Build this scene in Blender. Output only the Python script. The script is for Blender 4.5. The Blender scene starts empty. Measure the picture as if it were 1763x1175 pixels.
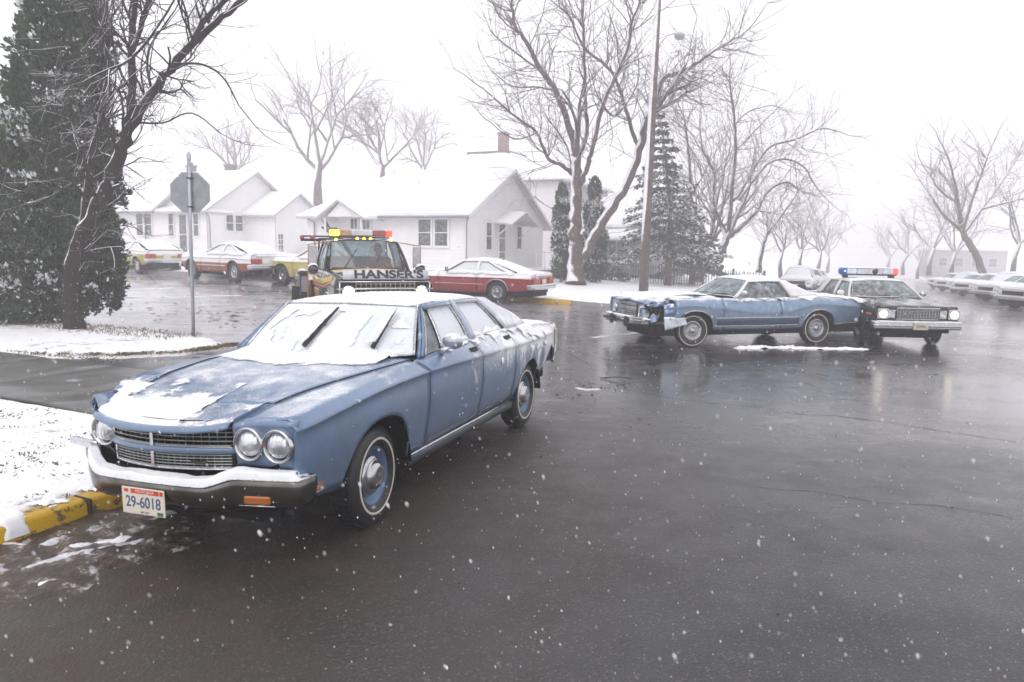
import bpy, bmesh, math, random
import numpy as np
from math import sin, cos, pi, sqrt, radians, atan2, floor
from mathutils import Vector, Matrix, noise as mnoise

SC = bpy.context.scene
COL = SC.collection

# ---------------------------------------------------------------- camera
CAM_H = 1.8077
F_PX, PITCH, ROLL = 1273.7, radians(7.22), radians(0.89)
cam_data = bpy.data.cameras.new('camera')
cam = bpy.data.objects.new('camera', cam_data)
COL.objects.link(cam)
cam_data.sensor_width = 36.0
cam_data.lens = F_PX / 1763.0 * 36.0
cam_data.clip_start = 0.05
cam_data.clip_end = 3000.0
_fw = Vector((0, cos(PITCH), -sin(PITCH)))
_up0 = Vector((0, sin(PITCH), cos(PITCH)))
_rt0 = Vector((1, 0, 0))
_rt = _rt0 * cos(ROLL) + _up0 * sin(ROLL)
_up = _up0 * cos(ROLL) - _rt0 * sin(ROLL)
_m = Matrix((( _rt.x, _up.x, -_fw.x, 0), (_rt.y, _up.y, -_fw.y, 0), (_rt.z, _up.z, -_fw.z, CAM_H), (0, 0, 0, 1)))
cam.matrix_world = _m
cam_data.dof.use_dof = True
cam_data.dof.focus_distance = 7.5
cam_data.dof.aperture_fstop = 3.2
SC.camera = cam

# ---------------------------------------------------------------- world, sun, exposure
world = bpy.data.worlds.new('World')
SC.world = world
world.use_nodes = True
nt = world.node_tree
nt.nodes.clear()
w_out = nt.nodes.new('ShaderNodeOutputWorld')
w_bg = nt.nodes.new('ShaderNodeBackground')
w_sky = nt.nodes.new('ShaderNodeTexSky')
w_sky.sky_type = 'NISHITA'
w_sky.sun_disc = False
SUN_EL, SUN_ROT = radians(48), radians(200)
w_sky.sun_elevation = SUN_EL
w_sky.sun_rotation = SUN_ROT
w_sky.air_density = 1.0
w_sky.dust_density = 6.0
w_sky.ozone_density = 1.0
w_mix = nt.nodes.new('ShaderNodeMix')
w_mix.data_type = 'RGBA'
w_mix.inputs[0].default_value = 0.90           # thick cloud: nearly one even white
nt.links.new(w_sky.outputs[0], w_mix.inputs[6])
w_mix.inputs[7].default_value = (10.5, 10.4, 10.8, 1)
nt.links.new(w_mix.outputs[2], w_bg.inputs[0])
w_bg.inputs[1].default_value = 0.10
nt.links.new(w_bg.outputs[0], w_out.inputs[0])

sun_d = bpy.data.lights.new('sun', 'SUN')
sun_d.energy = 0.6
sun_d.angle = radians(35)
sun_d.color = (1.0, 0.97, 0.94)
sun = bpy.data.objects.new('sun', sun_d)
COL.objects.link(sun)
# high behind the clouds, to the left and slightly behind the street
sun.rotation_euler = (radians(90) - SUN_EL, 0, radians(180) - SUN_ROT)

SC.view_settings.view_transform = 'Standard'
SC.view_settings.look = 'None'
SC.view_settings.exposure = 0.36
SC.view_settings.gamma = 1.0
SC.view_settings.use_curve_mapping = False
SC.render.engine = 'CYCLES'
SC.cycles.volume_bounces = 5
SC.cycles.max_bounces = 8
SC.cycles.transparent_max_bounces = 16

# ---------------------------------------------------------------- small maths
def lerp(a, b, t): return a + (b - a) * t
def clamp(x, a=0.0, b=1.0): return a if x < a else b if x > b else x
def SS(a, b, x):
    t = clamp((x - a) / (b - a)); return t * t * (3 - 2 * t)
def curve(pts):
    """smooth interpolation through (x, v) points"""
    pts = sorted(pts)
    xs = [p[0] for p in pts]; vs = [p[1] for p in pts]
    n = len(xs)
    if n == 1: return lambda x: vs[0]
    d = [(vs[i+1]-vs[i])/(xs[i+1]-xs[i]) for i in range(n-1)]
    m = [d[0]] + [0 if d[i-1]*d[i] <= 0 else 2*d[i-1]*d[i]/(d[i-1]+d[i]) for i in range(1, n-1)] + [d[-1]]
    def f(x):
        if x <= xs[0]: return vs[0]
        if x >= xs[-1]: return vs[-1]
        i = 0
        while x > xs[i+1]: i += 1
        h = xs[i+1]-xs[i]; t = (x-xs[i])/h
        return ((1+2*t)*(1-t)**2*vs[i] + t*(1-t)**2*h*m[i] + t*t*(3-2*t)*vs[i+1] + t*t*(t-1)*h*m[i+1])
    return f
def nz(x, y, z=0.0): return mnoise.noise(Vector((x, y, z)))      # about -1..1
def fbm(x, y, z=0.0, o=4):
    a, s, f = 0.0, 1.0, 1.0
    for _ in range(o):
        a += s * mnoise.noise(Vector((x*f, y*f, z*f))); s *= .5; f *= 2.03
    return a

def ray(px, py):
    u2 = px - 881.5; v2 = 587.5 - py
    u = u2*cos(ROLL) - v2*sin(ROLL); v = u2*sin(ROLL) + v2*cos(ROLL)
    return (u, F_PX*cos(PITCH)+v*sin(PITCH), -F_PX*sin(PITCH)+v*cos(PITCH))
def at(px, py, Y):
    """the point at distance Y down the view whose photograph position is (px, py)"""
    r = ray(px, py); t = Y / r[1]
    return Vector((r[0]*t, Y, CAM_H + r[2]*t))

# street grid: s runs up the long street, t to the left along the cross street
US = (0.43, 0.903); VT = (-0.903, 0.43)
def st(x, y): return (x*US[0]+y*US[1], x*VT[0]+y*VT[1])
def xy(s, t): return (s*US[0]+t*VT[0], s*US[1]+t*VT[1])
def gz(x, y):
    s, t = st(x, y)
    z = -0.18*SS(6, 13, s)*SS(9, 2, t)
    k = s - 28
    down = 0.0 if k < -6 else (k+6)**2/24*0.0235 if k < 6 else k*0.0235
    z -= down*SS(16, 6, t)
    z += 0.45*SS(6, 24, t)*SS(10, 19, s)
    if s < 4.95: z -= 0.04*SS(3.0, 4.5, t)*SS(8, 4.4, s)
    return z

# ---------------------------------------------------------------- object bookkeeping
def props(o, label=None, cat=None, group=None, kind=None):
    if label: o['label'] = label
    if cat: o['category'] = cat
    if group: o['group'] = group
    if kind: o['kind'] = kind
    return o
def thing(name, label, cat, loc=(0, 0, 0), rot=(0, 0, 0), group=None, scale=1.0):
    o = bpy.data.objects.new(name, None)
    COL.objects.link(o)
    o.location = loc; o.rotation_euler = rot
    o.scale = (scale,)*3
    o.empty_display_size = 0.3
    return props(o, label, cat, group)
def copy_tree(o, parent=None):
    c = o.copy(); COL.objects.link(c)
    if parent: c.parent = parent
    for ch in o.children: copy_tree(ch, c)
    return c

class MB:
    """collects shapes; build() links them as one mesh object"""
    def __init__(s): s.v = []; s.f = []; s.m = []; s.sm = []
    def add(s, vs, fs, mat=0, smooth=False):
        b = len(s.v); s.v.extend([tuple(v) for v in vs])
        for f in fs:
            s.f.append(tuple(b+i for i in f)); s.m.append(mat); s.sm.append(smooth)
        return s
    def box(s, c, d, rz=0, mat=0, R=None):
        hx, hy, hz = d[0]/2, d[1]/2, d[2]/2
        vs = []
        for sx, sy, sz in ((-1,-1,-1),(1,-1,-1),(1,1,-1),(-1,1,-1),(-1,-1,1),(1,-1,1),(1,1,1),(-1,1,1)):
            p = Vector((sx*hx, sy*hy, sz*hz))
            if R is not None: p = R @ p
            elif rz: p = Vector((p.x*cos(rz)-p.y*sin(rz), p.x*sin(rz)+p.y*cos(rz), p.z))
            vs.append((c[0]+p.x, c[1]+p.y, c[2]+p.z))
        return s.add(vs, [(0,3,2,1),(4,5,6,7),(0,1,5,4),(1,2,6,5),(2,3,7,6),(3,0,4,7)], mat)
    def bevbox(s, c, d, b, R=None, mat=0, smooth=True):
        """box with chamfered edges, rounded look"""
        hx, hy, hz = d[0]/2, d[1]/2, d[2]/2
        b = min(b, hx*.98, hy*.98, hz*.98)
        vs = []; idx = {}
        for sx in (-1, 1):
            for sy in (-1, 1):
                for sz in (-1, 1):
                    for k in range(3):
                        p = [sx*(hx-b), sy*(hy-b), sz*(hz-b)]
                        p[k] = (sx*hx, sy*hy, sz*hz)[k]
                        idx[(sx, sy, sz, k)] = len(vs)
                        p = Vector(p)
                        if R is not None: p = R @ p
                        vs.append((c[0]+p.x, c[1]+p.y, c[2]+p.z))
        fs = []
        S = (-1, 1)
        for a in S:
            fs.append([idx[(a, y, z, 0)] for y, z in ((-1,-1),(1,-1),(1,1),(-1,1))])
            fs.append([idx[(x, a, z, 1)] for x, z in ((-1,-1),(1,-1),(1,1),(-1,1))])
            fs.append([idx[(x, y, a, 2)] for x, y in ((-1,-1),(1,-1),(1,1),(-1,1))])
        for a in S:
            for c2 in S:
                fs.append([idx[(a, c2, -1, 0)], idx[(a, c2, 1, 0)], idx[(a, c2, 1, 1)], idx[(a, c2, -1, 1)]])
                fs.append([idx[(a, -1, c2, 0)], idx[(a, 1, c2, 0)], idx[(a, 1, c2, 2)], idx[(a, -1, c2, 2)]])
                fs.append([idx[(-1, a, c2, 1)], idx[(1, a, c2, 1)], idx[(1, a, c2, 2)], idx[(-1, a, c2, 2)]])
        for a in S:
            for b2 in S:
                for c2 in S:
                    fs.append([idx[(a, b2, c2, k)] for k in range(3)])
        return s.add(vs, fs, mat, False)
    def grid(s, fn, nu, nv, mat=0, smooth=True, keep=None, flip=False):
        vs = [fn(i/nu, j/nv) for j in range(nv+1) for i in range(nu+1)]
        fs = []
        for j in range(nv):
            for i in range(nu):
                if keep and not keep((i+.5)/nu, (j+.5)/nv): continue
                a = j*(nu+1)+i
                q = (a, a+1, a+nu+2, a+nu+1)
                fs.append(q[::-1] if flip else q)
        return s.add(vs, fs, mat, smooth)
    def tube(s, pts, r, n=6, mat=0, smooth=True, caps=True):
        pts = [Vector(p) for p in pts]
        rs = r if isinstance(r, (list, tuple)) else [r]*len(pts)
        d0 = (pts[1]-pts[0]).normalized()
        a = d0.orthogonal().normalized()
        vs = []; N = len(pts)
        for i, p in enumerate(pts):
            if i == 0: d = pts[1]-pts[0]
            elif i == N-1: d = pts[-1]-pts[-2]
            else: d = pts[i+1]-pts[i-1]
            if d.length < 1e-9: d = d0
            d = d.normalized()
            a = a - d*a.dot(d)
            if a.length < 1e-6: a = d.orthogonal()
            a.normalize(); b = d.cross(a)
            for k in range(n):
                t = 2*pi*k/n
                vs.append(p + (a*cos(t)+b*sin(t))*rs[i])
        fs = []
        for i in range(N-1):
            for k in range(n):
                k2 = (k+1) % n
                fs.append((i*n+k, i*n+k2, (i+1)*n+k2, (i+1)*n+k))
        if caps:
            fs.append(tuple(range(n))[::-1]); fs.append(tuple((N-1)*n+k for k in range(n)))
        return s.add(vs, fs, mat, smooth)
    def lathe(s, prof, n=32, axis='y', c=(0, 0, 0), mat=0, smooth=True, a0=0, a1=2*pi, closed=True):
        """prof: (radius, offset along the axis)"""
        vs = []; fs = []
        m = n if closed else n+1
        for r, h in prof:
            for k in range(m):
                t = a0+(a1-a0)*k/n
                if axis == 'y': p = (r*cos(t), h, r*sin(t))
                elif axis == 'z': p = (r*cos(t), r*sin(t), h)
                else: p = (h, r*cos(t), r*sin(t))
                vs.append((c[0]+p[0], c[1]+p[1], c[2]+p[2]))
        for i in range(len(prof)-1):
            for k in range(n):
                k2 = (k+1) % m
                fs.append((i*m+k, i*m+k2, (i+1)*m+k2, (i+1)*m+k))
        return s.add(vs, fs, mat, smooth)
    def prism(s, poly, h, mat=0, fn=None):
        """closed outline (u, v) swept by h; fn maps (u, v, w) to a point"""
        n = len(poly)
        if fn is None: fn = lambda u, v, w: (u, v, w)
        vs = [fn(u, v, 0) for u, v in poly]+[fn(u, v, h) for u, v in poly]
        fs = [tuple(range(n))[::-1], tuple(range(n, 2*n))]
        for i in range(n):
            j = (i+1) % n
            fs.append((i, j, n+j, n+i))
        return s.add(vs, fs, mat)
    def build(s, name, mat, parent=None, label=None, kind=None, solid=None, weld=False, bevel=None):
        me = bpy.data.meshes.new(name)
        me.from_pydata(s.v, [], s.f)
        mats = mat if isinstance(mat, (list, tuple)) else [mat]
        for m in mats: me.materials.append(m)
        me.polygons.foreach_set('material_index', s.m)
        me.polygons.foreach_set('use_smooth', s.sm)
        me.update()
        o = bpy.data.objects.new(name, me)
        COL.objects.link(o)
        if parent is not None: o.parent = parent
        if label: o['label'] = label
        if kind: o['kind'] = kind
        if weld:
            w = o.modifiers.new('weld', 'WELD'); w.merge_threshold = 0.0005
        if solid:
            md = o.modifiers.new('solid', 'SOLIDIFY'); md.thickness = solid; md.offset = -1
        if bevel:
            md = o.modifiers.new('bevel', 'BEVEL'); md.width = bevel; md.segments = 2; md.limit_method = 'ANGLE'
        return o
def place(o, loc, rot=None, scale=None):
    o.location = loc
    if rot: o.rotation_euler = rot
    if scale: o.scale = scale
    return o
def dup(o, loc=None, rot=None, parent='same', scale=None):
    c = o.copy(); COL.objects.link(c)
    if parent != 'same': c.parent = parent
    if loc is not None: c.location = loc
    if rot is not None: c.rotation_euler = rot
    if scale is not None: c.scale = scale
    return c

# ---------------------------------------------------------------- materials
MATS = {}
class NT:
    def __init__(s, name):
        s.mat = bpy.data.materials.new(name); s.mat.use_nodes = True
        s.t = s.mat.node_tree; s.t.nodes.clear()
        s.out = s.t.nodes.new('ShaderNodeOutputMaterial')
    def n(s, typ, **kw):
        nd = s.t.nodes.new(typ)
        for k, v in kw.items():
            if k.startswith('i_'):
                nd.inputs[k[2:].replace('_', ' ')].default_value = v
            else: setattr(nd, k, v)
        return nd
    def l(s, a, b): s.t.links.new(a, b)
    def val(s, x):
        return x
    def math(s, op, a, b=None, c=None, cl=False):
        nd = s.t.nodes.new('ShaderNodeMath'); nd.operation = op; nd.use_clamp = cl
        for i, v in enumerate((a, b, c)):
            if v is None: continue
            if hasattr(v, 'links') or hasattr(v, 'is_linked'): s.l(v, nd.inputs[i])
            else: nd.inputs[i].default_value = v
        return nd.outputs[0]
    def mix(s, f, a, b):
        nd = s.t.nodes.new('ShaderNodeMix'); nd.data_type = 'RGBA'
        for i, v in ((0, f), (6, a), (7, b)):
            if hasattr(v, 'is_linked'): s.l(v, nd.inputs[i])
            elif i == 0: nd.inputs[0].default_value = v
            else: nd.inputs[i].default_value = (*v[:3], 1)
        return nd.outputs[2]
    def coord(s, kind='Object'):
        if not hasattr(s, 'tc'): s.tc = s.t.nodes.new('ShaderNodeTexCoord')
        return s.tc.outputs[kind]
    def noise(s, scale, detail=4, rough=.55, vec=None, dist=0, stretch=None):
        nd = s.t.nodes.new('ShaderNodeTexNoise')
        nd.inputs['Scale'].default_value = scale; nd.inputs['Detail'].default_value = detail
        nd.inputs['Roughness'].default_value = rough; nd.inputs['Distortion'].default_value = dist
        v = vec or s.coord()
        if stretch:
            mp = s.t.nodes.new('ShaderNodeMapping'); mp.inputs['Scale'].default_value = stretch
            s.l(v, mp.inputs[0]); v = mp.outputs[0]
        s.l(v, nd.inputs['Vector'])
        return nd.outputs[0]
    def ramp(s, f, a, b, lo=0.0, hi=1.0):
        nd = s.t.nodes.new('ShaderNodeMapRange'); nd.interpolation_type = 'SMOOTHSTEP'
        s.l(f, nd.inputs[0])
        nd.inputs[1].default_value = a; nd.inputs[2].default_value = b
        nd.inputs[3].default_value = lo; nd.inputs[4].default_value = hi
        return nd.outputs[0]
    def sep(s, v):
        nd = s.t.nodes.new('ShaderNodeSeparateXYZ'); s.l(v, nd.inputs[0]); return nd.outputs
    def normal(s):
        return s.t.nodes.new('ShaderNodeNewGeometry').outputs['Normal']
    def bsdf(s, color=None, rough=.5, metal=0, spec=.5, coat=0, coat_r=.05, bump=None, bstr=.2, bdist=.02, trans=0, emis=None, estr=0, sheen=0):
        b = s.t.nodes.new('ShaderNodeBsdfPrincipled')
        def put(k, v):
            if hasattr(v, 'is_linked'): s.l(v, b.inputs[k])
            else: b.inputs[k].default_value = (*v[:3], 1) if isinstance(v, (tuple, list)) else v
        put('Base Color', color); put('Roughness', rough); put('Metallic', metal); put('Specular IOR Level', spec)
        if coat: put('Coat Weight', coat); put('Coat Roughness', coat_r)
        if trans: put('Transmission Weight', trans)
        if emis: put('Emission Color', emis); put('Emission Strength', estr)
        if bump is not None:
            bn = s.t.nodes.new('ShaderNodeBump'); bn.inputs['Strength'].default_value = bstr; bn.inputs['Distance'].default_value = bdist
            s.l(bump, bn.inputs['Height']); s.l(bn.outputs[0], b.inputs['Normal'])
        return b.outputs[0]
    def mixsh(s, f, a, b):
        nd = s.t.nodes.new('ShaderNodeMixShader')
        if hasattr(f, 'is_linked'): s.l(f, nd.inputs[0])
        else: nd.inputs[0].default_value = f
        s.l(a, nd.inputs[1]); s.l(b, nd.inputs[2]); return nd.outputs[0]
    def done(s, sh):
        s.l(sh, s.out.inputs[0]); return s.mat

SNOW = (0.88, 0.88, 0.90)
def simple(name, color, rough=.6, metal=0, spec=.5, var=.15, scale=8, bstr=0, **kw):
    if name in MATS: return MATS[name]
    m = NT(name)
    n = m.noise(scale, 5)
    c = m.mix(m.ramp(n, .3, .7), tuple(x*(1-var) for x in color), tuple(min(1, x*(1+var)) for x in color))
    sh = m.bsdf(c, rough, metal, spec, bump=n if bstr else None, bstr=bstr, **kw)
    MATS[name] = m.done(sh); return MATS[name]
def snowy(name, color, rough=.6, metal=0, spec=.5, thr=.55, soft=.25, dust=.5, blotch=.3, scale=5, coat=0, var=.1, nx=0.0, ny=0.0, world=False, bstr=0, fine=70, band=None):
    """a surface with snow lying on what faces up (and, with nx/ny, the windward side), broken up by noise"""
    if name in MATS: return MATS[name]
    m = NT(name)
    big = m.noise(scale, 5, .6); fin = m.noise(fine, 3, .7)
    N = m.sep(m.normal())
    up = m.math('MULTIPLY', N[2], 1.0)
    if nx: up = m.math('MULTIPLY_ADD', N[0], nx, up)
    if ny: up = m.math('MULTIPLY_ADD', N[1], ny, up)
    k = m.math('MULTIPLY_ADD', big, blotch*2, up)
    k = m.math('MULTIPLY_ADD', fin, dust*2, k)
    k = m.math('SUBTRACT', k, blotch+dust)
    if band:
        k = m.math('ADD', k, m.ramp(m.sep(m.coord())[2], band[0]-band[1], band[0]+band[1], 0, band[2]))
    f = m.ramp(k, thr, thr+soft)
    c = m.mix(m.ramp(m.noise(scale*3, 4), .3, .7), tuple(x*(1-var) for x in color), tuple(min(1, x*(1+var)) for x in color))
    base = m.bsdf(c, rough, metal, spec, coat=coat, bump=big if bstr else None, bstr=bstr)
    sn = m.bsdf(SNOW, .85, 0, .2)
    MATS[name] = m.mat
    m.done(m.mixsh(f, base, sn)); return m.mat

M_snow = None
def mk_snow():
    m = NT('snow')
    n1 = m.noise(25, 6, .6); n2 = m.noise(4, 3)
    c = m.mix(m.ramp(n2, .3, .7), (.84, .85, .89), (.90, .90, .92))
    return m.done(m.bsdf(c, .8, 0, .25, bump=n1, bstr=.5, bdist=.012))
M_snow = mk_snow()
def mk_snowcover():
    """snow lying on things: grainy and see-through where it thins out (attribute cover)"""
    m = NT('thin_snow'); at_ = m.n('ShaderNodeAttribute', attribute_name='cover')
    n1 = m.noise(30, 6, .7); n2 = m.noise(150, 3, .8); n3 = m.noise(6, 4)
    k = m.math('ADD', at_.outputs['Fac'], m.math('MULTIPLY', m.math('SUBTRACT', n1, .5), .55))
    k = m.math('ADD', k, m.math('MULTIPLY', m.math('SUBTRACT', n2, .5), .55))
    f = m.ramp(k, .02, .26)
    c = m.mix(m.ramp(n3, .3, .7), (.80, .82, .88), (.90, .90, .92))
    sn = m.bsdf(c, .8, 0, .25, bump=n1, bstr=.6, bdist=.012)
    tr = m.n('ShaderNodeBsdfTransparent')
    return m.done(m.mixsh(f, tr.outputs[0], sn))
M_thin = mk_snowcover()
M_black = simple('dark_underbody', (.008, .008, .009), .7, spec=.2)
M_rubber = simple('wet_tyre_rubber', (.014, .014, .015), .45, scale=30)
M_chrome = snowy('wet_chrome', (.5, .5, .52), .16, 1.0, thr=.80, soft=.15, dust=.15, blotch=.2, scale=14, var=.25)
M_chromeplain = simple('chrome', (.62, .62, .64), .12, 1.0, var=.08)
M_rim = simple('wheel_cover_metal', (.50, .50, .51), .2, 1.0, var=.15, scale=20)
M_white_paint = simple('old_white_stripe', (.72, .68, .58), .6, var=.1, scale=20)
M_rubberstripe = simple('whitewall_rubber', (.62, .58, .50), .6, var=.12, scale=25)
def mk_lens(name, col, e=None, es=0):
    m = NT(name); n = m.noise(60, 2)
    return m.done(m.bsdf(col, .12, 0, .6, coat=.6, bump=n, bstr=.1, emis=e, estr=es))
def mk_headlens():
    m = NT('headlight_glass'); w = m.n('ShaderNodeTexWave'); w.inputs['Scale'].default_value = 14; w.bands_direction = 'Y'; m.l(m.coord(), w.inputs[0])
    n = m.noise(12, 4)
    c = m.mix(m.ramp(n, .35, .65), (.42, .44, .48), (.80, .82, .86))
    return m.done(m.bsdf(c, .16, .55, .6, coat=1.0, bump=w.outputs['Fac'], bstr=.5, bdist=.004))
M_lens = mk_headlens()
M_lens_lit = mk_lens('lit_headlight', (.9, .85, .75), (1.0, .80, .55), .9)
M_red = mk_lens('red_lens', (.45, .03, .02))
M_redlit = mk_lens('lit_red_lens', (.75, .05, .03), (1.0, .08, .03), 1.2)
M_amber = mk_lens('amber_lens', (.38, .11, .015))
M_amberlit = mk_lens('lit_amber_lens', (.9, .55, .03), (1.0, .75, .05), 2.2)
M_bluel = mk_lens('blue_lens', (.02, .09, .40))
def mk_glass(name, tint, frost=.0, streak=False, dens=.35, thr=.5):
    """car glass: sky reflections over a dim see-through pane, with snow stuck to it where frost is on"""
    m = NT(name)
    tr = m.n('ShaderNodeBsdfTransparent'); tr.inputs[0].default_value = (*tint, 1)
    gl = m.n('ShaderNodeBsdfGlossy'); gl.inputs['Roughness'].default_value = .05; gl.inputs[0].default_value = (.85, .9, .92, 1)
    ge = m.n('ShaderNodeNewGeometry'); dt = m.n('ShaderNodeVectorMath', operation='DOT_PRODUCT')
    m.l(ge.outputs['Normal'], dt.inputs[0]); m.l(ge.outputs['Incoming'], dt.inputs[1])
    q = m.math('SUBTRACT', 1.0, m.math('ABSOLUTE', dt.outputs['Value']), cl=True)
    k = m.math('MULTIPLY_ADD', m.math('POWER', q, 4.5), .90, .07, cl=True)
    sh = m.mixsh(k, tr.outputs[0], gl.outputs[0])
    if frost:
        n = m.noise(7, 6, .65); n2 = m.noise(120, 2, .8)
        f = m.ramp(m.math('MULTIPLY_ADD', n2, .5, n), thr, thr+.35, 0.05, frost)
        df = m.bsdf((.84, .88, .92), .8, 0, .2)
        sh = m.mixsh(f, sh, df)
    return m.done(sh)
M_glass = mk_glass('car_glass', (.22, .27, .28), .25)
M_glass_clear = mk_glass('windscreen_glass', (.34, .44, .46), .30, thr=.60)
M_glass_frost = mk_glass('snow_caked_glass', (.2, .24, .25), .84, thr=.30)
M_glass_frost2 = mk_glass('half_frosted_glass', (.2, .24, .25), .88, thr=.30)
M_vinyl = simple('interior_vinyl', (.03, .03, .035), .6)
M_darkmetal = simple('dark_metal', (.05, .05, .052), .4, .6)
M_plate_white = simple('licence_plate_white', (.72, .66, .58), .45, var=.06)
M_plate_blue = simple('licence_ink_blue', (.05, .09, .20), .5)
M_plate_red = simple('licence_ink_red', (.62, .06, .03), .5)
M_plate_green = simple('licence_ink_green', (.05, .18, .06), .5)

def text_mesh(txt, size, mat, parent, M, name='lettering', depth=.002, sx=1.0, bold=0.0):
    cu = bpy.data.curves.new(name, 'FONT')
    cu.body = txt; cu.size = size; cu.extrude = depth; cu.align_x = 'CENTER'; cu.align_y = 'CENTER'; cu.offset = bold
    o = bpy.data.objects.new(name, cu)
    COL.objects.link(o)
    dg = bpy.context.evaluated_depsgraph_get(); dg.update()
    me = bpy.data.meshes.new_from_object(o.evaluated_get(dg))
    bpy.data.objects.remove(o)
    me.materials.clear(); me.materials.append(mat)
    me.transform(M @ Matrix.Diagonal((sx, 1, 1, 1)))
    o2 = bpy.data.objects.new(name, me)
    COL.objects.link(o2); o2.parent = parent
    return o2
# ================================================================ vehicles: shared builders
def arch_z(P, x):
    z = P['low'](x)
    for xc, r, zc, pw in P['arches']:
        d = abs(x-xc)
        if d < r: z = max(z, zc + (P.get('archh', r)) * (1-(d/r)**pw)**(1/pw))
    return z
def side_y(P, x, z):
    W = P['W'](x); C = P['C'](x); lo = P['low'](x)
    if z <= C:
        q = clamp((C-z)/max(.05, C-lo), 0, 1.3); d = C-z
        return W - P['tuck']*q**P.get('tpow', 2.2) - P.get('sculpt', .014)*(d/.045)*math.exp(1-d/.045)
    q = clamp((z-C)/max(.01, P['S'](x)-C), 0, 1)
    return W - P['lean'](x)*q**P.get('lpow', 1.0)
def top_z(P, x, y):
    ys = P['W'](x)-P['lean'](x)
    q = clamp(abs(y)/ys, 0, 1)
    return P['S'](x) + P['crown'](x)*(1-q**P.get('cpow', 2.4)) + (P['bulge'](x, y) if 'bulge' in P else 0)
NR1, NR2, NR3 = 12, 5, 4
def side_pt(P, x, k, sg, seam):
    zl = arch_z(P, x); C = P['C'](x); S = P['S'](x)
    if k <= NR1:
        q = 1-(1-k/NR1)**1.6; z = lerp(min(zl, C-.01), C, q); y = side_y(P, x, z)
    elif k <= NR1+NR2:
        q = (k-NR1)/NR2; z = lerp(C, S, q); y = side_y(P, x, z)
    else:
        q = (k-NR1-NR2)/NR3; ys = P['W'](x)-P['lean'](x); y = lerp(ys, seam(x), q); z = top_z(P, x, y) + (-.008*(1-q)*q*4)
    p = Vector((x, sg*y, z))
    return P['warp'](p) if P.get('warp') else p
def columns(P, xa, xb, step=.06):
    xs = {xa, xb}
    n = max(1, int((xb-xa)/step))
    for i in range(1, n): xs.add(lerp(xa, xb, i/n))
    for xc, r, zc, pw in P['arches']:
        for i in range(0, 25):
            a = pi*i/24; xs.add(xc + r*cos(a)*.9999)
        xs.add(xc+r+.0006); xs.add(xc-r-.0006)
    xs = sorted(x for x in xs if xa <= x <= xb)
    out = [xs[0]]
    for x in xs[1:]:
        if x-out[-1] > .0004: out.append(x)
    return out
def side_panel(P, name, xa, xb, sg, seam, mat, parent, top=True, label=None):
    g = .003
    xs = columns(P, xa+g, xb-g, P.get('step', .06))
    K = NR1+NR2+(NR3 if top else 0)
    b = MB(); vs = [side_pt(P, x, k, sg, seam) for x in xs for k in range(K+1)]
    fs = []
    for i in range(len(xs)-1):
        for k in range(K):
            a = i*(K+1)+k
            q = (a, a+1, a+K+2, a+K+1)
            fs.append(q if sg > 0 else q[::-1])
    b.add(vs, fs, 0, True)
    return b.build(name, mat, parent, label=label, solid=.012)
def deck(P, name, xa, xb, hy, mat, parent, nu=24, nv=24, lip=0.0, lipz=None, both_lip=False, endx=None):
    """hood or boot lid: between y = -hy(x)+gap and hy(x)-gap; endx(y) bends the xb edge; lip rolls it down"""
    def fn(u, v):
        y0 = lerp(-1, 1, v)
        xe = xb if endx is None else endx(y0*hy(xb))
        uu = min(1, u*(1+lip)) if lip else u
        x = lerp(xa, xe, uu); y = y0*(hy(x)-.006); z = top_z(P, x, y)
        if lip and u*(1+lip) > 1:
            e = (u*(1+lip)-1)/lip
            sgn = 1 if xb > xa else -1
            z -= lipz*e**1.1; x += sgn*.025*sin(e*pi*.6)
        elif lip and uu > .93:
            z -= .012*((uu-.93)/.07)**2
        p = Vector((x, y, z))
        return P['warp'](p) if P.get('warp') else p
    b = MB(); b.grid(fn, nu, nv, flip=(xb < xa))
    return b.build(name, mat, parent, solid=.01), fn
def snow_sheet(name, fn, nu, nv, mask, th, parent, mat=None, seed=0, lump=.35, up=False, edge=14):
    """lumpy snow lying on a surface fn(u, v); mask(u, v, p) > 0 where there is any"""
    mat = mat or M_thin
    P = [[Vector(fn(i/nu, j/nv)) for i in range(nu+1)] for j in range(nv+1)]
    M = [[0]*(nu+1) for _ in range(nv+1)]; V = []
    for j in range(nv+1):
        for i in range(nu+1):
            p = P[j][i]
            a = P[j][min(nu, i+1)]-P[j][max(0, i-1)]; c = P[min(nv, j+1)][i]-P[max(0, j-1)][i]
            n = a.cross(c)
            n = n.normalized() if n.length > 1e-9 else Vector((0, 0, 1))
            if n.z < 0 and not up == 'keep': n = -n
            m = mask(i/nu, j/nv, p); M[j][i] = m
            h = clamp(m*2.2, 0, 1)**1.1*clamp(min(i/nu, 1-i/nu, j/nv, 1-j/nv)*edge)
            hh = th*h*(1+lump*.7*fbm(p.x*6+seed, p.y*6, p.z*6+seed*3, 3)) + .0015
            V.append(p+n*hh if m > 0 else p+n*.001)
    fs = []
    for j in range(nv):
        for i in range(nu):
            if (M[j][i] > 0) + (M[j][i+1] > 0) + (M[j+1][i] > 0) + (M[j+1][i+1] > 0) >= 3:
                a = j*(nu+1)+i; fs.append((a, a+1, a+nu+2, a+nu+1))
    b = MB(); b.add(V, fs, 0, True)
    o = b.build(name, mat, parent)
    at_ = o.data.attributes.new('cover', 'FLOAT', 'POINT')
    at_.data.foreach_set('value', [clamp(M[j][i]*1.6, 0, 1)*clamp(min(i/nu, 1-i/nu, j/nv, 1-j/nv)*edge+.15) for j in range(nv+1) for i in range(nu+1)])
    return o
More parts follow.
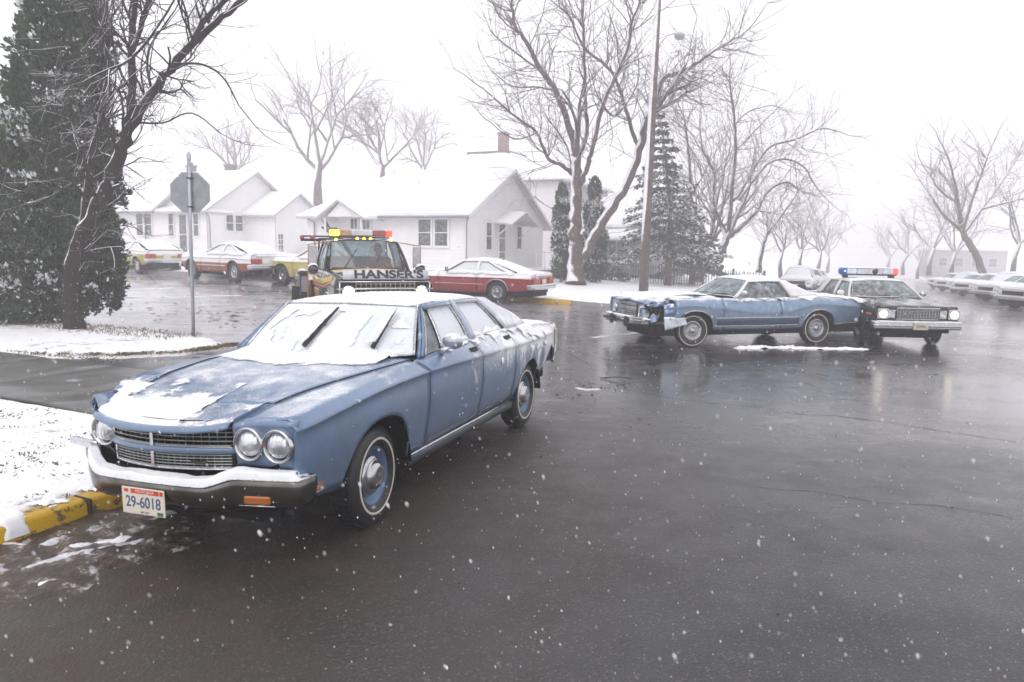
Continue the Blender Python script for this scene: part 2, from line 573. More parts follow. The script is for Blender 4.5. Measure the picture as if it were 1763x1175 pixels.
# ---- greenhouse
def house_fns(g):
    def base_f(v):
        y = lerp(-g['wby'], g['wby'], v); q = (y/g['wby'])**2
        return Vector((lerp(g['wbx'], g['wbcx'], q), y, lerp(g['wbz']+.012, g['wbz'], q)))
    def top_f(v):
        y = lerp(-g['ry'](g['wtcx']), g['ry'](g['wtcx']), v); q = (y/g['ry'](g['wtcx']))**2
        x = lerp(g['wtx'], g['wtcx'], q)
        return Vector((x, y, roof_z(g, x, y)))
    def ws(u, v, off=0):
        a, b = base_f(v), top_f(v)
        p = a.lerp(b, u); k = sin(pi*u)*.012
        return p + Vector((k+off*.6, 0, k+off))
    def top_r(v):
        y = lerp(-g['ry'](g['rtcx']), g['ry'](g['rtcx']), v); q = (y/g['ry'](g['rtcx']))**2
        x = lerp(g['rtx'], g['rtcx'], q)
        return Vector((x, y, roof_z(g, x, y)))
    def base_r(v):
        y = lerp(-g['rby'], g['rby'], v); q = (y/g['rby'])**2
        return Vector((lerp(g['rbx'], g['rbcx'], q), y, lerp(g['rbz']+.008, g['rbz'], q)))
    def rw(u, v, off=0):
        p = base_r(v).lerp(top_r(v), u); k = sin(pi*u)*.01
        return p + Vector((-k-off*.5, 0, k+off))
    def roof(u, v, off=0):
        y0 = lerp(-1, 1, v); q = y0*y0
        xa = lerp(g['rtx'], g['rtcx'], q); xb = lerp(g['wtx'], g['wtcx'], q)
        x = lerp(xa, xb, u); y = y0*g['ry'](x)
        return Vector((x, y, roof_z(g, x, y)+off))
    def G(x, t, sg, off=0):
        y = lerp(g['by'](x), g['ry'](x), t) + .018*sin(pi*t) + off
        return Vector((x, sg*y, lerp(g['bz'](x), g['rz'](x), t)))
    return ws, rw, roof, G
def roof_z(g, x, y):
    q = clamp(abs(y)/g['ry'](x), 0, 1); return g['rz'](x) + g['crown']*(1-q**2.2)
def greenhouse(g, parent, m_roof, m_body, m_glass, m_front, m_rear, m_trim, nroof=18, simple_=False):
    ws, rw, roof, G = house_fns(g)
    f = g.get('frame', .035)
    b = MB(); b.grid(roof, nroof, 14); b.build('roof', m_roof, parent, solid=.015)
    b = MB(); b.grid(lambda u, v: ws(lerp(.02, .97, u), lerp(.015, .985, v)), 10, 14); b.build('windscreen', m_front, parent)
    b = MB(); b.grid(lambda u, v: rw(lerp(.03, .96, u), lerp(.02, .98, v)), 8, 12, flip=True); b.build('rear_window', m_rear, parent)
    if not simple_:
        b = MB()
        for sg in (0.012, .988): b.tube([ws(i/10, sg, .006) for i in range(11)], .011, 6)
        b.tube([ws(.985, i/14, .004) for i in range(15)], .010, 6)
        b.tube([ws(.015, i/14, .004) for i in range(15)], .012, 6)
        b.build('windscreen_trim', m_trim, parent)
    for sg in (1, -1):
        # pillars
        for nm, xb0, xb1, xt0, xt1, mm in g['pillars']:
            def pf(u, t, a=xb0, c=xb1, d=xt0, e=xt1):
                return G(lerp(lerp(a, c, u), lerp(d, e, u), t), t, sg, .0)
            b = MB(); b.grid(pf, 5, 8, flip=(sg < 0)); b.build(nm, {'b': m_body, 'r': m_roof}[mm], parent, solid=.03)
        # roof rail over the windows
        b = MB(); b.grid(lambda u, t: G(lerp(g['rtcx'], g['wtcx'], u), lerp(1-g.get('rail', .1), 1.0, t), sg, .006*(1-t)), 16, 3, flip=(sg < 0)); b.build('roof_rail', m_roof, parent, solid=.02)
        for pane in g['panes']:
            nm, xb0, xb1, xt0, xt1 = pane[:5]
            mg = pane[5] if len(pane) > 5 else m_glass
            def gf(u, t, a=xb0, c=xb1, d=xt0, e=xt1):
                tt = lerp(0, 1-g.get('rail', .1)*.6, t)
                return G(lerp(lerp(a, c, u), lerp(d, e, u), t), tt, sg, -.02)
            b = MB(); b.grid(gf, 6, 6, flip=(sg < 0)); o = b.build(nm, mg, parent)
            if not simple_:
                r = .009
                def ef(u, t): return gf(u, t)+Vector((0, sg*.014, 0))
                b = MB(); loop = [ef(0, i/6) for i in range(7)]+[ef(i/6, 1) for i in range(1, 7)]+[ef(1, 1-i/6) for i in range(1, 7)]
                b.tube(loop, r, 5); b.build('window_frame', m_trim, o)
    return ws, rw, roof, G
# ---- wheels
WHEELS = {}
def wheel_parts(style, r=.33, w=.20, col=None, ww=None):
    """builds one wheel (rim > tyre, cover, stripe) at the origin, outer face +Y; later calls copy it"""
    key = (style, r, col.name if col else '', ww)
    if key in WHEELS: return WHEELS[key]
    rr = r*.56; h = w/2
    S = []
    b = MB(); b.lathe([(.02, h*.35), (rr*.55, h*.42), (rr*.78, h*.15), (rr*.86, h*.35), (rr*.97, h*.55), (rr*1.03, h*.78), (rr*1.05, h*.6), (rr*1.0, -h*.6)], 36)
    S.append(('wheel', b, col or M_rim))
    b = MB(); b.lathe([(rr, h*.5), (rr*1.05, h*.80), (rr*1.22, h*.98), (r*.80, h*1.02), (r*.93, h*.9), (r*.985, h*.68), (r, h*.3), (r, -h*.3), (r*.985, -h*.68), (r*.93, -h*.9), (r*.75, -h), (rr, -h*.7)], 40)
    for k in range(36 if style != 'far' else 0):      # tread blocks
        a = 2*pi*k/36
        for yy in (-.42*h, .0, .42*h):
            b.box(((r+.002)*cos(a), yy, (r+.002)*sin(a)), (.006, h*.34, .035), R=Matrix.Rotation(-a, 3, 'Y'))
    S.append(('tyre', b, M_rubber))
    if ww:
        b = MB(); b.lathe([(ww-.0085, h*1.015), (ww-.0075, h*1.035), (ww+.0065, h*1.035), (ww+.0075, h*1.01)], 48)
        S.append(('whitewall', b, M_rubberstripe))
    b = MB()
    if style == 'dog':
        b.lathe([(.133, h*.42), (.136, h*.5), (.128, h*.62), (.104, h*.72), (.098, h*.70), (.094, h*.84), (.086, h*.98), (.062, h*1.18), (.05, h*1.12), (.02, h*1.16), (.0005, h*1.18)], 40)
        S.append(('hubcap', b, M_rim))
    elif style == 'wire':
        b.lathe([(rr*.99, h*.8), (rr*.93, h*.86), (rr*.88, h*.7), (rr*.3, h*.75), (rr*.28, h*1.05), (rr*.2, h*1.15), (.0005, h*1.2)], 36)
        for k in range(36):
            a = 2*pi*k/36
            b.tube([(rr*.28*cos(a), h*.95, rr*.28*sin(a)), (rr*.9*cos(a+.12), h*.8, rr*.9*sin(a+.12))], .0035, 4)
        S.append(('wire_cover', b, M_rim))
    elif style == 'rally':
        b.lathe([(rr*1.02, h*.85), (rr*.9, h*.9), (rr*.84, h*.6)], 36)
        for k in range(5):
            a = 2*pi*k/5
            for d in (-.17, .17):
                b.box((rr*.55*cos(a+d), h*.62, rr*.55*sin(a+d)), (rr*.7, .02, rr*.15), R=Matrix.Rotation(-(a+d), 3, 'Y'))
        b.lathe([(rr*.3, h*.5), (rr*.28, h*.95), (.0005, h)], 20)
        S.append(('wheel_cover', b, M_rim))
    else:
        b.lathe([(rr*.95, h*.75), (rr*.85, h*.85), (rr*.6, h*.68), (rr*.45, h*.75), (rr*.25, h*.95), (.0005, h)], 30)
        S.append(('hubcap', b, M_rim))
    objs = []
    root = None
    for nm, bb, m in S:
        o = bb.build(nm, m, root)
        if root is None: root = o
    WHEELS[key] = root
    root['_proto'] = 1
    return root
def put_wheel(style, pos, sg, parent, steer=0.0, used=set(), **kw):
    proto = wheel_parts(style, **kw)
    if proto.name in used: o = copy_tree(proto)
    else: o = proto; used.add(proto.name)
    if '_proto' in o.keys(): del o['_proto']
    o.parent = parent; o.location = pos
    o.rotation_euler = (0, 0.3*pos[0], (0 if sg > 0 else pi)+steer)
    return o
def underbody(P, parent, xr, xf, ztop=.62, wi=.56):
    b = MB(); lo = .2+P.get('lift', 0)
    b.box(((xr+xf)/2, 0, (lo+ztop)/2), (xf-xr-.12, wi*2, ztop-lo))
    ar = sorted(P['arches'])
    (x1, r1), (x2, r2) = (ar[0][0], ar[0][1]), (ar[1][0], ar[1][1])
    for a, c in ((xr+.12, x1-r1-.02), (x1+r1+.02, x2-r2-.02), (x2+r2+.02, xf-.12)):
        if c-a > .05:
            for sg in (1, -1):
                wy = min(P['W'](a), P['W'](c))-.10
                b.box(((a+c)/2, sg*(wi+wy)/2, (lo+.1+ztop)/2), (c-a, max(.02, wy-wi), ztop-lo-.1))
    for xc, r, zc, pw in P['arches']:                        # dark wheel housings
        for sg in (1, -1):
            b.lathe([(r+.01, sg*wi), (r+.01, sg*(P['W'](xc)-.05))], 20, 'y', (xc, 0, zc-.0), a0=0, a1=pi, closed=False)
    # suspension arms, exhaust
    b.tube([(x2, -.7, .3), (x2, .7, .3)], .03, 6)
    b.tube([(x1, -.7, .3), (x1, .7, .3)], .05, 6)
    b.tube([(xf-1.2, .3, lo+.02), (x1+.3, .35, lo), (xr+.2, .45, lo+.06)], .028, 6)
    b.build('underbody', M_black, parent)
def mirror(parent, p, sg, mat, size=.075, r=.5):
    b = MB()
    b.tube([p, p+Vector((.03, sg*.05, .03)), p+Vector((.02, sg*.085, .055))], [.022, .014, .012], 8)
    c = p+Vector((0, sg*.10, .10))
    b.lathe([(.0005, .04), (.045, .036), (.068, .018), (.075, -.01), (.07, -.022)], 20, 'x', (0, 0, 0)); k0 = len(b.v)-100
    b.v[k0:] = [(v[0]+c[0], v[1]*1.12+c[1], v[2]*.82+c[2]) for v in b.v[k0:]]
    b2 = MB()
    o = b.build('door_mirror', mat, parent)
    b2.lathe([(.0005, -.016), (.056, -.017)], 20, 'x', c); b2.build('mirror_glass', M_chromeplain, o)
    return o
def seats(parent, xs, w=.62, zb=.45, mat=None):
    b = MB()
    for x in xs:
        for sg in (1, -1):
            R = Matrix.Rotation(-.2, 3, 'Y')
            b.bevbox((x, sg*.36, zb+.08), (.5, .62, .18), .06)
            b.bevbox((x-.3, sg*.36, zb+.36), (.14, .60, .56), .06, R=R)
            b.bevbox((x-.38, sg*.36, zb+.70), (.09, .26, .15), .04)
    b.build('seat', mat or M_vinyl, parent)
def steering(parent, x, y, z):
    b = MB(); 
    R = Matrix.Translation((x, y, z)) @ Matrix.Rotation(radians(62), 4, 'Y')
    pts = [R @ Vector((.19*cos(a), .19*sin(a), 0)) for a in [2*pi*k/20 for k in range(21)]]
    b.tube(pts, .012, 6)
    b.tube([R @ Vector((0, 0, 0)), R @ Vector((0, 0, -.3))], .02, 6)
    b.tube([R @ Vector((0, -.19, 0)), R @ Vector((0, .19, 0))], .014, 5)
    b.build('steering_wheel', M_vinyl, parent)
# ================================================================ ground, road, kerbs, lawns
def gnd(px, py, dz=0.0):
    """point of the ground seen at photograph position (px, py)"""
    r = ray(px, py); lo, hi = 1.0, 400.0
    f = lambda d: (CAM_H+r[2]/r[1]*d) - (gz(r[0]/r[1]*d, d)+dz)
    d = 1.0
    while d < 400 and f(d) > 0: d *= 1.03
    lo, hi = d/1.03, d
    for _ in range(40):
        m = (lo+hi)/2
        if f(m) > 0: lo = m
        else: hi = m
    return Vector((r[0]/r[1]*hi, hi, gz(r[0]/r[1]*hi, hi)+dz))
def mk_asphalt():
    m = NT('wet_asphalt')
    P = m.coord(); xyz = m.sep(P)
    s = m.math('ADD', m.math('MULTIPLY', xyz[0], US[0]), m.math('MULTIPLY', xyz[1], US[1]))
    t = m.math('ADD', m.math('MULTIPLY', xyz[0], VT[0]), m.math('MULTIPLY', xyz[1], VT[1]))
    big = m.noise(.35, 5, .6); med = m.noise(2.2, 6, .65); fine = m.noise(90, 3, .7)
    vo = m.n('ShaderNodeTexVoronoi'); vo.inputs['Scale'].default_value = 62; m.l(P, vo.inputs['Vector'])
    vs = m.sep(vo.outputs['Color'])
    c = m.mix(m.ramp(fine, .3, .7), (.011, .011, .012), (.062, .061, .062))
    stone = m.math('MULTIPLY', m.ramp(vs[0], .94, .98), m.ramp(vo.outputs['Distance'], .42, .22))
    c = m.mix(m.math('MULTIPLY', stone, .8), c, (.22, .205, .18))
    stone2 = m.math('MULTIPLY', m.ramp(vs[1], .80, .86), m.ramp(vo.outputs['Distance'], .5, .3))
    c = m.mix(m.math('MULTIPLY', stone2, .7), c, (.15, .125, .105))
    # mud washed out along the near kerb and under the parked car
    mud = m.math('MULTIPLY', m.ramp(t, .2, 3.6), m.ramp(s, 9.0, 4.0))
    mud = m.math('MULTIPLY', mud, m.ramp(med, .30, .62, .25, 1.0))
    c = m.mix(m.math('MULTIPLY', mud, .75), c, (.050, .030, .018))
    # packed slush film over the cross street
    wave = m.noise(1.1, 7, .68, stretch=(1, 2.6, 1), dist=.4)
    film = m.math('MULTIPLY', m.ramp(t, 4.5, 9.5), m.ramp(s, 7.2, 9.2))
    film = m.math('MULTIPLY', film, m.ramp(wave, .36, .56))
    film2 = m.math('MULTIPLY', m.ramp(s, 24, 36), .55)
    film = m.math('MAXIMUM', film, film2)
    film3 = m.math('MULTIPLY', m.ramp(m.noise(.8, 6, .7, stretch=(1, 2.2, 1)), .55, .70), .45)
    film = m.math('MAXIMUM', film, m.math('MULTIPLY', film3, m.ramp(s, 3, 9)))
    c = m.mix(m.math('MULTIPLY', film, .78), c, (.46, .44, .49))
    white = m.math('MULTIPLY', m.math('MULTIPLY', m.ramp(t, 5, 10), m.ramp(s, 8, 12)), m.ramp(m.noise(.9, 6, .7, stretch=(1, 3.0, 1)), .60, .66))
    c = m.mix(m.math('MULTIPLY', white, .55), c, SNOW)
    rough = m.math('MULTIPLY_ADD', m.ramp(big, .38, .62), .22, .05)
    rough = m.math('ADD', rough, m.ramp(med, .35, .65, .0, .15))
    near = m.ramp(s, 9.5, 4.0, 0, .26)
    rough = m.math('ADD', rough, near)
    rough = m.math('MULTIPLY_ADD', film, .12, rough)
    rough = m.math('MULTIPLY_ADD', mud, .10, rough)
    h = m.math('ADD', m.math('MULTIPLY', fine, .6), m.math('MULTIPLY', med, 1.2))
    h = m.math('MULTIPLY_ADD', vo.outputs['Distance'], -.9, h)
    bmp = m.n('ShaderNodeBump'); m.l(m.ramp(s, 13, 5, .12, .50), bmp.inputs['Strength']); bmp.inputs['Distance'].default_value = .006
    m.l(h, bmp.inputs['Height'])
    b = m.n('ShaderNodeBsdfPrincipled'); b.inputs['Specular IOR Level'].default_value = .5; b.inputs['Coat IOR'].default_value = 1.33; m.l(m.math('MULTIPLY', m.ramp(s, 5, 11, .10, .85), m.ramp(med, .30, .60, .5, 1.0)), b.inputs['Coat Weight']); m.l(m.math('ADD', m.ramp(s, 11, 5, .08, .30), m.ramp(med, .35, .65, .0, .10)), b.inputs['Coat Roughness'])
    m.l(c, b.inputs['Base Color']); m.l(rough, b.inputs['Roughness']); m.l(bmp.outputs[0], b.inputs['Normal'])
    return m.done(b.outputs[0])
M_asphalt = mk_asphalt()
def mk_lawn():
    m = NT('snowy_lawn')
    n1 = m.noise(3.0, 7, .68); n2 = m.noise(22, 5, .7); n3 = m.noise(.8, 3)
    k = m.math('ADD', m.math('MULTIPLY', n1, .9), m.math('MULTIPLY', n2, .55)); k = m.math('ADD', k, m.math('MULTIPLY', m.math('SUBTRACT', n3, .5), .6))
    f = m.ramp(k, .82, .95)
    far = m.ramp(m.sep(m.coord())[1], 24, 16, 0, 1)
    f = m.math('MULTIPLY', f, far)
    col = m.mix(m.ramp(n2, .4, .6), (.10, .075, .05), (.17, .13, .09)); col = m.mix(m.ramp(n3, .55, .62), col, (.06, .09, .03))
    c = m.mix(m.math('MULTIPLY', f, .75), (.88, .88, .91), col)
    return m.done(m.bsdf(c, .85, 0, .2, bump=m.noise(30, 6, .7), bstr=.6, bdist=.02))
M_lawn = mk_lawn()
def mk_kerb():
    m = NT('yellow_kerb_paint')
    n = m.noise(9, 6, .7); n2 = m.noise(40, 3)
    f = m.ramp(m.math('ADD', n, m.math('MULTIPLY', n2, .35)), .74, .82)
    c = m.mix(f, (.55, .33, .015), (.10, .085, .07))
    up = m.sep(m.normal())[2]
    sn = m.ramp(m.math('ADD', m.noise(5, 5, .7), m.math('MULTIPLY', up, .18)), .74, .80)
    c = m.mix(sn, c, SNOW)
    return m.done(m.bsdf(c, .38, 0, .5, bump=n2, bstr=.25))
M_kerb = mk_kerb()
M_concrete = snowy('wet_concrete', (.14, .14, .135), .38, thr=1.12, soft=.1, dust=.15, blotch=.5, scale=1.2, var=.2)
M_kerbgrey = snowy('snowy_concrete_kerb', (.25, .24, .24), .5, thr=.7, soft=.3, dust=.3, blotch=.4, scale=2)

def st_grid(b, s0, s1, t0, t1, ds, dz, mat=0, fz=None):
    nu = max(1, int((s1-s0)/ds)); nv = max(1, int(abs(t1-t0)/ds))
    def fn(u, v):
        x, y = xy(lerp(s0, s1, u), lerp(t0, t1, v)); return (x, y, gz(x, y)+dz+(fz(lerp(s0, s1, u), lerp(t0, t1, v)) if fz else 0))
    b.grid(fn, nu, nv, mat)
# far ground out to the horizon
b = MB()
def axis(a, c, lo, hi, n):
    return [lerp(lo, a, i/8) for i in range(8)]+[lerp(a, c, i/n) for i in range(n+1)]+[lerp(c, hi, i/8) for i in range(1, 9)]
xs = axis(-80, 160, -900, 900, 48); ys = axis(-20, 260, -300, 1400, 56)
vs = []
for y in ys:
    for x in xs:
        xx = clamp(x, -90, 170); yy = clamp(y, -30, 280); vs.append((x, y, gz(xx, yy)-.30))
fs = [(j*len(xs)+i, j*len(xs)+i+1, (j+1)*len(xs)+i+1, (j+1)*len(xs)+i) for j in range(len(ys)-1) for i in range(len(xs)-1)]
b.add(vs, fs, 0, True); b.build('ground', M_snow, kind='structure')
b = MB()
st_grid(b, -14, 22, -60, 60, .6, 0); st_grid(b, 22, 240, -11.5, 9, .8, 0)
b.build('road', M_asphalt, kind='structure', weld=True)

def slab(name, outline, spacing, h, lump, mat, seed=0, feather=.0, smooth_edge=.25, bump_s=3.0):
    """a raised block of lawn: outline in (s, t); edges drop to the road"""
    S = [p[0] for p in outline]; T = [p[1] for p in outline]
    s0, s1, t0, t1 = min(S), max(S), min(T), max(T)
    n = len(outline)
    def inside(s, t):
        c = False; j = n-1
        for i in range(n):
            a, b_ = outline[i], outline[j]
            if (a[1] > t) != (b_[1] > t) and s < (b_[0]-a[0])*(t-a[1])/(b_[1]-a[1])+a[0]: c = not c
            j = i
        return c
    def edist(s, t):
        d = 1e9
        for i in range(n):
            a, b_ = outline[i], outline[(i+1) % n]
            vx, vy = b_[0]-a[0], b_[1]-a[1]
            L = vx*vx+vy*vy
            q = clamp(((s-a[0])*vx+(t-a[1])*vy)/L) if L else 0
            d = min(d, (s-a[0]-q*vx)**2+(t-a[1]-q*vy)**2)
        return sqrt(d)
    nu = int((s1-s0)/spacing)+1; nv = int((t1-t0)/spacing)+1
    vs = []; ok = []
    for j in range(nv+1):
        for i in range(nu+1):
            s = s0+i*spacing; t = t0+j*spacing; x, y = xy(s, t)
            e = edist(s, t); ins = inside(s, t)
            e2 = e + feather*fbm(x*3, y*3, seed, 4)
            hh = h*SS(0, smooth_edge, e2) if ins else 0
            z = gz(x, y)+ (hh + lump*(fbm(x*bump_s, y*bump_s, seed, 4))*SS(0, .3, e2) if ins else 0)
            if e2 <= 0 or not ins: z = gz(x, y)-.05
            vs.append((x, y, z)); ok.append(ins)
    fs = []
    W = nu+1
    for j in range(nv):
        for i in range(nu):
            q = (j*W+i, j*W+i+1, (j+1)*W+i+1, (j+1)*W+i)
            if any(ok[k] for k in q): fs.append(q)
    b = MB(); b.add(vs, fs, 0, True)
    return b.build(name, mat, kind='structure')
def arc(cs, ct, r, a0, a1, n=8): return [(cs+r*cos(radians(lerp(a0, a1, i/n))), ct+r*sin(radians(lerp(a0, a1, i/n)))) for i in range(n+1)]
def kerb(name, path, mat, w=.15, h=.13, top=None, inset=0):
    """kerb stone swept along an (s, t) path; body lies to the left of the path"""
    b = MB(); rows = []
    for i, (s, t) in enumerate(path):
        a = path[max(0, i-1)]; c = path[min(len(path)-1, i+1)]
        d = Vector((c[0]-a[0], c[1]-a[1])).normalized(); nn = Vector((-d.y, d.x))
        row = []
        for o, z in ((0, -.06), (.012, h*.75), (.04, h*.97), (.07, h), (w, h), (w+.01, -.05)):
            x, y = xy(s+nn.x*o, t+nn.y*o)
            wob = .004*fbm(x*4, y*4, o*9)
            row.append((x, y, gz(x, y)+z+wob))
        rows.append(row)
    vs = [p for r in rows for p in r]; k = 6
    fs = [(i*k+j, i*k+j+1, (i+1)*k+j+1, (i+1)*k+j) for i in range(len(rows)-1) for j in range(k-1)]
    b.add(vs, fs, 0, True)
    return b.build(name, mat, kind='structure')
def path(a, c, step=.12):
    n = max(2, int(math.hypot(c[0]-a[0], c[1]-a[1])/step)); return [(lerp(a[0], c[0], i/n), lerp(a[1], c[1], i/n)) for i in range(n+1)]
M_crack_k = simple('kerb_joint_dirt', (.03, .026, .02), .7)
# near lawn (camera side of the walk), with its yellow kerb
nearC = [(-3.0, 4.75)] + [(3.6, 4.75)] + arc(3.75, 5.85, 1.1, -90, 0) + [(4.85, 24), (-3.0, 24)]
slab('lawn', nearC, .045, .125, .018, M_lawn, 3, 0, .12)
kerb('kerb', path((-2.5, 4.60), (3.75, 4.60), .06)+arc(3.75, 5.85, 1.25, -88, 0, 20), M_kerb)
R_ = random.Random(12)
for i, (s_, L_) in enumerate(((2.62, .30), (3.35, .5), (1.9, .35), (4.0, .5), (1.2, .4), (2.95, .22))):
    def ks(u, v, s_=s_, L_=L_, i=i):
        s = s_+(u-.5)*L_; o = lerp(.0 if i == 0 else .06, .26, v); x, y = xy(s, 4.60+o)
        return Vector((x, y, gz(x, y)+.132-(.10*(1-o/.05) if o < .05 else 0)+(.0 if o < .15 else -.004)))
    o = snow_sheet('kerb_snow', ks, 30, 24, lambda u, v, p, i=i: (.35 if i == 0 else .05)+.55*v-1.2*(abs(u-.5)*2)**3+.7*fbm(p.x*9, p.y*9, i, 4), .022, None, mat=M_snow); o['kind'] = 'stuff'
for s_ in (.1, 1.6, 3.1):                                    # joints between the kerb stones
    b = MB(); x, y = xy(s_, 4.66); b.box((x, y, gz(x, y)+.055), (.012, .17, .160), rz=atan2(US[1], US[0])); b.build('kerb_joint', M_crack_k, kind='structure')
# strip between walk and cross street
stripO = [(7.05, 11.3), (7.5, 10.4), (8.4, 9.75), (9.25, 9.8), (9.85, 10.8), (10.0, 13.0), (9.9, 40), (7.0, 40)]
slab('lawn', stripO, .06, .10, .020, M_lawn, 8, .22, .25)
# walk of separate slabs
walk = bpy.data.objects.new('sidewalk', None); COL.objects.link(walk); walk['kind'] = 'structure'
tt = 6.6
while tt < 24:
    b = MB(); g_ = .012; dzr = random.Random(int(tt*10)).uniform(-.006, .006)
    for (s0, s1) in ((4.99, 6.0), (6.0, 6.95)):
        pass
    def f(u, v, a=tt): 
        s = lerp(4.99, 6.95, u); t = lerp(a+g_, a+1.5-g_, v); x, y = xy(s, t); return (x, y, gz(x, y)+.045+dzr-.03*SS(8.2, 6.6, t))
    b.grid(f, 4, 4); b.build('paving_slab', M_concrete, walk, solid=.05); tt += 1.5
b = MB(); st_grid(b, 4.99, 6.95, 6.5, 24.5, .5, .006); b.build('walk_joint_bed', M_concrete, walk)
# far block with houses, pole and trees; rounded street corner
far = arc(25.2, 7.8, 3.05, -90, -180, 10)
farO = [(240, 4.75), (25.2, 4.75)] + far[1:] + [(22.15, 62), (240, 62)]
slab('lawn', farO, .5, .14, .05, M_snow, 5, 0, .3, .6)
slab('lawn', [(22.15, -60), (22.15, -11.6), (240, -11.6), (240, -60)], 1.0, .14, .05, M_snow, 5, 0, .3, .6)
cor = arc(25.2, 7.8, 3.2, -90, -180, 16)
kerb('kerb', path((60, 4.6), (25.3, 4.6), .5)[::-1][::-1]+cor[1:]+path((22.0, 7.9), (22.0, 8.35)), M_kerbgrey, h=.15)
kerb('kerb', path((22.0, 8.36), (22.0, 16.5), .2), M_kerb, h=.16)
kerb('kerb', path((22.0, 16.5), (22.0, 45), .5), M_kerbgrey, h=.15)
# ---- slush, debris, cracks
def slush(name, pts, w, h, mat, seed=0, n=60, kind='stuff', m=10):
    """ragged ridge of slush along ground points"""
    pts = [Vector(p) for p in pts]
    L = [0]
    for i in range(1, len(pts)): L.append(L[-1]+(pts[i]-pts[i-1]).length)
    def P(u):
        d = u*L[-1]; i = 0
        while i < len(L)-2 and d > L[i+1]: i += 1
        q = (d-L[i])/(L[i+1]-L[i]); return pts[i].lerp(pts[i+1], q), (pts[i+1]-pts[i]).normalized()
    def fn(u, v):
        p, d = P(u); nn = Vector((-d.y, d.x, 0)); o = (v-.5)*2*w
        x, y = p.x+nn.x*o, p.y+nn.y*o
        k = .75-abs(v-.5)*1.8+.75*fbm(x*2.6, y*2.6, seed, 5)-.9*SS(.1, 0, u)-.9*SS(.9, 1, u)
        return Vector((x, y, gz(x, y)+(h*clamp(k)**.7*(1+.5*fbm(x*14, y*14, seed, 3)) if k > 0 else -.01)))
    b = MB(); b.grid(fn, n, m); return b.build(name, mat, kind=kind)
M_slush = simple('grey_slush', (.62, .62, .66), .45, var=.2, scale=12, bstr=.4)
M_mud = None
def mk_mud():
    m = NT('mud_and_slush'); n = m.noise(6, 7, .72); n2 = m.noise(30, 5, .7)
    c = m.mix(m.ramp(n, .38, .58), (.035, .022, .014), (.085, .058, .040))
    c = m.mix(m.math('MULTIPLY', m.ramp(m.math('ADD', n, m.math('MULTIPLY', n2, .4)), .74, .84), .9), c, (.55, .53, .55))
    return m.done(m.bsdf(c, .28, 0, .5, bump=n2, bstr=.7, bdist=.02))
M_mud = mk_mud()
# churned gutter between kerb and near car
def gut(u, v):
    s = lerp(-1.2, 3.6, u); t = lerp(3.55, 4.62, v); x, y = xy(s, t)
    k = SS(.0, .35, v+.25*fbm(x*2, y*2, 1))*SS(0, .1, u)*SS(1, .9, u)
    return Vector((x, y, gz(x, y)+.003+k*(.014+.020*fbm(x*7, y*7, 4, 5)) - .012*(1-k)))
b = MB(); b.grid(gut, 200, 50); b.build('slush', M_mud, kind='stuff')
slush('slush', [gnd(30, 985), gnd(110, 960), gnd(200, 945), gnd(300, 925)], .07, .03, M_slush, 4, 90)
slush('slush', [gnd(110, 950), gnd(165, 938), gnd(235, 930)], .05, .035, M_snow, 9, 60)
slush('slush', [gnd(0, 940), gnd(60, 945), gnd(120, 925)], .05, .025, M_slush, 14, 60)
slush('slush', [gnd(60, 1010), gnd(120, 1000), gnd(150, 998)], .05, .02, M_snow, 22, 60)
slush('slush', [gnd(225, 905), gnd(265, 895), gnd(300, 880)], .07, .02, M_slush, 27, 60)
slush('slush', [gnd(1255, 600), gnd(1330, 599), gnd(1410, 601), gnd(1500, 602)], .13, .05, M_snow, 31, 140)
slush('slush', [gnd(1015, 582), gnd(1060, 577), gnd(1110, 572)], .12, .012, M_slush, 37, 80)  # pale sheet stands in for light streaks reflected on the wet street
slush('slush', [gnd(190, 500), gnd(250, 498), gnd(300, 496)], .25, .02, M_slush, 41, 80)
slush('slush', [gnd(200, 512), gnd(300, 512), gnd(420, 509)], .16, .015, M_slush, 43, 80)
slush('slush', [gnd(990, 668), gnd(1010, 672), gnd(1035, 670)], .05, .012, M_slush, 47, 40)
slush('slush', [gnd(200, 592), gnd(260, 588), gnd(330, 589), gnd(360, 598)], .2, .03, M_snow, 53, 90)
# bent strip of trim thrown from the crash
b = MB(); p = gnd(1060, 655)
b.grid(lambda u, v: (p.x+lerp(-.22, .22, u), p.y+.06*(v-.5)-.10*(u-.5), gz(p.x, p.y)+.012+.03*sin(u*2.4)+.02*abs(v-.5)), 10, 3)
tr_ = b.build('bent_trim', M_darkmetal, solid=.006); props(tr_, 'bent dark strip of car trim lying alone on the wet asphalt', 'car debris')
b = MB(); R_ = random.Random(4)
for _ in range(26):
    a = gnd(R_.gauss(1040, 40), R_.gauss(662, 14)); k = R_.uniform(.006, .02)
    b.box(a+Vector((0, 0, k*.4)), (k*2, k*1.4, k), rz=R_.uniform(0, 3))
b.build('glass_and_rust_crumbs', simple('crumbs', (.10, .09, .09), .5), kind='stuff')
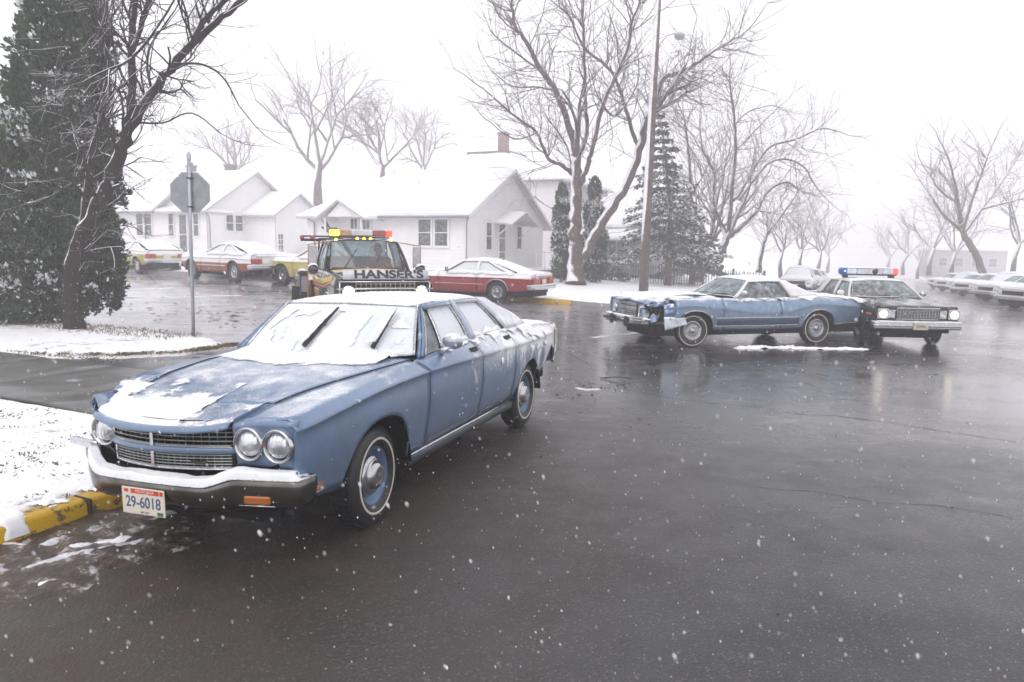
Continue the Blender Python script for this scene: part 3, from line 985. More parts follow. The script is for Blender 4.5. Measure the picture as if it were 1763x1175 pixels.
# dead leaves and twigs frozen into the slush film and on the road
b = MB(); R_ = random.Random(9)
def litter(px, py, sx, sy, n, k0, k1):
    for _ in range(n):
        p = gnd(R_.gauss(px, sx), R_.gauss(py, sy)); k = R_.uniform(k0, k1); a = R_.uniform(0, 6.3)
        d = Vector((cos(a), sin(a), 0))*k; e = Vector((-sin(a), cos(a), 0))*k*R_.uniform(.25, .7); z = Vector((0, 0, .006))
        b.add([p+z-d, p+z-e*.8, p+z+d+z*R_.uniform(.5, 2), p+z+e+z*R_.uniform(0, 3)], [(0, 1, 2, 3)])
litter(390, 545, 30, 8, 34, .04, .12); litter(340, 528, 60, 8, 20, .04, .12); litter(240, 535, 60, 12, 24, .03, .10)
litter(450, 560, 40, 8, 10, .03, .09); litter(300, 590, 60, 6, 26, .02, .05); litter(1300, 640, 160, 30, 14, .015, .04); litter(1000, 700, 60, 60, 20, .01, .03)
litter(1300, 880, 260, 120, 26, .006, .012); litter(880, 770, 60, 30, 24, .01, .03)
b.build('dead_leaves', simple('dead_leaf', (.035, .026, .018), .6), kind='stuff')
def crack(pts, w=.010):
    P = [gnd(*p) for p in pts]; b = MB(); vs = []; n = 0
    out = []
    for i in range(len(P)-1):
        L = (P[i+1]-P[i]).length; k = max(2, int(L/.06))
        for j in range(k): out.append(P[i].lerp(P[i+1], j/k))
    for i, q in enumerate(out):
        d = (out[min(i+1, len(out)-1)]-out[max(0, i-1)]).normalized(); nn = Vector((-d.y, d.x, 0))
        o = .05*fbm(q.x*2.2, q.y*2.2, 2, 4); ww = w*(.35+.9*abs(nz(q.x*5, q.y*5, 1)))
        for sgn in (-1, 1):
            r = q+nn*(o+sgn*ww); vs.append((r.x, r.y, gz(r.x, r.y)+.004))
    b.add(vs, [(2*i, 2*i+1, 2*i+3, 2*i+2) for i in range(len(out)-1)], 0, True)
    b.build('road_crack', M_crack, kind='structure')
M_crack = simple('wet_crack', (.012, .012, .013), .2)
crack([(1365, 713), (1440, 716), (1530, 728), (1640, 745), (1763, 762)], .022)
crack([(1366, 712), (1400, 708), (1440, 716)], .006)
crack([(1300, 838), (1400, 846), (1500, 862), (1610, 868), (1763, 893)], .011)
crack([(1600, 610), (1680, 612), (1763, 622)], .02)
crack([(960, 650), (1060, 668), (1180, 690), (1300, 700), (1370, 713)], .012)
crack([(880, 590), (960, 600), (1020, 630)], .012)
crack([(330, 615), (400, 625), (470, 640)], .02)
# grass poking through the snow
M_grass = simple('dead_grass', (.14, .105, .045), .7, var=.3, scale=3)
M_grassg = simple('green_grass', (.05, .085, .025), .7, var=.3)
def blades(name, pick, n, h0, h1, mat, seed, zb=.10):
    b = MB(); R_ = random.Random(seed)
    for _ in range(n):
        q = pick(R_)
        if q is None: continue
        s, t = q; x, y = xy(s, t); z = gz(x, y)+zb; h = R_.uniform(h0, h1); a = R_.uniform(0, 6.3); l = R_.uniform(.2, 1.1)*h
        w = .0035
        dx, dy = cos(a), sin(a)
        b.add([(x-dy*w, y+dx*w, z), (x+dy*w, y-dx*w, z), (x+dx*l*.4+dy*w*.7, y+dy*l*.4-dx*w*.7, z+h*.7), (x+dx*l, y+dy*l, z+h*.8)], [(0, 1, 2), (0, 2, 3)])
    return b.build(name, mat, kind='stuff')
def pkA(R_):
    s = R_.uniform(1.6, 4.8); t = R_.uniform(4.75, 9)
    x, y = xy(s, t)
    return (s, t) if fbm(x*1.9, y*1.9, 8, 3) > .10 else None
blades('grass', pkA, 9000, .02, .05, M_grass, 1)
def pkA2(R_):
    p = gnd(R_.gauss(100, 22), R_.gauss(868, 7), .1); return st(p.x, p.y)
blades('grass', pkA2, 110, .015, .035, M_grassg, 2)
def pkB(R_):
    s = R_.uniform(7.0, 8.1); t = R_.uniform(9.8, 16)
    if R_.random() < .9:
        L_ = [(7.0, 11.5), (7.5, 10.4), (8.4, 9.75), (9.35, 9.75)]; i = R_.choice((0, 1, 1, 2, 2, 2)); q = R_.random(); s = lerp(L_[i][0], L_[i+1][0], q); t = lerp(L_[i][1], L_[i+1][1], q)
        if fbm(s*3.5, t*3.5, 4, 3) < R_.gauss(-.1, .25): return None
        return (s+R_.gauss(.10, .10), t+R_.gauss(.10, .10))
    else: s = 7.02+abs(R_.gauss(.0, .14))
    return (s, t) if (t < 12.2 or R_.random() < .12) and (t > 11.3 or True) else None
blades('grass', pkB, 6000, .02, .055, M_grass, 3, .045)
def pkC(R_):
    if R_.random() < .6: return None
    return (R_.uniform(9.0, 9.9)+R_.gauss(0, .1), R_.uniform(11, 18))
blades('grass', pkC, 6000, .02, .06, M_grass, 5)
# ================================================================ hero: the blue four-door sedan
def build_sedan():
    yaw = 4.363
    root = thing('parked_sedan', 'blue four-door sedan with whitewall tyres and snow-caked windscreen, parked by the yellow kerb', 'car',
                 (-1.651, 4.9275, -0.012), (radians(1.2), 0, yaw))
    paint = snowy('sedan_blue_paint', (.15, .222, .345), .33, .25, thr=.93, soft=.25, dust=.30, blotch=.30, scale=3.2, coat=.6, fine=150, var=.07)
    # heavier snow splashed over the rear half of the side
    m = NT('sedan_blue_splashed')
    oc = m.sep(m.coord())
    n1 = m.noise(3.4, 6, .68, stretch=(1, 1, .55)); n2 = m.noise(160, 2, .8); n3 = m.noise(26, 4, .7, stretch=(1, 1, .35))
    rear = m.ramp(oc[0], -1.0, -3.4); high = m.ramp(oc[2], .45, 1.0)
    k = m.math('MULTIPLY_ADD', rear, .26, m.math('MULTIPLY', high, .22))
    k = m.math('ADD', k, m.math('MULTIPLY', n1, 1.0)); k = m.math('ADD', k, m.math('MULTIPLY', n3, .34)); k = m.math('ADD', k, m.math('MULTIPLY', n2, .22))
    f = m.ramp(k, 1.07, 1.20)
    dust = m.ramp(m.math('ADD', m.math('MULTIPLY', n2, .8), m.math('MULTIPLY', m.math('MULTIPLY', high, m.ramp(oc[0], -.5, -2.2, .15, 1.0)), .45)), .58, .90, 0, .75)
    low = m.ramp(m.math('MULTIPLY_ADD', m.noise(9, 4), .22, oc[2]), .40, .66, .75, 0.0)       # greyer and darker towards the sill
    c = m.mix(m.ramp(m.noise(2), .3, .7), (.14, .205, .325), (.165, .24, .365))
    c = m.mix(low, c, (.07, .075, .085))
    base = m.bsdf(c, .33, .25, coat=.35)
    sn = m.bsdf(SNOW, .85, 0, .2)
    ff = m.math('MAXIMUM', f, dust)
    paint2 = m.done(m.mixsh(ff, base, sn)); 
    chrome = M_chrome
    def warp(p):
        # the right front corner has been hit
        k = SS(-.44, -.86, p.y)*SS(.10, .85, p.x)
        if k > 0:
            p = p + Vector((-.25*k, .04*k, -.03*k)) + Vector((nz(p.x*7, p.y*7, p.z*7), nz(p.x*7+9, p.y*7, p.z*7), nz(p.x*7, p.y*7+7, p.z*7)))*.060*k + Vector((nz(p.x*19, p.y*19, p.z*19), nz(p.x*19+9, p.y*19, p.z*19), nz(p.x*19, p.y*19+7, p.z*19)))*.018*k
        return p
    P = dict(
        W=curve([(.92, .885), (.8, .925), (.5, .942), (0, .95), (-1, .948), (-2, .946), (-2.8, .945), (-3.3, .91), (-3.8, .845), (-4.08, .80)]),
        low=curve([(.92, .43), (.7, .40), (.45, .37), (.3, .35), (-1, .35), (-2.6, .36), (-3.2, .43), (-3.7, .47), (-4.08, .50)]),
        C=curve([(.92, .815), (.5, .865), (0, .905), (-.6, .92), (-1.4, .905), (-2.2, .89), (-3, .875), (-4.08, .84)]),
        S=curve([(.92, .885), (.6, .915), (0, .955), (-.6, .985), (-1.2, 1.01), (-2.2, 1.03), (-2.9, 1.02), (-3.5, .985), (-4.08, .93)]),
        lean=curve([(.92, .05), (.4, .085), (-.5, .115), (-2.2, .12), (-3, .15), (-3.6, .10), (-4.08, .05)]),
        crown=curve([(.92, .0), (.4, .01), (-.4, .02), (-2.5, .02), (-3.5, .02), (-4.08, .0)]),
        tuck=.085, tpow=1.9, arches=[(.03, .40, .32, 2.3), (-2.92, .37, .32, 2.2)], lift=.06, warp=warp,
        bulge=lambda x, y: (-.062*SS(.15, 1.0, x)*(1-SS(.25, .78, abs(y))) - .008*SS(.3, .9, x)) + .012*math.exp(-((abs(y)-.30)/.07)**2)*SS(-.6, -.2, x)*SS(1, .5, x))
    hoodY = curve([(1.1, .50), (.62, .56), (.3, .62), (-.2, .71), (-.7, .78)])
    trunkY = curve([(-2.6, .72), (-3.4, .66), (-4.08, .60)])
    sill = lambda x: P['W'](x)-P['lean'](x)-.03
    def fseam(x): return hoodY(x) if x < .615 else .506
    for sg in (1, -1):
        side_panel(P, 'front_fender', -.62, .885, sg, fseam, paint if sg > 0 else paint2, root, label=None if sg > 0 else 'crumpled front fender on the kerb side')
        side_panel(P, 'front_door', -1.62, -.62, sg, sill, paint2, root)
        side_panel(P, 'rear_door', -2.44, -1.62, sg, sill, paint2, root)
        side_panel(P, 'rear_quarter', -4.06, -2.44, sg, lambda x: lerp(sill(x), trunkY(x), SS(-2.75, -3.1, x)), paint2, root)
        # sill trim
        b = MB(); b.grid(lambda u, v: Vector((lerp(-.42, -2.50, u), sg*lerp(.87, .855, v), lerp(.352, .27, v))), 10, 2, flip=(sg > 0)); b.build('sill_panel', paint2, root, solid=.01)
        b = MB(); b.tube([(x, sg*.872, .352) for x in (-.40, -1.0, -1.8, -2.5)], .009, 5); b.build('sill_trim', chrome, root)
    hood, hfn = deck(P, 'hood', -.66, .62, hoodY, paint, root, 26, 26)
    def nose_end(y): return 1.01-.10*(abs(y)/.5)**1.8
    nose, nfn = deck(P, 'hood_nose', .615, 1.0, lambda x: .495 if x > .66 else .53, paint, root, 12, 26, lip=.10, lipz=.028, endx=nose_end)
    trunk, tfn = deck(P, 'boot_lid', -3.22, -4.07, trunkY, paint2, root, 16, 16, lip=.10, lipz=.05)
    # cowl
    b = MB(); b.grid(lambda u, v: Vector((lerp(-.66, -.40, u)-.30*(abs(2*v-1)**2.2), lerp(-.80, .80, v), top_z(P, -.6, 0)-.02+.01*(1-u))), 3, 12); b.build('cowl', M_black, root)
    b = MB(); b.grid(lambda u, v: Vector((lerp(-3.25, -3.0, u), lerp(-.72, .72, v), 1.03+.0*u)), 3, 8); b.build('rear_deck_panel', paint2, root)
    underbody(P, root, -4.0, .56, .70); b = MB(); b.box((.72, .22, .50), (.30, 1.10, .42)); b.build('radiator_support', M_black, root)
    g = dict(wbx=-.44, wbcx=-.74, wby=.775, wbz=1.0, wtx=-.98, wtcx=-1.10,
             by=lambda x: .815 if x > -2.6 else lerp(.815, .74, SS(-2.6, -3.2, x)), bz=curve([(-.5, .99), (-1.2, 1.015), (-2.2, 1.035), (-3.2, 1.02)]),
             ry=curve([(-.9, .605), (-1.5, .63), (-2.2, .615), (-2.6, .59)]), rz=curve([(-.9, 1.322), (-1.3, 1.35), (-1.8, 1.352), (-2.3, 1.325), (-2.6, 1.29)]),
             crown=.032, rtx=-2.42, rtcx=-2.34, rbx=-3.24, rbcx=-3.16, rby=.66, rbz=1.03, rail=.09,
             pillars=[('a_pillar', -.69, -.78, -1.07, -1.12, 'b'), ('b_pillar', -1.68, -1.60, -1.62, -1.56, 'b'), ('c_pillar', -3.16, -2.44, -2.42, -2.16, 'b')],
             panes=[('vent_window', -1.08, -.80, -1.17, -1.12, M_glass), ('front_door_window', -1.60, -1.10, -1.56, -1.18, M_glass_frost2), ('rear_door_window', -2.38, -1.69, -2.18, -1.63, M_glass_frost2)])
    ws, rw, roof, G = greenhouse(g, root, paint2, paint2, M_glass_frost2, M_glass_frost, M_glass_frost, chrome)
    # drip rail
    for sg in (1, -1):
        b = MB(); b.tube([G(lerp(-1.09, -2.34, i/14), .985, sg, .02) for i in range(15)]+[G(lerp(-2.36, -2.58, i/4), lerp(.95, .55, i/4), sg, .02) for i in range(1, 5)], .010, 5)
        b.tube([G(lerp(-.71, -1.08, i/6), lerp(.02, .97, i/6), sg, .015) for i in range(7)], .010, 5)
        b.build('drip_rail', paint, root)
    # ---- snow on top
    def mroof(u, v, p): return .75+.7*fbm(p.x*2.3, p.y*2.3, 3) - 1.2*max(0, abs(2*v-1)-.90)*8
    snow_sheet('roof_snow', lambda u, v: roof(u, v, .001), 90, 90, mroof, .020, root)
    def mws(u, v, p):
        n = fbm(p.x*3.2+4, p.y*3.2, p.z*2, 5)
        for w, sl in ((.50, .0), (.77, .0)):                       # thin behind the raised wipers
            d = (v-w)-.10*(u-.5)
            if -.05 < d < .09 and .1 < u < .82: n -= .40*(1-abs(d-.02)/.07)
        if v > .86 and u < .5: n -= .35
        return .12+n*.95 + .35*SS(.16, .02, u)
    snow_sheet('windscreen_snow', lambda u, v: ws(lerp(.03, .965, u), lerp(.025, .972, v), .004), 120, 140, mws, .009, root)
    def mrw(u, v, p): return .5+.8*fbm(p.x*3, p.y*3, 7)
    snow_sheet('rear_window_snow', lambda u, v: rw(u, lerp(.02, .98, v), .004), 40, 60, mrw, .02, root)
    # cowl and hood rear edge
    def cowl(u, v): 
        y = lerp(-.78, .74, v); x0 = -.46-.28*(abs(y)/.8)**2.2
        x = x0+lerp(-.04, .30, u)
        return Vector((x, y, lerp(top_z(P, x, y)+.015, top_z(P, x, y)+.001, SS(0, .5, u))))
    snow_sheet('cowl_snow', cowl, 40, 120, lambda u, v, p: .55*(1-u*1.2)+.22-(.5 if v > .93 else 0)-.35*SS(.15, .7, p.y)*u+.25*fbm(p.x*4, p.y*5, 1), .020, root)
    # patch at the front of the hood
    def hoodp(u, v): 
        y = lerp(-.86, .56, v); x = lerp(.30, nose_end(min(.5, max(-.5, y)))+.0, u) if abs(y) < .5 else lerp(.25, .62 if y > 0 else .80, u)
        p = Vector((x, y, top_z(P, x, y)+.004-.014*SS(.93, 1, x/nose_end(min(.5, abs(y)))))); return warp(p)
    def mh(u, v, p):
        a = .55*SS(.10, .55, u)+.0
        if v > .70: a -= .32
        return a-.16+.50*fbm(p.x*2.6+2, p.y*2.2, 5, 6)+.05*nz(p.x*40, p.y*40)-.25*(p.y > .42)*(u < .5)
    snow_sheet('hood_snow', hoodp, 130, 220, mh, .008, root)
    def hd(u, v):
        x = lerp(-.5, .5, u); y = lerp(-.75, .1, v)*1.0
        y = clamp(y, -hoodY(x), hoodY(x)); return Vector((x, y, top_z(P, x, y)+.003))
    snow_sheet('hood_snow', hd, 80, 80, lambda u, v, p: .75*fbm(p.x*1.8+(p.y*1.2), p.y*5.5, 9, 6)-.30+.1*nz(p.x*50, p.y*50), .004, root)
    def mtr(u, v, p): return .75+.4*fbm(p.x*3, p.y*3, 12)-1.0*max(0, abs(2*v-1)-.92)*8
    def deckall(u, v):
        x = lerp(-3.20, -4.05, u); h = P['W'](x)-P['lean'](x)+.03; y = lerp(-h, h, v); return Vector((x, y, top_z(P, x, min(h-.03, abs(y)))+.002-(.02 if abs(2*v-1) > .98 else 0)))
    snow_sheet('boot_snow', deckall, 50, 80, mtr, .03, root)
    # ledge of snow along the door tops and the C pillar
    for sg in (1, -1):
        def led(u, v):
            x = lerp(-.95, -3.15, u); y = lerp(.80, .93, v)
            return Vector((x, sg*y, lerp(g['bz'](x)+.002, P['C'](x)+.04, SS(.1, 1.1, v))+.004*v))
        snow_sheet('door_snow', led, 120, 16, lambda u, v, p: .40-.85*v+.45*fbm(p.x*5, p.y*6, 15, 5)+.12*nz(p.x*60, p.y*60, p.z*60)-.3*SS(.12, .0, u)+.25*SS(.6, .9, u), .009, root, lump=.5)
        def cpl(u, v): return G(lerp(lerp(-2.50, -3.12, u), lerp(-2.26, -2.40, u), v), v*.95, sg, .006)
        snow_sheet('pillar_snow', cpl, 40, 30, lambda u, v, p: .30+.8*fbm(p.x*6, p.y*6, p.z*6)+.30, .010, root)
        def gl(u, v): return G(lerp(-1.14, -2.36, u), .02+.30*v, sg, -.008)
        snow_sheet('window_snow', gl, 90, 16, lambda u, v, p: .48-.9*v+.35*fbm(p.x*4, 3, 2), .016, root)
        # clods thrown up on the doors
        if sg > 0:
            for cx_, cz_, rr in ((-1.28, .55, .055), (-1.30, .69, .035), (-1.18, .62, .025), (-2.28, .62, .05), (-2.33, .70, .03), (-2.2, .56, .028), (-2.05, .80, .03), (-1.95, .74, .022), (-2.9, .86, .09), (-3.15, .84, .11), (-3.3, .72, .07), (-3.55, .78, .09), (-1.22, .50, .03)):
                def cl(u, v, cx_=cx_, cz_=cz_, rr=rr):
                    x = cx_+(u-.5)*2*rr; z = cz_+(v-.5)*3*rr; return Vector((x, side_y(P, x, z)+.004, z))
                snow_sheet('splashed_snow', cl, 16, 20, lambda u, v, p: .95-2.4*((u-.5)**2+(v-.5)**2)**.5+.9*fbm(p.x*20, 1, p.z*16), .018, root)
    # ---- lamps, grille, bumper
    for sg in (1,):
        def face(u, v):
            y = lerp(.505, .898, u); zt_ = top_z(P, .88, y)-.004; z = lerp(zt_, .605, v)
            x = .915-.035*v-.030*SS(.88, 1.0, u)**1.5-.02*u - .022*(1-clamp(v/.10))**2
            return warp(Vector((x, sg*y, z)))
        b = MB(); b.grid(face, 20, 16, flip=(sg > 0))
        # inner return beside the grille
        b.add([warp(Vector(q)) for q in [(.90, sg*.505, .865), (.66, sg*.505, .90), (.60, sg*.505, .60), (.88, sg*.505, .605)]], [(0, 1, 2, 3)])
        b.build('headlight_panel', paint, root, label=None if sg > 0 else 'crumpled headlight panel', solid=.006)
        for yy, xx in ((.605, .903), (.785, .893), (-.50, .84)):
            c = Vector((xx, yy, .735 if yy > 0 else .712))
            tilt = .0
            b = MB(); b.lathe([(.060, -.03), (.074, -.012), (.080, .012), (.089, .02), (.094, .010), (.095, -.008)], 32, 'x', c)
            o = b.build('headlight_bezel', M_chromeplain, root)
            b = MB(); b.lathe([(.078, -.004), (.066, -.005)], 32, 'x', c); b.build('bezel_shadow_ring', M_black, o)
            b = MB(); b.lathe([(.0005, .030), (.03, .027), (.055, .017), (.068, .0), (.069, -.006)], 32, 'x', c)
            b.build('headlight', M_lens, root)
    # the smashed right end: dark cavity, folded lamp door, crumpled skin, bent trim
    b = MB(); b.lathe([(.12, .0), (.10, -.10), (.0005, -.12)], 20, 'x', (.80, -.50, .71)); b.box((.60, -.58, .71), (.12, .26, .24)); b.build('lamp_bucket', M_black, root)
    def flap(u, v):
        k = .030*nz(u*5, v*6, 2)+.012*nz(u*17, v*17, 5)
        return Vector((.76-.10*u+k, lerp(-.615, -.73, u)-.03*v+k, lerp(.80, .57, v)-.02*u))
    b = MB(); b.grid(flap, 10, 14); b.build('torn_lamp_door', snowy('snowed_trim', (.30, .36, .48), .4, thr=.25, soft=.5, nx=.0), root, solid=.006)
    def skin_(u, v):
        k = .035*nz(u*5, v*6, 7)+.014*nz(u*15, v*15, 5)
        return Vector((.70-.14*u+k, lerp(-.74, -.86, u)+k*.6, lerp(.82, .56, v)))
    b = MB(); b.grid(skin_, 10, 14); b.build('crumpled_fender_skin', paint, root, solid=.006)
    def sill_(u, v):
        k = .018*nz(u*8, v*6, 9); return Vector((lerp(.88, .66, u)-.02*v, lerp(-.40, -.84, u), lerp(.615, .575, v)+k))
    b = MB(); b.grid(sill_, 14, 5); b.build('bent_lower_panel', simple('dirty_blue', (.07, .10, .15), .5), root, solid=.006)
    b = MB(); b.tube([(.80, -.62, .61), (.74, -.80, .60), (.66, -.97, .58), (.62, -1.05, .57)], [.010, .012, .010, .005], 6)
    b.grid(lambda u, v: Vector((.76-.13*u, -.72-.34*u, .60-.02*u-.045*v)), 5, 2); b.build('bent_trim_strip', M_chromeplain, root)
    # dark shut lines
    r_ = .0034
    for sg in (1, -1):
        b = MB(); b.tube([warp(Vector((x, sg*hoodY(x), top_z(P, x, hoodY(x))+.001))) for x in [lerp(-.64, .612, i/24) for i in range(25)]]+[warp(Vector((.617, sg*lerp(hoodY(.61), .50, i/4), top_z(P, .617, .53)+.001))) for i in range(1, 5)]+[warp(Vector((lerp(.617, .905, i/10), sg*.499, top_z(P, lerp(.617, .905, i/10), .499)+.001))) for i in range(1, 11)], r_, 5); b.build('shut_line', M_black, root)
        for xd in (-.62, -1.62, -2.44):
            zz = [lerp(P['low'](xd)+.01, P['S'](xd)-.01, i/24) for i in range(25)]
            b = MB(); b.tube([(xd, sg*(side_y(P, xd, z)-.002), z) for z in zz], .0030, 5); b.build('shut_line', M_black, root)
    # grille
    gx = lambda y: .965-.115*(abs(y)/.5)**1.8
    def gpos(y, z):
        q = SS(-.28, -.5, y)
        return Vector((gx(y)-.05*q, y, z-.02*q))
    o_mid = MB()
    for z0, z1, nm in ((.815, .692, 'upper_grille'), (.660, .570, 'lower_grille')):
        b = MB()
        y0, y1 = (-.49, .485) if nm == 'upper_grille' else (-.36, .49)
        n = 5
        for i in range(n):
            z = lerp(z0-.012, z1+.012, i/(n-1))
            b.tube([gpos(lerp(y0, y1, k/16), z) for k in range(17)], .0042, 4)
        for k in range(22):
            y = lerp(y0+.02, y1-.02, k/21)
            b.tube([gpos(y, z0-.01)-Vector((.014, 0, 0)), gpos(y, z1+.01)-Vector((.014, 0, 0))], .0028, 4)
        o = b.build(nm, simple('grille_bars', (.34, .36, .35), .3, .8), root)
        b = MB()
        loop = [gpos(lerp(y0, y1, k/14), z0) for k in range(15)]+[gpos(y1+.012, (z0+z1)/2)]+[gpos(lerp(y1, y0, k/14), z1) for k in range(15)]+[gpos(y0-.006, (z0+z1)/2)]
        loop.append(loop[0])
        b.tube(loop, .0075, 6); b.build('grille_surround', chrome, o)
        b = MB(); b.box(gpos(0, (z0+z1)/2)+Vector((.006, 0, 0)), (.014, .022, z0-z1)); b.build('centre_divider', chrome, o)
        b = MB(); b.grid(lambda u, v: gpos(lerp(y0-.02, y1+.02, u), lerp(z0+.02, z1-.02, v))-Vector((.05, 0, 0)), 14, 2); b.build('grille_backing', M_black, o)
    b = MB(); b.grid(lambda u, v: gpos(lerp(-.5, .5, u), lerp(.692, .660, v))+Vector((.006*sin(pi*v), 0, 0)), 16, 3); b.build('grille_middle_bar', paint, root, solid=.01)
    b = MB(); b.box(gpos(.28, .615)+Vector((.012, 0, 0)), (.006, .14, .016)); b.build('grille_script', M_darkmetal, root)
    # bumper
    def bc(y):
        a = abs(y); x = 1.045-.12*(a/.92)**2
        if y < -.30: x -= .30*SS(-.30, -.95, y)**1.2
        return x
    BW = .935
    def bpath(u):
        """centre line of the bumper bar: across the nose, then back along the wings"""
        L = BW+.16; d = lerp(-L, L, u); a = abs(d); sg = 1 if d > 0 else -1
        if a < BW-.05: return Vector((bc(d), d, 0)), Vector((1, 0, 0))
        k = clamp((a-BW+.05)/.10); e = max(0, a-BW-.05)
        n = Vector((cos(k*pi/2), sg*sin(k*pi/2), 0))
        x0 = bc(sg*(BW-.05))
        return Vector((x0-.05+.05*cos(k*pi/2)-e, sg*(BW-.05+.05*sin(k*pi/2)), 0)), n
    def bumper(u, v, off=0):
        p, n = bpath(u); y = p.y; a = abs(y)
        zt = .505+.060*SS(.36, .60, a); zb = .365+.03*SS(.4, .9, a)
        if y < 0: zt -= .035*SS(-.4, -.9, y); zb -= .03*SS(-.4, -.9, y)
        prof = [(-.07, 0), (-.01, .003), (.004, -.012), (.006, -.05), (-.008, -.11), (-.04, -.14), (-.06, -.15)]
        q = v; i = min(5, int(q*6)); t = q*6-i
        px_ = lerp(prof[i][0], prof[i+1][0], t); pz_ = lerp(prof[i][1], prof[i+1][1], t)/.15
        return Vector((p.x+n.x*px_, p.y+n.y*px_, lerp(zb, zt, 1+pz_)))
    b = MB(); b.grid(bumper, 90, 12, flip=True); b.build('front_bumper', simple('dark_reflection_chrome', (.17, .16, .15), .22, 1.0, var=.35, scale=6), root, solid=.006)  # chrome colour darkened to stand for the dark road mirrored in it
    def bsn(u, v):
        p, n = bpath(u); q = bumper(u, 0)
        return Vector((p.x+n.x*lerp(-.085, .006, v), p.y+n.y*lerp(-.085, .006, v), q.z-.002+.004*(1-v)))
    def msn(u, v, p): return .8+.25*fbm(p.y*6, v, 3)-.6*(u > .93)-.5*(u < .04)
    snow_sheet('bumper_snow', bsn, 220, 12, msn, .042, root, edge=9)
    b = MB(); b.grid(lambda u, v: Vector((bc(lerp(-.8, .8, u))-.12-.04*v, lerp(-.8, .8, u), lerp(.39, .33, v))), 20, 3); b.build('front_valance', simple('valance_grime', (.05, .06, .08), .6), root, solid=.01)
    b = MB(); b.bevbox((bc(.70)-.006, .70, .455), (.03, .15, .045), .008, R=Matrix.Rotation(.20, 3, 'Z')); o = b.build('turn_signal', M_amber, root)
    b = MB(); b.tube([(bc(.60)+.004, .60, .425), (bc(.80)+.003, .80, .425)], .004, 5); b.build('turn_signal_trim', M_chromeplain, o)
    # side marker lamps
    b = MB()
    for k in range(2):
        b.bevbox((.70, side_y(P, .70, .46)+.004, .475-.03*k), (.16, .014, .016), .004)
    o = b.build('side_marker', M_amber, root)
    b = MB()
    for k in range(2): b.tube([(.60, side_y(P, .62, .45)+.010, .460-.03*k), (.80, side_y(P, .8, .45)+.004, .460-.03*k)], .004, 4)
    b.build('side_marker_trim', M_chromeplain, o)
    # licence plate
    pc = Vector((bc(0)+.012, 0, .395))
    b = MB(); b.bevbox(pc, (.006, .305, .152), .004); pl = b.build('licence_plate', M_plate_white, root)
    def pmat(y, z): return Matrix.Translation(pc+Vector((.0036, y, z))) @ Matrix(((0, 0, 1, 0), (1, 0, 0, 0), (0, 1, 0, 0), (0, 0, 0, 1)))
    text_mesh('29-6018', .088, M_plate_blue, pl, pmat(0, -.008), 'plate_number', .0006, 1.0*.86, .0012)
    b = MB(); b.box(pc+Vector((.0038, .015, .056)), (.001, .20, .026)); b.box(pc+Vector((.0038, .132, .056)), (.001, .022, .024)); b.box(pc+Vector((.0038, -.118, .056)), (.001, .03, .018)); b.build('plate_band', M_plate_red, pl)
    text_mesh('MONTANA', .026, M_plate_white, pl, pmat(.015, .056)@Matrix.Translation((0, 0, .0012)), 'plate_state', .0005)
    text_mesh('BIG SKY', .018, M_plate_blue, pl, pmat(.01, -.062), 'plate_motto', .0005)
    b = MB(); b.box(pc+Vector((.0038, .118, -.060)), (.001, .042, .020)); b.build('plate_sticker', M_plate_green, pl)
    # rear bumper end and tail
    b = MB()
    def rb(u, v):
        y = lerp(-.83, .83, u); a = abs(y)
        return Vector((-4.10-.05*sin(pi*v)+.14*SS(.74, .83, a), y, lerp(.70, .50, v)))
    b.grid(rb, 30, 6); b.build('rear_bumper', M_chrome, root, solid=.01)
    b = MB()
    b.grid(lambda u, v: Vector((-4.08, lerp(-.80, .80, u), lerp(.93, .66, v))), 10, 4); b.build('tail_panel', paint2, root, solid=.01)
    for sg in (1, -1):
        b = MB(); b.tube([(-4.085, sg*.795, .945), (-4.10, sg*.815, .86), (-4.10, sg*.82, .74), (-4.08, sg*.815, .62), (-4.04, sg*.80, .55)], .014, 6); b.build('tail_edge_trim', chrome, root)
        b = MB(); b.bevbox((-4.10, sg*.62, .78), (.03, .26, .10), .01); b.build('tail_light', M_red, root)
        for x in (-1.50, -2.32):
            z = P['S'](x)-.062; y = side_y(P, x, z)
            b = MB(); b.bevbox((x, sg*(y+.018), z), (.11, .012, .020), .005); b.box((x, sg*(y-.001), z), (.12, .02, .045)); b.build('door_handle', M_darkmetal, root)
        b = MB(); b.box((-.02-.40, 0, 0), (0.001, .001, .001))
    mirror(root, Vector((-.98, .845, .99)), 1, snowy('mirror_housing', (.5, .52, .58), .3, .6, thr=.5))
    # wipers standing off the glass
    for y0, dy, top in ((-.02, .05, .78), (.50, .06, .80)):
        v0 = (y0+.775)/1.55
        a = ws(.10, v0, .03); c = ws(top, v0+dy, .05)
        b = MB(); b.tube([a, c], [.020, .017], 6); b.bevbox(ws(.50, v0+dy*.55, .022), (.03, .012, .02), .004)
        o = b.build('wiper', M_darkmetal, root)
        def wb(u, v): return ws(lerp(.12, .80, u), v0+dy*u+.045*(v-.62), .060+.0*v)
        snow_sheet('wiper_snow', wb, 30, 3, lambda u, v, p: .5, .022, o, edge=8)
    for x, sg, st_ in ((0, 1, .07), (0, -1, .07), (-2.946, 1, 0), (-2.946, -1, 0)):
        put_wheel('dog', (x, sg*.755, .320), sg, root, st_ if x == 0 else 0, r=.328, w=.19, col=simple('blue_wheel', (.11, .18, .30), .4, .2), ww=.243)
    seats(root, (-1.75, -2.55), mat=simple('blue_vinyl', (.05, .08, .14), .6)); steering(root, -1.12, .38, .93)
    return root
sedan = build_sedan()
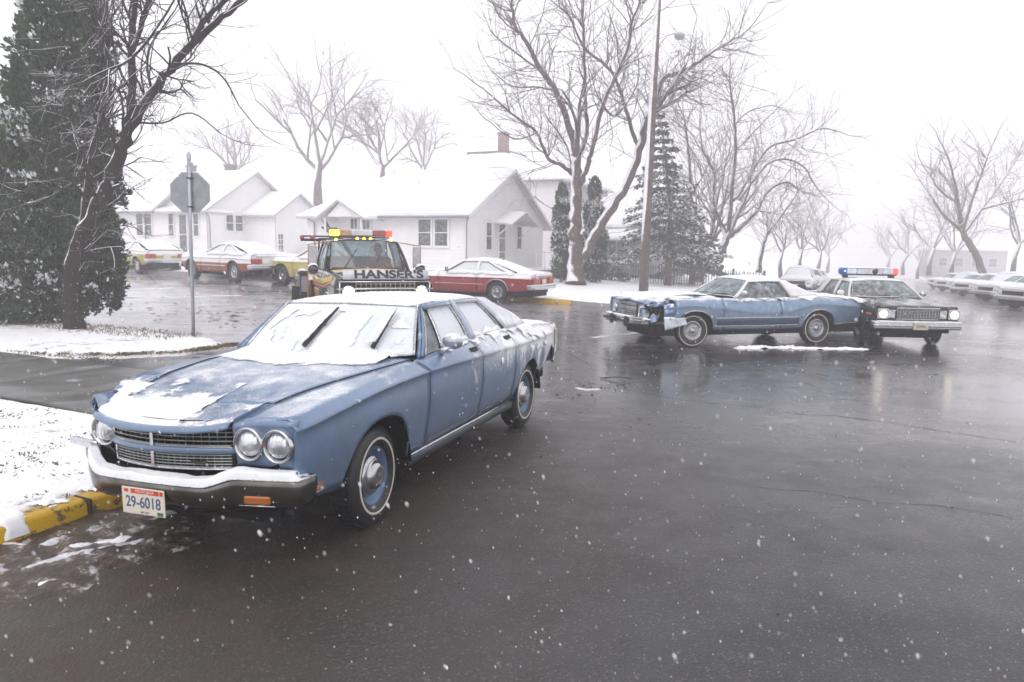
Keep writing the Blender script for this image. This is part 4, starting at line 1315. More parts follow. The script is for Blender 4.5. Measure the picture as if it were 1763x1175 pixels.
# ================================================================ the other vehicles
def from_wheels(front, rear, wb, ylat, sg=1):
    """root position and heading from two wheel contacts on the same side"""
    d = front-rear; d.z = 0; yaw = atan2(d.y, d.x); sc = d.length/wb
    n = Vector((-sin(yaw), cos(yaw), 0))*sg
    p = front - n*ylat*sc; p.z = (gz(front.x, front.y)+gz(rear.x, rear.y))/2
    return p, yaw, sc
def tail_lamps(root, x, z, y0, y1, h, mat=M_red, n=1):
    for sg in (1, -1):
        b = MB()
        for k in range(n):
            a = lerp(y0, y1, k/n); c = lerp(y0, y1, (k+1)/n)
            b.bevbox((x, sg*(a+c)/2, z), (.03, (c-a)*.92, h), .01)
        b.build('tail_light', mat, root, kind=None)
def bar_bumper(root, x, z, hw, h=.13, d=.10, mat=None, front=True, wrap=.22, snow=True, name='bumper', bow=.06):
    f = 1 if front else -1
    def fn(u, v):
        L = hw+wrap; q = lerp(-L, L, u); a = abs(q); s_ = 1 if q > 0 else -1
        k = clamp((a-hw+.06)/.12); e = max(0, a-hw-.06)
        y = q if a < hw-.06 else s_*(hw-.06+.06*sin(k*pi/2))
        xx = x - f*bow*(min(a, hw)/hw)**2 - f*(.06*(1-cos(k*pi/2))+e)
        prof = [(-.5, .5), (0, .5), (.12, .42), (.10, .05), (.16, 0), (.10, -.1), (.12, -.42), (0, -.5), (-.3, -.5)]
        i = min(7, int(v*8)); t = v*8-i
        px_, pz_ = lerp(prof[i][0], prof[i+1][0], t)*d, lerp(prof[i][1], prof[i+1][1], t)*h
        return Vector((xx+f*px_*cos(k*pi/2), y+s_*px_*sin(k*pi/2), z+pz_))
    b = MB(); b.grid(fn, 44, 16, flip=front); o = b.build(name, mat or M_chrome, root, solid=.006)
    if snow:
        snow_sheet('bumper_snow', lambda u, v: fn(u, v*.24)+Vector((0, 0, .002)), 80, 6, lambda u, v, p: .5+.5*fbm(p.y*5, p.x*3, 4), .022, root, edge=8)
    return o, fn
def end_face(root, P, x, z0, z1, mat, front=True, name='nose_panel', bow=.04, lean=.0, holes=None):
    f = 1 if front else -1
    xs = x-f*.02
    def fn(u, v):
        y = lerp(-1, 1, u); z = lerp(z0, z1, v); w = side_y(P, xs, z)-.005
        p = Vector((x - f*bow*abs(y)**2.2 + f*lean*(v-.5), y*w, min(z, top_z(P, xs, y*w)) if v > .99 else z))
        if v > .99: p.z = top_z(P, xs, y*w)-.004
        return P['warp'](p) if P.get('warp') else p
    b = MB(); b.grid(fn, 26, 8, flip=not front); b.build(name, mat, root, solid=.008); return fn
def std_P(xf, xr, hw, zs, zc, zl, wb, r, hood_drop=.05, deck_drop=.04, nose_in=.10, tail_in=.08, lean=.12, belt_up=.02, ar=.40, archh=None):
    P = dict(
        W=curve([(xf, hw-nose_in), (xf-.15, hw-nose_in*.45), (.4, hw), (-wb/2, hw), (-wb-.3, hw), (xr+.35, hw-tail_in*.4), (xr, hw-tail_in)]),
        low=curve([(xf, zl+.12), (xf-.3, zl+.06), (.3, zl), (-wb, zl), (-wb-.5, zl+.05), (xr, zl+.12)]),
        C=curve([(xf, zc-.06), (.3, zc), (-wb/2, zc), (-wb, zc+.01), (xr, zc-.02)]),
        S=curve([(xf, zs-hood_drop), (.4, zs-hood_drop*.4), (-.6, zs), (-wb/2, zs+belt_up), (-wb, zs+.01), (xr, zs-deck_drop)]),
        lean=curve([(xf, .06), (.3, lean*.8), (-.5, lean), (-wb, lean), (xr, .06)]),
        crown=curve([(xf, .015), (0, .035), (-wb, .03), (xr, .015)]),
        tuck=.07, arches=[(0, ar, r, 2.3), (-wb, ar-.02, r, 2.2)], step=.1)
    if archh: P['archh'] = archh
    return P
def cabin(P, wx, wtx, rtx, rx, zt, hw_r, zb, base_w, panes_x, rear_h=1.0, bow=.22, q=True, crown=.04, rz_tail=.0):
    """greenhouse numbers from a few positions; panes_x = list of (name, x0 base, x1 base, x0 top, x1 top)"""
    return dict(wbx=wx+.24, wbcx=wx, wby=base_w-.03, wbz=zb, wtx=wtx+.08, wtcx=wtx,
        by=lambda x: base_w if x > rx+.5 else lerp(base_w, base_w-.08, SS(rx+.5, rx-.1, x)), bz=lambda x: P['S'](x)+.004,
        ry=curve([(wtx+.1, hw_r-.03), ((wtx+rtx)/2, hw_r), (rtx-.2, hw_r-.03)]), rz=curve([(wtx+.15, zt-.03), ((wtx+rtx)/2, zt), (rtx-.3, zt-.03-rz_tail)]),
        crown=crown, rtx=rtx-.08, rtcx=rtx, rbx=rx-.08, rbcx=rx, rby=base_w-.13, rbz=P['S'](rx)+.02, rail=.09, pillars=[], panes=[])
def cover_with_snow(root, P, g, fns, hood=(.0, .9), trunk=None, th=.04, roofm=.9, glass=.5, seed=0, trunk_fn=None, hw=.8, cut=0.0):
    ws, rw, roof, G = fns
    if roofm: snow_sheet('roof_snow', lambda u, v: roof(u, v, .002), 40, 40, lambda u, v, p: roofm+.5*fbm(p.x*3+seed, p.y*3, 2), th, root, edge=14)
    if glass > -1:
        snow_sheet('rear_window_snow', lambda u, v: rw(u, lerp(.02, .98, v), .004), 20, 30, lambda u, v, p: glass+.7*fbm(p.x*3+seed, p.y*3, 7), th*.7, root, edge=12)
    if hood:
        def hf(u, v):
            x = lerp(hood[0], hood[1], u); h = P['W'](x)-P['lean'](x)-.0; y = lerp(-h, h, v); p = Vector((x, y, top_z(P, x, y)+.003)); return P['warp'](p) if P.get('warp') else p
        snow_sheet('hood_snow', hf, 40, 40, lambda u, v, p: .6-cut+.7*fbm(p.x*2+seed, p.y*2, 9), th, root, edge=14)
    if trunk:
        def tf(u, v):
            x = lerp(trunk[0], trunk[1], u); h = P['W'](x)-P['lean'](x)+.01; y = lerp(-h, h, v); return Vector((x, y, top_z(P, x, y)+.003))
        snow_sheet('boot_snow', tf, 30, 40, lambda u, v, p: .7+.5*fbm(p.x*2+seed, p.y*2, 5), th, root, edge=14)
def plain_lower(root, P, xf, xr, seams, paint, wb, names=None, sill=None):
    sill = sill or (lambda x: P['W'](x)-P['lean'](x)-.03)
    xs = [xf]+seams+[xr]
    nm = names or (['front_fender']+['door']*(len(seams)-1)+['rear_quarter'])
    for sg in (1, -1):
        for i in range(len(xs)-1):
            full = i == 0 or i == len(xs)-2
            if i == 0: sf = P['hoodY']
            elif i == len(xs)-2: sf = lambda x: lerp(sill(x), P['trunkY'](x), SS(P['deck0']+.3, P['deck0'], x))
            else: sf = sill
            side_panel(P, nm[i], xs[i+1], xs[i], sg, sf, paint if not isinstance(paint, list) else paint[i], root)

# ---------------------------------------------------------------- the wrecked light blue coupe
def build_wreck():
    fl, rl = gnd(1188, 597), gnd(1399, 592)
    pos, yaw, sc = from_wheels(fl, rl, 2.946, .80)
    root = thing('wrecked_coupe', 'light blue two-door coupe with white roof and smashed front corner, stopped in the crossing', 'car', pos, (0, 0, yaw), scale=sc)
    paint = snowy('coupe_blue_paint', (.19, .275, .39), .3, .3, thr=.66, soft=.40, dust=.48, blotch=.42, scale=3.5, coat=.5, fine=110)
    paintd = snowy('coupe_dark_blue_band', (.055, .085, .135), .35, .2, thr=1.1, soft=.2, dust=.2, blotch=.3)
    vinyl = snowy('white_vinyl_roof', (.74, .74, .74), .6, thr=.5, soft=.4)
    P = std_P(.98, -4.32, .97, .985, .80, .34, 2.946, .33, hood_drop=.10, deck_drop=.08, nose_in=.03, tail_in=.05, lean=.13, belt_up=-.01, ar=.43)
    P['archh'] = .40
    P['S'] = curve([(.98, .90), (.5, .955), (.1, .97), (-.6, .975), (-1.3, .955), (-2.2, .965), (-2.9, 1.0), (-3.5, .965), (-4.32, .89)])
    P['C'] = curve([(.98, .70), (.4, .80), (0, .82), (-.8, .74), (-1.6, .66), (-2.1, .68), (-2.9, .83), (-3.5, .80), (-4.32, .70)])
    P['sculpt'] = .004; P['lpow'] = 1.7
    P['hoodY'] = curve([(1.0, .62), (0, .74), (-.7, .78)]); P['trunkY'] = curve([(-2.9, .68), (-4.3, .62)]); P['deck0'] = -2.95
    def warp(p):
        k = SS(.30, .86, p.y)*SS(.34, .80, p.x)
        if k > 0:
            q = Vector((nz(p.x*6, p.y*6, p.z*6), nz(p.x*6+5, p.y*6, p.z*6+3), nz(p.x*6+9, p.y*6+2, p.z*6)))
            q += .5*Vector((nz(p.x*15, p.y*15, p.z*15), nz(p.x*15+5, p.y*15, p.z*15), nz(p.x*15, p.y*15+8, p.z*15)))
            p = p + Vector((-.26, -.18, -.05))*k*SS(.35, .8, p.z) + q*.12*k
        return p
    P['warp'] = warp
    sill = lambda x: P['W'](x)-P['lean'](x)-.02
    for sg in (1, -1):
        side_panel(P, 'front_fender', -.66, .97 if sg < 0 else .56, sg, P['hoodY'], paint, root, label='buckled front fender' if sg > 0 else None)
        side_panel(P, 'door', -2.02, -.66, sg, sill, paint, root)
        side_panel(P, 'rear_quarter', -4.30, -2.02, sg, lambda x: lerp(sill(x), P['trunkY'](x), SS(-2.5, -2.95, x)), paint, root)
        b = MB()
        def band(u, v, x0=-.50, x1=-2.44):
            x = lerp(x0, x1, u); z = lerp(.43, .57, v); return Vector((x, sg*(side_y(P, x, z)+.006), z))
        b.grid(band, 20, 3, flip=(sg > 0)); b.build('lower_band', paintd, root, solid=.004)
        for z in (.58, .42):
            b = MB()
            b.tube([(x, sg*(side_y(P, x, z)+.010), z) for x in [lerp(-.46, -2.50, i/20) for i in range(21)]], .010, 5)
            if z < .5: b.tube([(x, sg*(side_y(P, x, z)+.010), z+.02*(i/10)) for i, x in enumerate([lerp(-3.42, -4.25, i/10) for i in range(11)])], .010, 5)
            b.build('side_moulding', M_chrome, root)
        for xc in (0, -2.946):                              # bright wheel-arch lips
            b = MB(); r = [a[1] for a in P['arches'] if a[0] == xc][0]
            pts = []
            for i in range(25):
                a = pi*i/24; x = xc+r*cos(a)*.999; z = arch_z(P, x)
                if sg > 0 and xc == 0 and x > .30: continue
                pts.append((x, sg*(side_y(P, x, z)+.006), z))
            b.tube(pts, .011, 5); b.build('arch_trim', M_chrome, root)
    # hood, tented up in the middle by the blow
    P['bulge'] = lambda x, y: .035*math.exp(-(y/.22)**2)*SS(-.6, .3, x) + .06*SS(.1, .55, y)*SS(-.75, -.1, x)*SS(.75, .1, x)
    deck(P, 'hood', -.60, .99, P['hoodY'], paint, root, 26, 24, lip=.06, lipz=.05)
    P['bulge'] = lambda x, y: .0
    deck(P, 'boot_lid', -3.05, -4.31, P['trunkY'], paint, root, 14, 14, lip=.1, lipz=.06)
    b = MB(); b.box((-.75, 0, .93), (.35, 1.5, .06)); b.build('cowl', M_black, root)
    underbody(P, root, -4.25, .80, .66)
    g = cabin(P, -1.02, -1.42, -2.24, -2.98, 1.325, .60, .985, .80, [], crown=.045)
    g['pillars'] = [('a_pillar', -1.02, -.92, -1.44, -1.38, 'r'), ('c_pillar', -2.98, -2.32, -2.30, -2.14, 'r')]
    g['panes'] = [('door_window', -2.32, -1.06, -2.13, -1.46, M_glass_clear)]
    fns = greenhouse(g, root, vinyl, vinyl, M_glass_clear, M_glass_clear, M_glass_clear, M_chrome)
    cover_with_snow(root, P, g, fns, hood=(-.55, .93), trunk=(-3.1, -4.25), th=.035, seed=3, glass=.0, cut=.0)
    for sg in (1, -1):
        def led(u, v):
            x = lerp(-1.0, -4.2, u); y0 = P['W'](x)-P['lean'](x); y = lerp(y0-.03, y0+.10, v)
            return Vector((x, sg*y, P['S'](x)+.006-.10*SS(.3, 1.2, v)))
        snow_sheet('door_snow', led, 90, 8, lambda u, v, p: .45-.7*v+.6*fbm(p.x*4, p.y*6, 5, 5)+.1*nz(p.x*50, p.y*50, 1), .012, root)
    # front: surviving right half keeps lamp and grille
    end_face(root, P, .97, .48, .80, paint, bow=.03)
    b = MB()
    for i in range(7):
        z = lerp(.80, .58, i/6); b.tube([(.985-.0*i, -.36, z), (.99, 0, z-.0), (.985, .34, z)], .006, 4)
    for k in range(15):
        y = lerp(-.36, .34, k/14); b.tube([(.988, y, .80), (.988, y, .58)], .005, 4)
    o = b.build('grille', M_chromeplain, root)
    b = MB(); b.box((.975, -.01, .69), (.02, .74, .24)); b.build('grille_backing', M_black, o)
    b = MB(); b.box((1.0, -.01, .825), (.02, .78, .03)); b.box((1.0, -.01, .565), (.02, .76, .025)); b.build('grille_surround', M_chrome, o)
    b = MB(); b.lathe([(.078, .0), (.09, .02), (.10, .01), (.105, -.02)], 24, 'x', (.98, -.66, .70)); ob = b.build('headlight_bezel', M_chromeplain, root)
    b = MB(); b.lathe([(.0005, .028), (.05, .018), (.078, 0)], 24, 'x', (.98, -.66, .70)); b.build('headlight', M_lens, root)
    # smashed left: hollow bucket, bent bezel, hanging pieces of fender
    b = MB(); b.lathe([(.15, .02), (.12, -.05), (.07, -.12), (.0005, -.13)], 18, 'x', (.88, .58, .68)); b.box((.60, .55, .64), (.30, .34, .34)); b.build('lamp_bucket', M_black, root)
    b = MB(); b.tube([warp(Vector((.98, .60+.13*cos(a), .68+.13*sin(a)*1.1))) + Vector((.04, .0, 0)) for a in [2*pi*i/24 for i in range(20)]], .018, 6); b.build('torn_lamp_bezel', M_chromeplain, root)
    sh = snowy('crumpled_panel', (.17, .27, .42), .3, .3, thr=.45, soft=.5, dust=.3, blotch=.5, scale=5)
    def crum(x0, x1, z0, z1, y, amp, seed):
        def f(u, v):
            x = lerp(x0, x1, u); z = lerp(z0, z1, v)
            k = amp*(fbm(x*5+seed, z*5, seed, 3)); return Vector((x+k*.5, y+k, z+k*.3-.04*u))
        return f
    b = MB(); b.grid(crum(.26, .66, .90, .54, .88, .14, 3), 18, 14); b.build('crumpled_fender_piece', sh, root, solid=.008)
    b = MB(); b.grid(crum(.44, .80, .93, .82, .70, .12, 8), 12, 8); b.build('crumpled_fender_piece', sh, root, solid=.008)
    def skirt(u, v):
        x = lerp(.20, .68, u); z = lerp(lerp(.60, .62, u), lerp(.47, .36, u), v)
        return Vector((x, .93+.05*v+.03*fbm(x*6, z*6, 2), z))
    b = MB(); b.grid(skirt, 10, 6); b.build('hanging_fender_skirt', snowy('white_bent_panel', (.5, .55, .62), .4, thr=.1, soft=.6), root, solid=.01)
    b = MB(); b.tube([(.85, .45, .50), (.80, .75, .47), (.62, .90, .50)], .03, 6); b.tube([(.9, .2, .46), (.86, .6, .44)], .04, 6); b.build('bumper_bracket', M_darkmetal, root)
    o, bf = bar_bumper(root, 1.16, .50, .93, h=.15, d=.16, bow=.10, wrap=.10, name='front_bumper', mat=simple('wreck_bumper_chrome', (.42, .42, .42), .22, 1.0, var=.3, scale=5))
    o.rotation_euler = (radians(2.5), 0, radians(-2))
    b = MB()
    for y in (-.35, .30): b.bevbox((1.19, y, .49), (.08, .06, .20), .015)
    b.box((1.165, -.62, .49), (.03, .38, .05)); b.box((1.17, .02, .49), (.03, .5, .05)); b.build('bumper_guard', M_vinyl, root)
    o, bf = bar_bumper(root, -4.42, .56, .90, h=.16, d=.12, front=False, name='rear_bumper')
    end_face(root, P, -4.31, .50, .86, paint, front=False, name='tail_panel'); tail_lamps(root, -4.33, .72, .48, .84, .20)
    for x, sg in ((0, 1), (0, -1), (-2.946, 1), (-2.946, -1)):
        put_wheel('wire', (x, sg*.80, .335), sg, root, (-.12 if x == 0 else 0), r=.335, w=.20, ww=.290)
    mirror(root, Vector((-1.08, .86, .97)), 1, snowy('mirror_housing', (.5, .52, .58), .3, .6, thr=.5)); seats(root, (-1.85, -2.55)); steering(root, -1.2, .38, .90)
    b = MB(); b.box((-1.93, .86, .905), (.16, .02, .025)); b.build('door_handle', M_chromeplain, root)
    b = MB()
    for y in (-.3, .25): b.tube([fns[0](.03, (y+.8)/1.6, .02), fns[0](.10, (y+.8)/1.6+.22, .02)], .010, 4)
    b.build('wiper', M_darkmetal, root)
build_wreck()

# ---------------------------------------------------------------- police car
def build_police():
    yaw = radians(267); wl = gnd(1602, 592)
    pos = wl - Vector((-sin(yaw), cos(yaw), 0))*.76; pos.z = gz(wl.x, wl.y)
    root = thing('police_car', 'black and white police car with a blue and red light bar, touching the wrecked coupe', 'police car', pos, (0, 0, yaw))
    black = snowy('police_black_paint', (.018, .018, .020), .18, .1, thr=1.12, soft=.2, dust=.30, blotch=.2, coat=.8, fine=120)
    white = snowy('police_white_paint', (.72, .71, .68), .35, thr=.9, soft=.2, coat=.4)
    P = std_P(.86, -4.05, .92, .945, .78, .32, 2.86, .33, hood_drop=.07, deck_drop=.05, nose_in=.04, tail_in=.05, lean=.09, ar=.39)
    P['hoodY'] = curve([(1.0, .70), (-.7, .76)]); P['trunkY'] = curve([(-2.9, .68), (-4.0, .66)]); P['deck0'] = -3.0
    def warp(p):
        k = SS(-.45, -.85, p.y)*SS(-.1, .5, p.x)
        if k > 0:
            q = Vector((nz(p.x*6, p.y*6, p.z*6), nz(p.x*6+5, p.y*6, p.z*6), nz(p.x*6, p.y*6+5, p.z*6)))
            p = p+Vector((-.16, .16, -.03))*k+q*.06*k
        return p
    P['warp'] = warp
    P['bulge'] = lambda x, y: .03*math.exp(-(abs(abs(y)-.28)/.10)**2)*SS(-.6, -.3, x)*SS(.86, .6, x)
    plain_lower(root, P, .85, -4.04, [-.62, -1.62, -2.5], [black, white, white, black], 2.86)
    deck(P, 'hood', -.60, .86, P['hoodY'], black, root, 20, 22, lip=.05, lipz=.03)
    deck(P, 'boot_lid', -3.1, -4.05, P['trunkY'], black, root, 12, 12, lip=.1, lipz=.06)
    b = MB(); b.box((-.7, 0, .93), (.3, 1.45, .04)); b.build('cowl', M_black, root)
    underbody(P, root, -4.0, .74, .66)
    g = cabin(P, -.72, -1.18, -2.42, -3.02, 1.345, .62, .975, .80, [], crown=.03)
    g['pillars'] = [('a_pillar', -.74, -.64, -1.20, -1.14, 'r'), ('b_pillar', -1.68, -1.60, -1.72, -1.65, 'r'), ('c_pillar', -3.02, -2.52, -2.46, -2.34, 'r')]
    g['panes'] = [('front_door_window', -1.60, -.78, -1.65, -1.22, M_glass_clear), ('rear_door_window', -2.52, -1.68, -2.35, -1.72, M_glass_clear)]
    fns = greenhouse(g, root, white, white, M_glass_clear, M_glass_clear, M_glass_clear, M_chrome)
    cover_with_snow(root, P, g, fns, hood=None, trunk=(-3.1, -4.0), th=.02, roofm=.35, glass=.0)
    end_face(root, P, .86, .46, .86, black, bow=.02)
    # grille
    b = MB(); b.box((.872, 0, .715), (.02, .86, .225)); bk = b.build('grille_backing', M_black, root)
    b = MB()
    for i in range(7): z = lerp(.62, .81, i/6); b.box((.892, 0, z), (.014, .84, .008))
    for k in range(15): b.box((.886, lerp(-.42, .42, k/14), .715), (.012, .008, .20))
    b.build('grille', M_chromeplain, root)
    b = MB(); b.bevbox((.90, 0, .838), (.05, .90, .030), .01); b.box((.89, 0, .605), (.02, .88, .014)); b.bevbox((.91, 0, .868), (.02, .03, .04), .006); b.build('grille_surround', M_chrome, root)
    for sg in (1, -1):
        c = warp(Vector((.875, sg*.755, .715))) if sg > 0 else Vector((.875, -.70, .715))
        b = MB(); b.bevbox(c, (.03, .235, .225), .02); o = b.build('headlight_bezel', M_chromeplain, root)
        b = MB(); b.lathe([(.0005, .028), (.05, .02), (.082, .004), (.088, 0)], 24, 'x', c+Vector((.016, 0, 0))); b.build('headlight', M_lens_lit, root)
        b = MB(); b.bevbox(Vector((.875, sg*.53, .715)), (.02, .15, .17), .01); b.build('parking_light', M_lens, root)
    b = MB(); c = Vector((.70, -.93, .70)); b.bevbox(c, (.16, .03, .05), .01, R=Matrix.Rotation(.3, 3, 'Z')); b.build('side_marker', M_amber, root)
    # torn corner
    def tear(u, v):
        x = lerp(.20, .80, u); z = lerp(.90, .42, v); k = fbm(x*6, z*6, 4, 4)
        return Vector((x+.05*k, -.90+.10*k+.12*u, z+.05*k))
    b = MB(); b.grid(tear, 14, 12); b.build('crumpled_fender_piece', black, root, solid=.008)
    bar_bumper(root, 1.0, .48, .90, h=.15, d=.12, bow=.05, name='front_bumper', wrap=.16)
    b = MB(); b.bevbox((1.025, 0.02, .475), (.006, .305, .152), .004); pl = b.build('licence_plate', snowy('police_plate', (.55, .53, .42), .5, thr=1.2), root)
    b = MB(); b.box((1.0285, .02, .475), (.002, .19, .05)); b.build('plate_number', simple('plate_grey', (.28, .27, .25), .6), pl)
    bar_bumper(root, -4.15, .54, .88, h=.14, d=.1, front=False, name='rear_bumper')
    end_face(root, P, -4.04, .50, .84, black, front=False, name='tail_panel'); tail_lamps(root, -4.06, .70, .55, .84, .14)
    for x, sg in ((0, 1), (0, -1), (-2.86, 1), (-2.86, -1)):
        put_wheel('plain', (x, sg*.77, .33), sg, root, (-.10 if x == 0 else 0), r=.33, w=.20)
    for sg in (1, -1): mirror(root, Vector((-.88, sg*.84, .96)), sg, white if sg < 0 else M_chrome)
    seats(root, (-1.5, -2.4)); steering(root, -.95, .36, .90)
    b = MB()
    for y in (-.40, .25): b.tube([fns[0](.02, (y+.78)/1.56, .02), fns[0](.06, (y+.78)/1.56+.28, .02)], .010, 4)
    b.build('wiper', M_darkmetal, root)
    # light bar
    zb = 1.50; x = -1.72
    b = MB(); b.box((x, 0, zb-.045), (.20, 1.26, .03))
    for y in (-.55, .55): b.bevbox((x, y, zb-.085), (.16, .10, .06), .01)
    b.build('light_bar_mount', M_darkmetal, root)
    b = MB(); b.bevbox((x, 0, zb+.04), (.22, .60, .15), .02); lb = b.build('light_bar_siren', simple('brushed_metal', (.66, .66, .70), .35, .8), root)
    b = MB(); b.lathe([(.0005, .13), (.05, .125), (.07, .11)], 18, 'x', (x, .12, zb+.04)); b.build('siren_speaker', M_darkmetal, lb)
    for sg, m in ((-1, M_bluel), (1, M_red)):
        b = MB(); b.bevbox((x, sg*.455, zb+.04), (.23, .30, .15), .03); b.build('light_bar_lens', simple('clear_plastic', (.62, .64, .72) if sg < 0 else (.70, .60, .60), .2), root)
        b = MB(); b.bevbox((x, sg*.60, zb+.04), (.24, .17, .165), .035); o = b.build('light_bar_lens', m if sg < 0 else M_redlit, root)
    b = MB(); b.lathe([(.0005, .0), (.02, -.01), (.022, -.03)], 12, 'x', (x+.145, -.60, zb+.045)); b.build('lamp_glow', mk_lens('lit_cyan', (.2, .5, .7), (.2, .7, 1.0), 2.0), root)
    snow_sheet('light_bar_snow', lambda u, v: Vector((lerp(x-.11, x+.11, u), lerp(-.66, .66, v), zb+.118)), 8, 50, lambda u, v, p: .5, .018, root, edge=8)
build_police()

# ---------------------------------------------------------------- generic snowed-in parked car
def parked(name, label, cat, pos, yaw, colr, wb=2.85, xf=.9, xr=-4.0, hw=.92, zt=1.30, wx=-.85, wtx=-1.3, rtx=-2.3, rx=-3.1, seams=(-.66, -1.95), style='rally', group=None,
           thr=.25, lamp='tail', lip=False, moulding=None, wr=.32, sc=1.0, zs=.93, snow=.05, side_snow=None, zc=.76, bodysnow=True, glassmat=None):
    root = thing(name, label, cat, pos, (0, 0, yaw), group=group, scale=sc)
    paint = snowy(name+'_paint_'+str(round(sum(colr)*1000)), colr, .35, .1, thr=thr, soft=.35, dust=.35, blotch=.35, scale=4, coat=.4, fine=60, band=(.60, .15, 1.0)) if not side_snow else side_snow
    P = std_P(xf, xr, hw, zs, zc, .30, wb, wr, ar=wr+.08, lean=.14)
    P['hoodY'] = curve([(xf, .66), (-.7, .76)]); P['trunkY'] = curve([(-2.9, .66), (xr, .62)]); P['deck0'] = rx
    P['archh'] = wr+.05; P['step'] = .16
    plain_lower(root, P, xf-.01, xr+.01, list(seams), paint, wb)
    deck(P, 'hood', wx+.22, xf, P['hoodY'], paint, root, 12, 12, lip=.08, lipz=.06)
    if xr < rx-.2: deck(P, 'boot_lid', rx-.06, xr, P['trunkY'], paint, root, 10, 12, lip=.1, lipz=.06)
    underbody(P, root, xr+.05, xf-.1, .62)
    g = cabin(P, wx, wtx, rtx, rx, zt-.04, .58, .97, .78, [])
    g['pillars'] = [('a_pillar', wx, wx+.09, wtx-.02, wtx+.04, 'r'), ('b_pillar', seams[-1]-.04, seams[-1]+.06, seams[-1]-.02, seams[-1]+.05, 'b'), ('c_pillar', rx, rx+.35, rtx-.05, rtx+.02, 'r')]
    gm = glassmat or M_glass_frost
    g['panes'] = [('door_window', seams[-1]+.06, wx-.04, seams[-1]+.05, wtx-.04, gm), ('quarter_window', rx+.35, seams[-1]-.04, rtx+.02, seams[-1]-.02, gm)]
    fns = greenhouse(g, root, paint, paint, gm, gm, M_glass_frost, M_chrome, nroof=10, simple_=False)
    cover_with_snow(root, P, g, fns, hood=(wx+.3, xf-.03), trunk=(rx-.02, xr+.02) if xr < rx-.2 else None, th=snow, seed=pos[0], glass=.8)
    for sg in (1, -1):
        def led(u, v):
            x = lerp(wx, rx, u); y0 = P['W'](x)-P['lean'](x); y = lerp(y0-.05, y0+.10, v)
            return Vector((x, sg*y, P['S'](x)+.01-.09*SS(.3, 1.2, v)))
        snow_sheet('ledge_snow', led, 40, 6, lambda u, v, p: .8-.7*v+.3*fbm(p.x*4, p.y*6, 5), .03, root)
    end_face(root, P, xf-.0, .44, .82, paint); end_face(root, P, xr, .46, .84, paint, front=False, name='tail_panel')
    bar_bumper(root, xf+.12, .48, hw-.04, h=.13, name='front_bumper'); bar_bumper(root, xr-.12, .50, hw-.05, h=.14, front=False, name='rear_bumper')
    b = MB(); b.box((xf+.005, 0, .68), (.03, 1.0, .16)); b.build('grille', M_black, root)
    for sg in (1, -1):
        b = MB(); b.lathe([(.0005, .03), (.06, .02), (.085, 0)], 16, 'x', (xf+.0, sg*.66, .68)); b.build('headlight', M_lens, root)
    tail_lamps(root, xr-.02, .70, .42, .82, .15, M_red, 3)
    b = MB(); b.bevbox((xr-.03, 0, .68), (.01, .30, .15), .003); b.build('licence_plate', M_plate_white, root)
    for sg in (1, -1):
        if moulding:
            b = MB()
            for z in moulding[1:]:
                b.tube([(x, sg*(side_y(P, x, z)+.008), z) for x in [lerp(-.45, -wb+.45, i/12) for i in range(13)]], moulding[0], 5)
            b.build('side_moulding', M_white_paint if moulding[0] > .012 else M_chrome, root)
        if lip:
            for xc in (0, -wb):
                b = MB(); r = [a[1] for a in P['arches'] if a[0] == xc][0]
                pts = [(xc+r*cos(pi*i/20)*.999, sg*(side_y(P, xc, arch_z(P, xc+r*cos(pi*i/20)*.999))+.012), arch_z(P, xc+r*cos(pi*i/20)*.999)) for i in range(21)]
                b.tube(pts, .020, 5); b.build('arch_trim', M_chrome, root)
    for x, sg in ((0, 1), (0, -1), (-wb, 1), (-wb, -1)):
        put_wheel(style, (x, sg*(hw-.15), wr), sg, root, 0, r=wr, w=.20)
    return root, P, g, fns
YV = atan2(VT[1], VT[0])
def beside(rear_px, wb, ylat, yaw, sc=1.0):
    r = gnd(*rear_px); d = Vector((cos(yaw), sin(yaw), 0)); n = Vector((-sin(yaw), cos(yaw), 0))
    p = r + d*wb*sc - n*ylat*sc; p.z = gz(r.x, r.y); return p
# red coupe behind the truck
p = beside((858, 521), 2.85, .78, YV)
red_paint = snowy('red_coupe_paint', (.33, .022, .018), .32, .1, thr=.62, soft=.5, dust=.50, blotch=.30, scale=2.5, coat=.5, fine=50, band=(.72, .16, .75))
red, RP, rg, rf = parked('parked_coupe', 'dark red fastback coupe with chrome-ringed wheel arches, half hidden behind the tow truck', 'car', p, YV, (.33, .022, .018),
    wb=2.85, xf=1.0, xr=-4.05, hw=.95, zt=1.34, wx=-.98, wtx=-1.50, rtx=-2.35, rx=-3.45, seams=(-.70, -2.10), lip=True, moulding=(.011, .56), wr=.34, side_snow=red_paint)
mirror(red, Vector((-1.05, .86, .93)), 1, M_darkmetal)
# copper fastback
fl, rl = gnd(335, 479.5), gnd(407, 487.5)
pb, yb, sb = from_wheels(fl, rl, 2.76, .76)
cop = snowy('copper_paint', (.30, .075, .022), .4, .1, thr=.62, soft=.35, dust=.30, blotch=.2, scale=3, coat=.3, fine=50, band=(.60, .07, 1.2))
parked('parked_fastback', 'copper brown fastback with white side stripe, snow down to its waist, behind the stop sign', 'car', pb, yb, (.30, .08, .025),
    wb=2.76, xf=.85, xr=-3.75, hw=.90, zt=1.27, wx=-1.0, wtx=-1.5, rtx=-2.15, rx=-3.35, seams=(-.75, -2.0), moulding=(.016, .52), wr=.33, side_snow=cop, sc=sb, style='rally')
print('COPPER scale', sb, 'yaw', math.degrees(yb))
yel = snowy('lime_yellow_paint', (.42, .40, .03), .4, 0, thr=.62, soft=.35, dust=.30, blotch=.2, scale=3, coat=.3, fine=50, band=(.70, .07, 1.2))
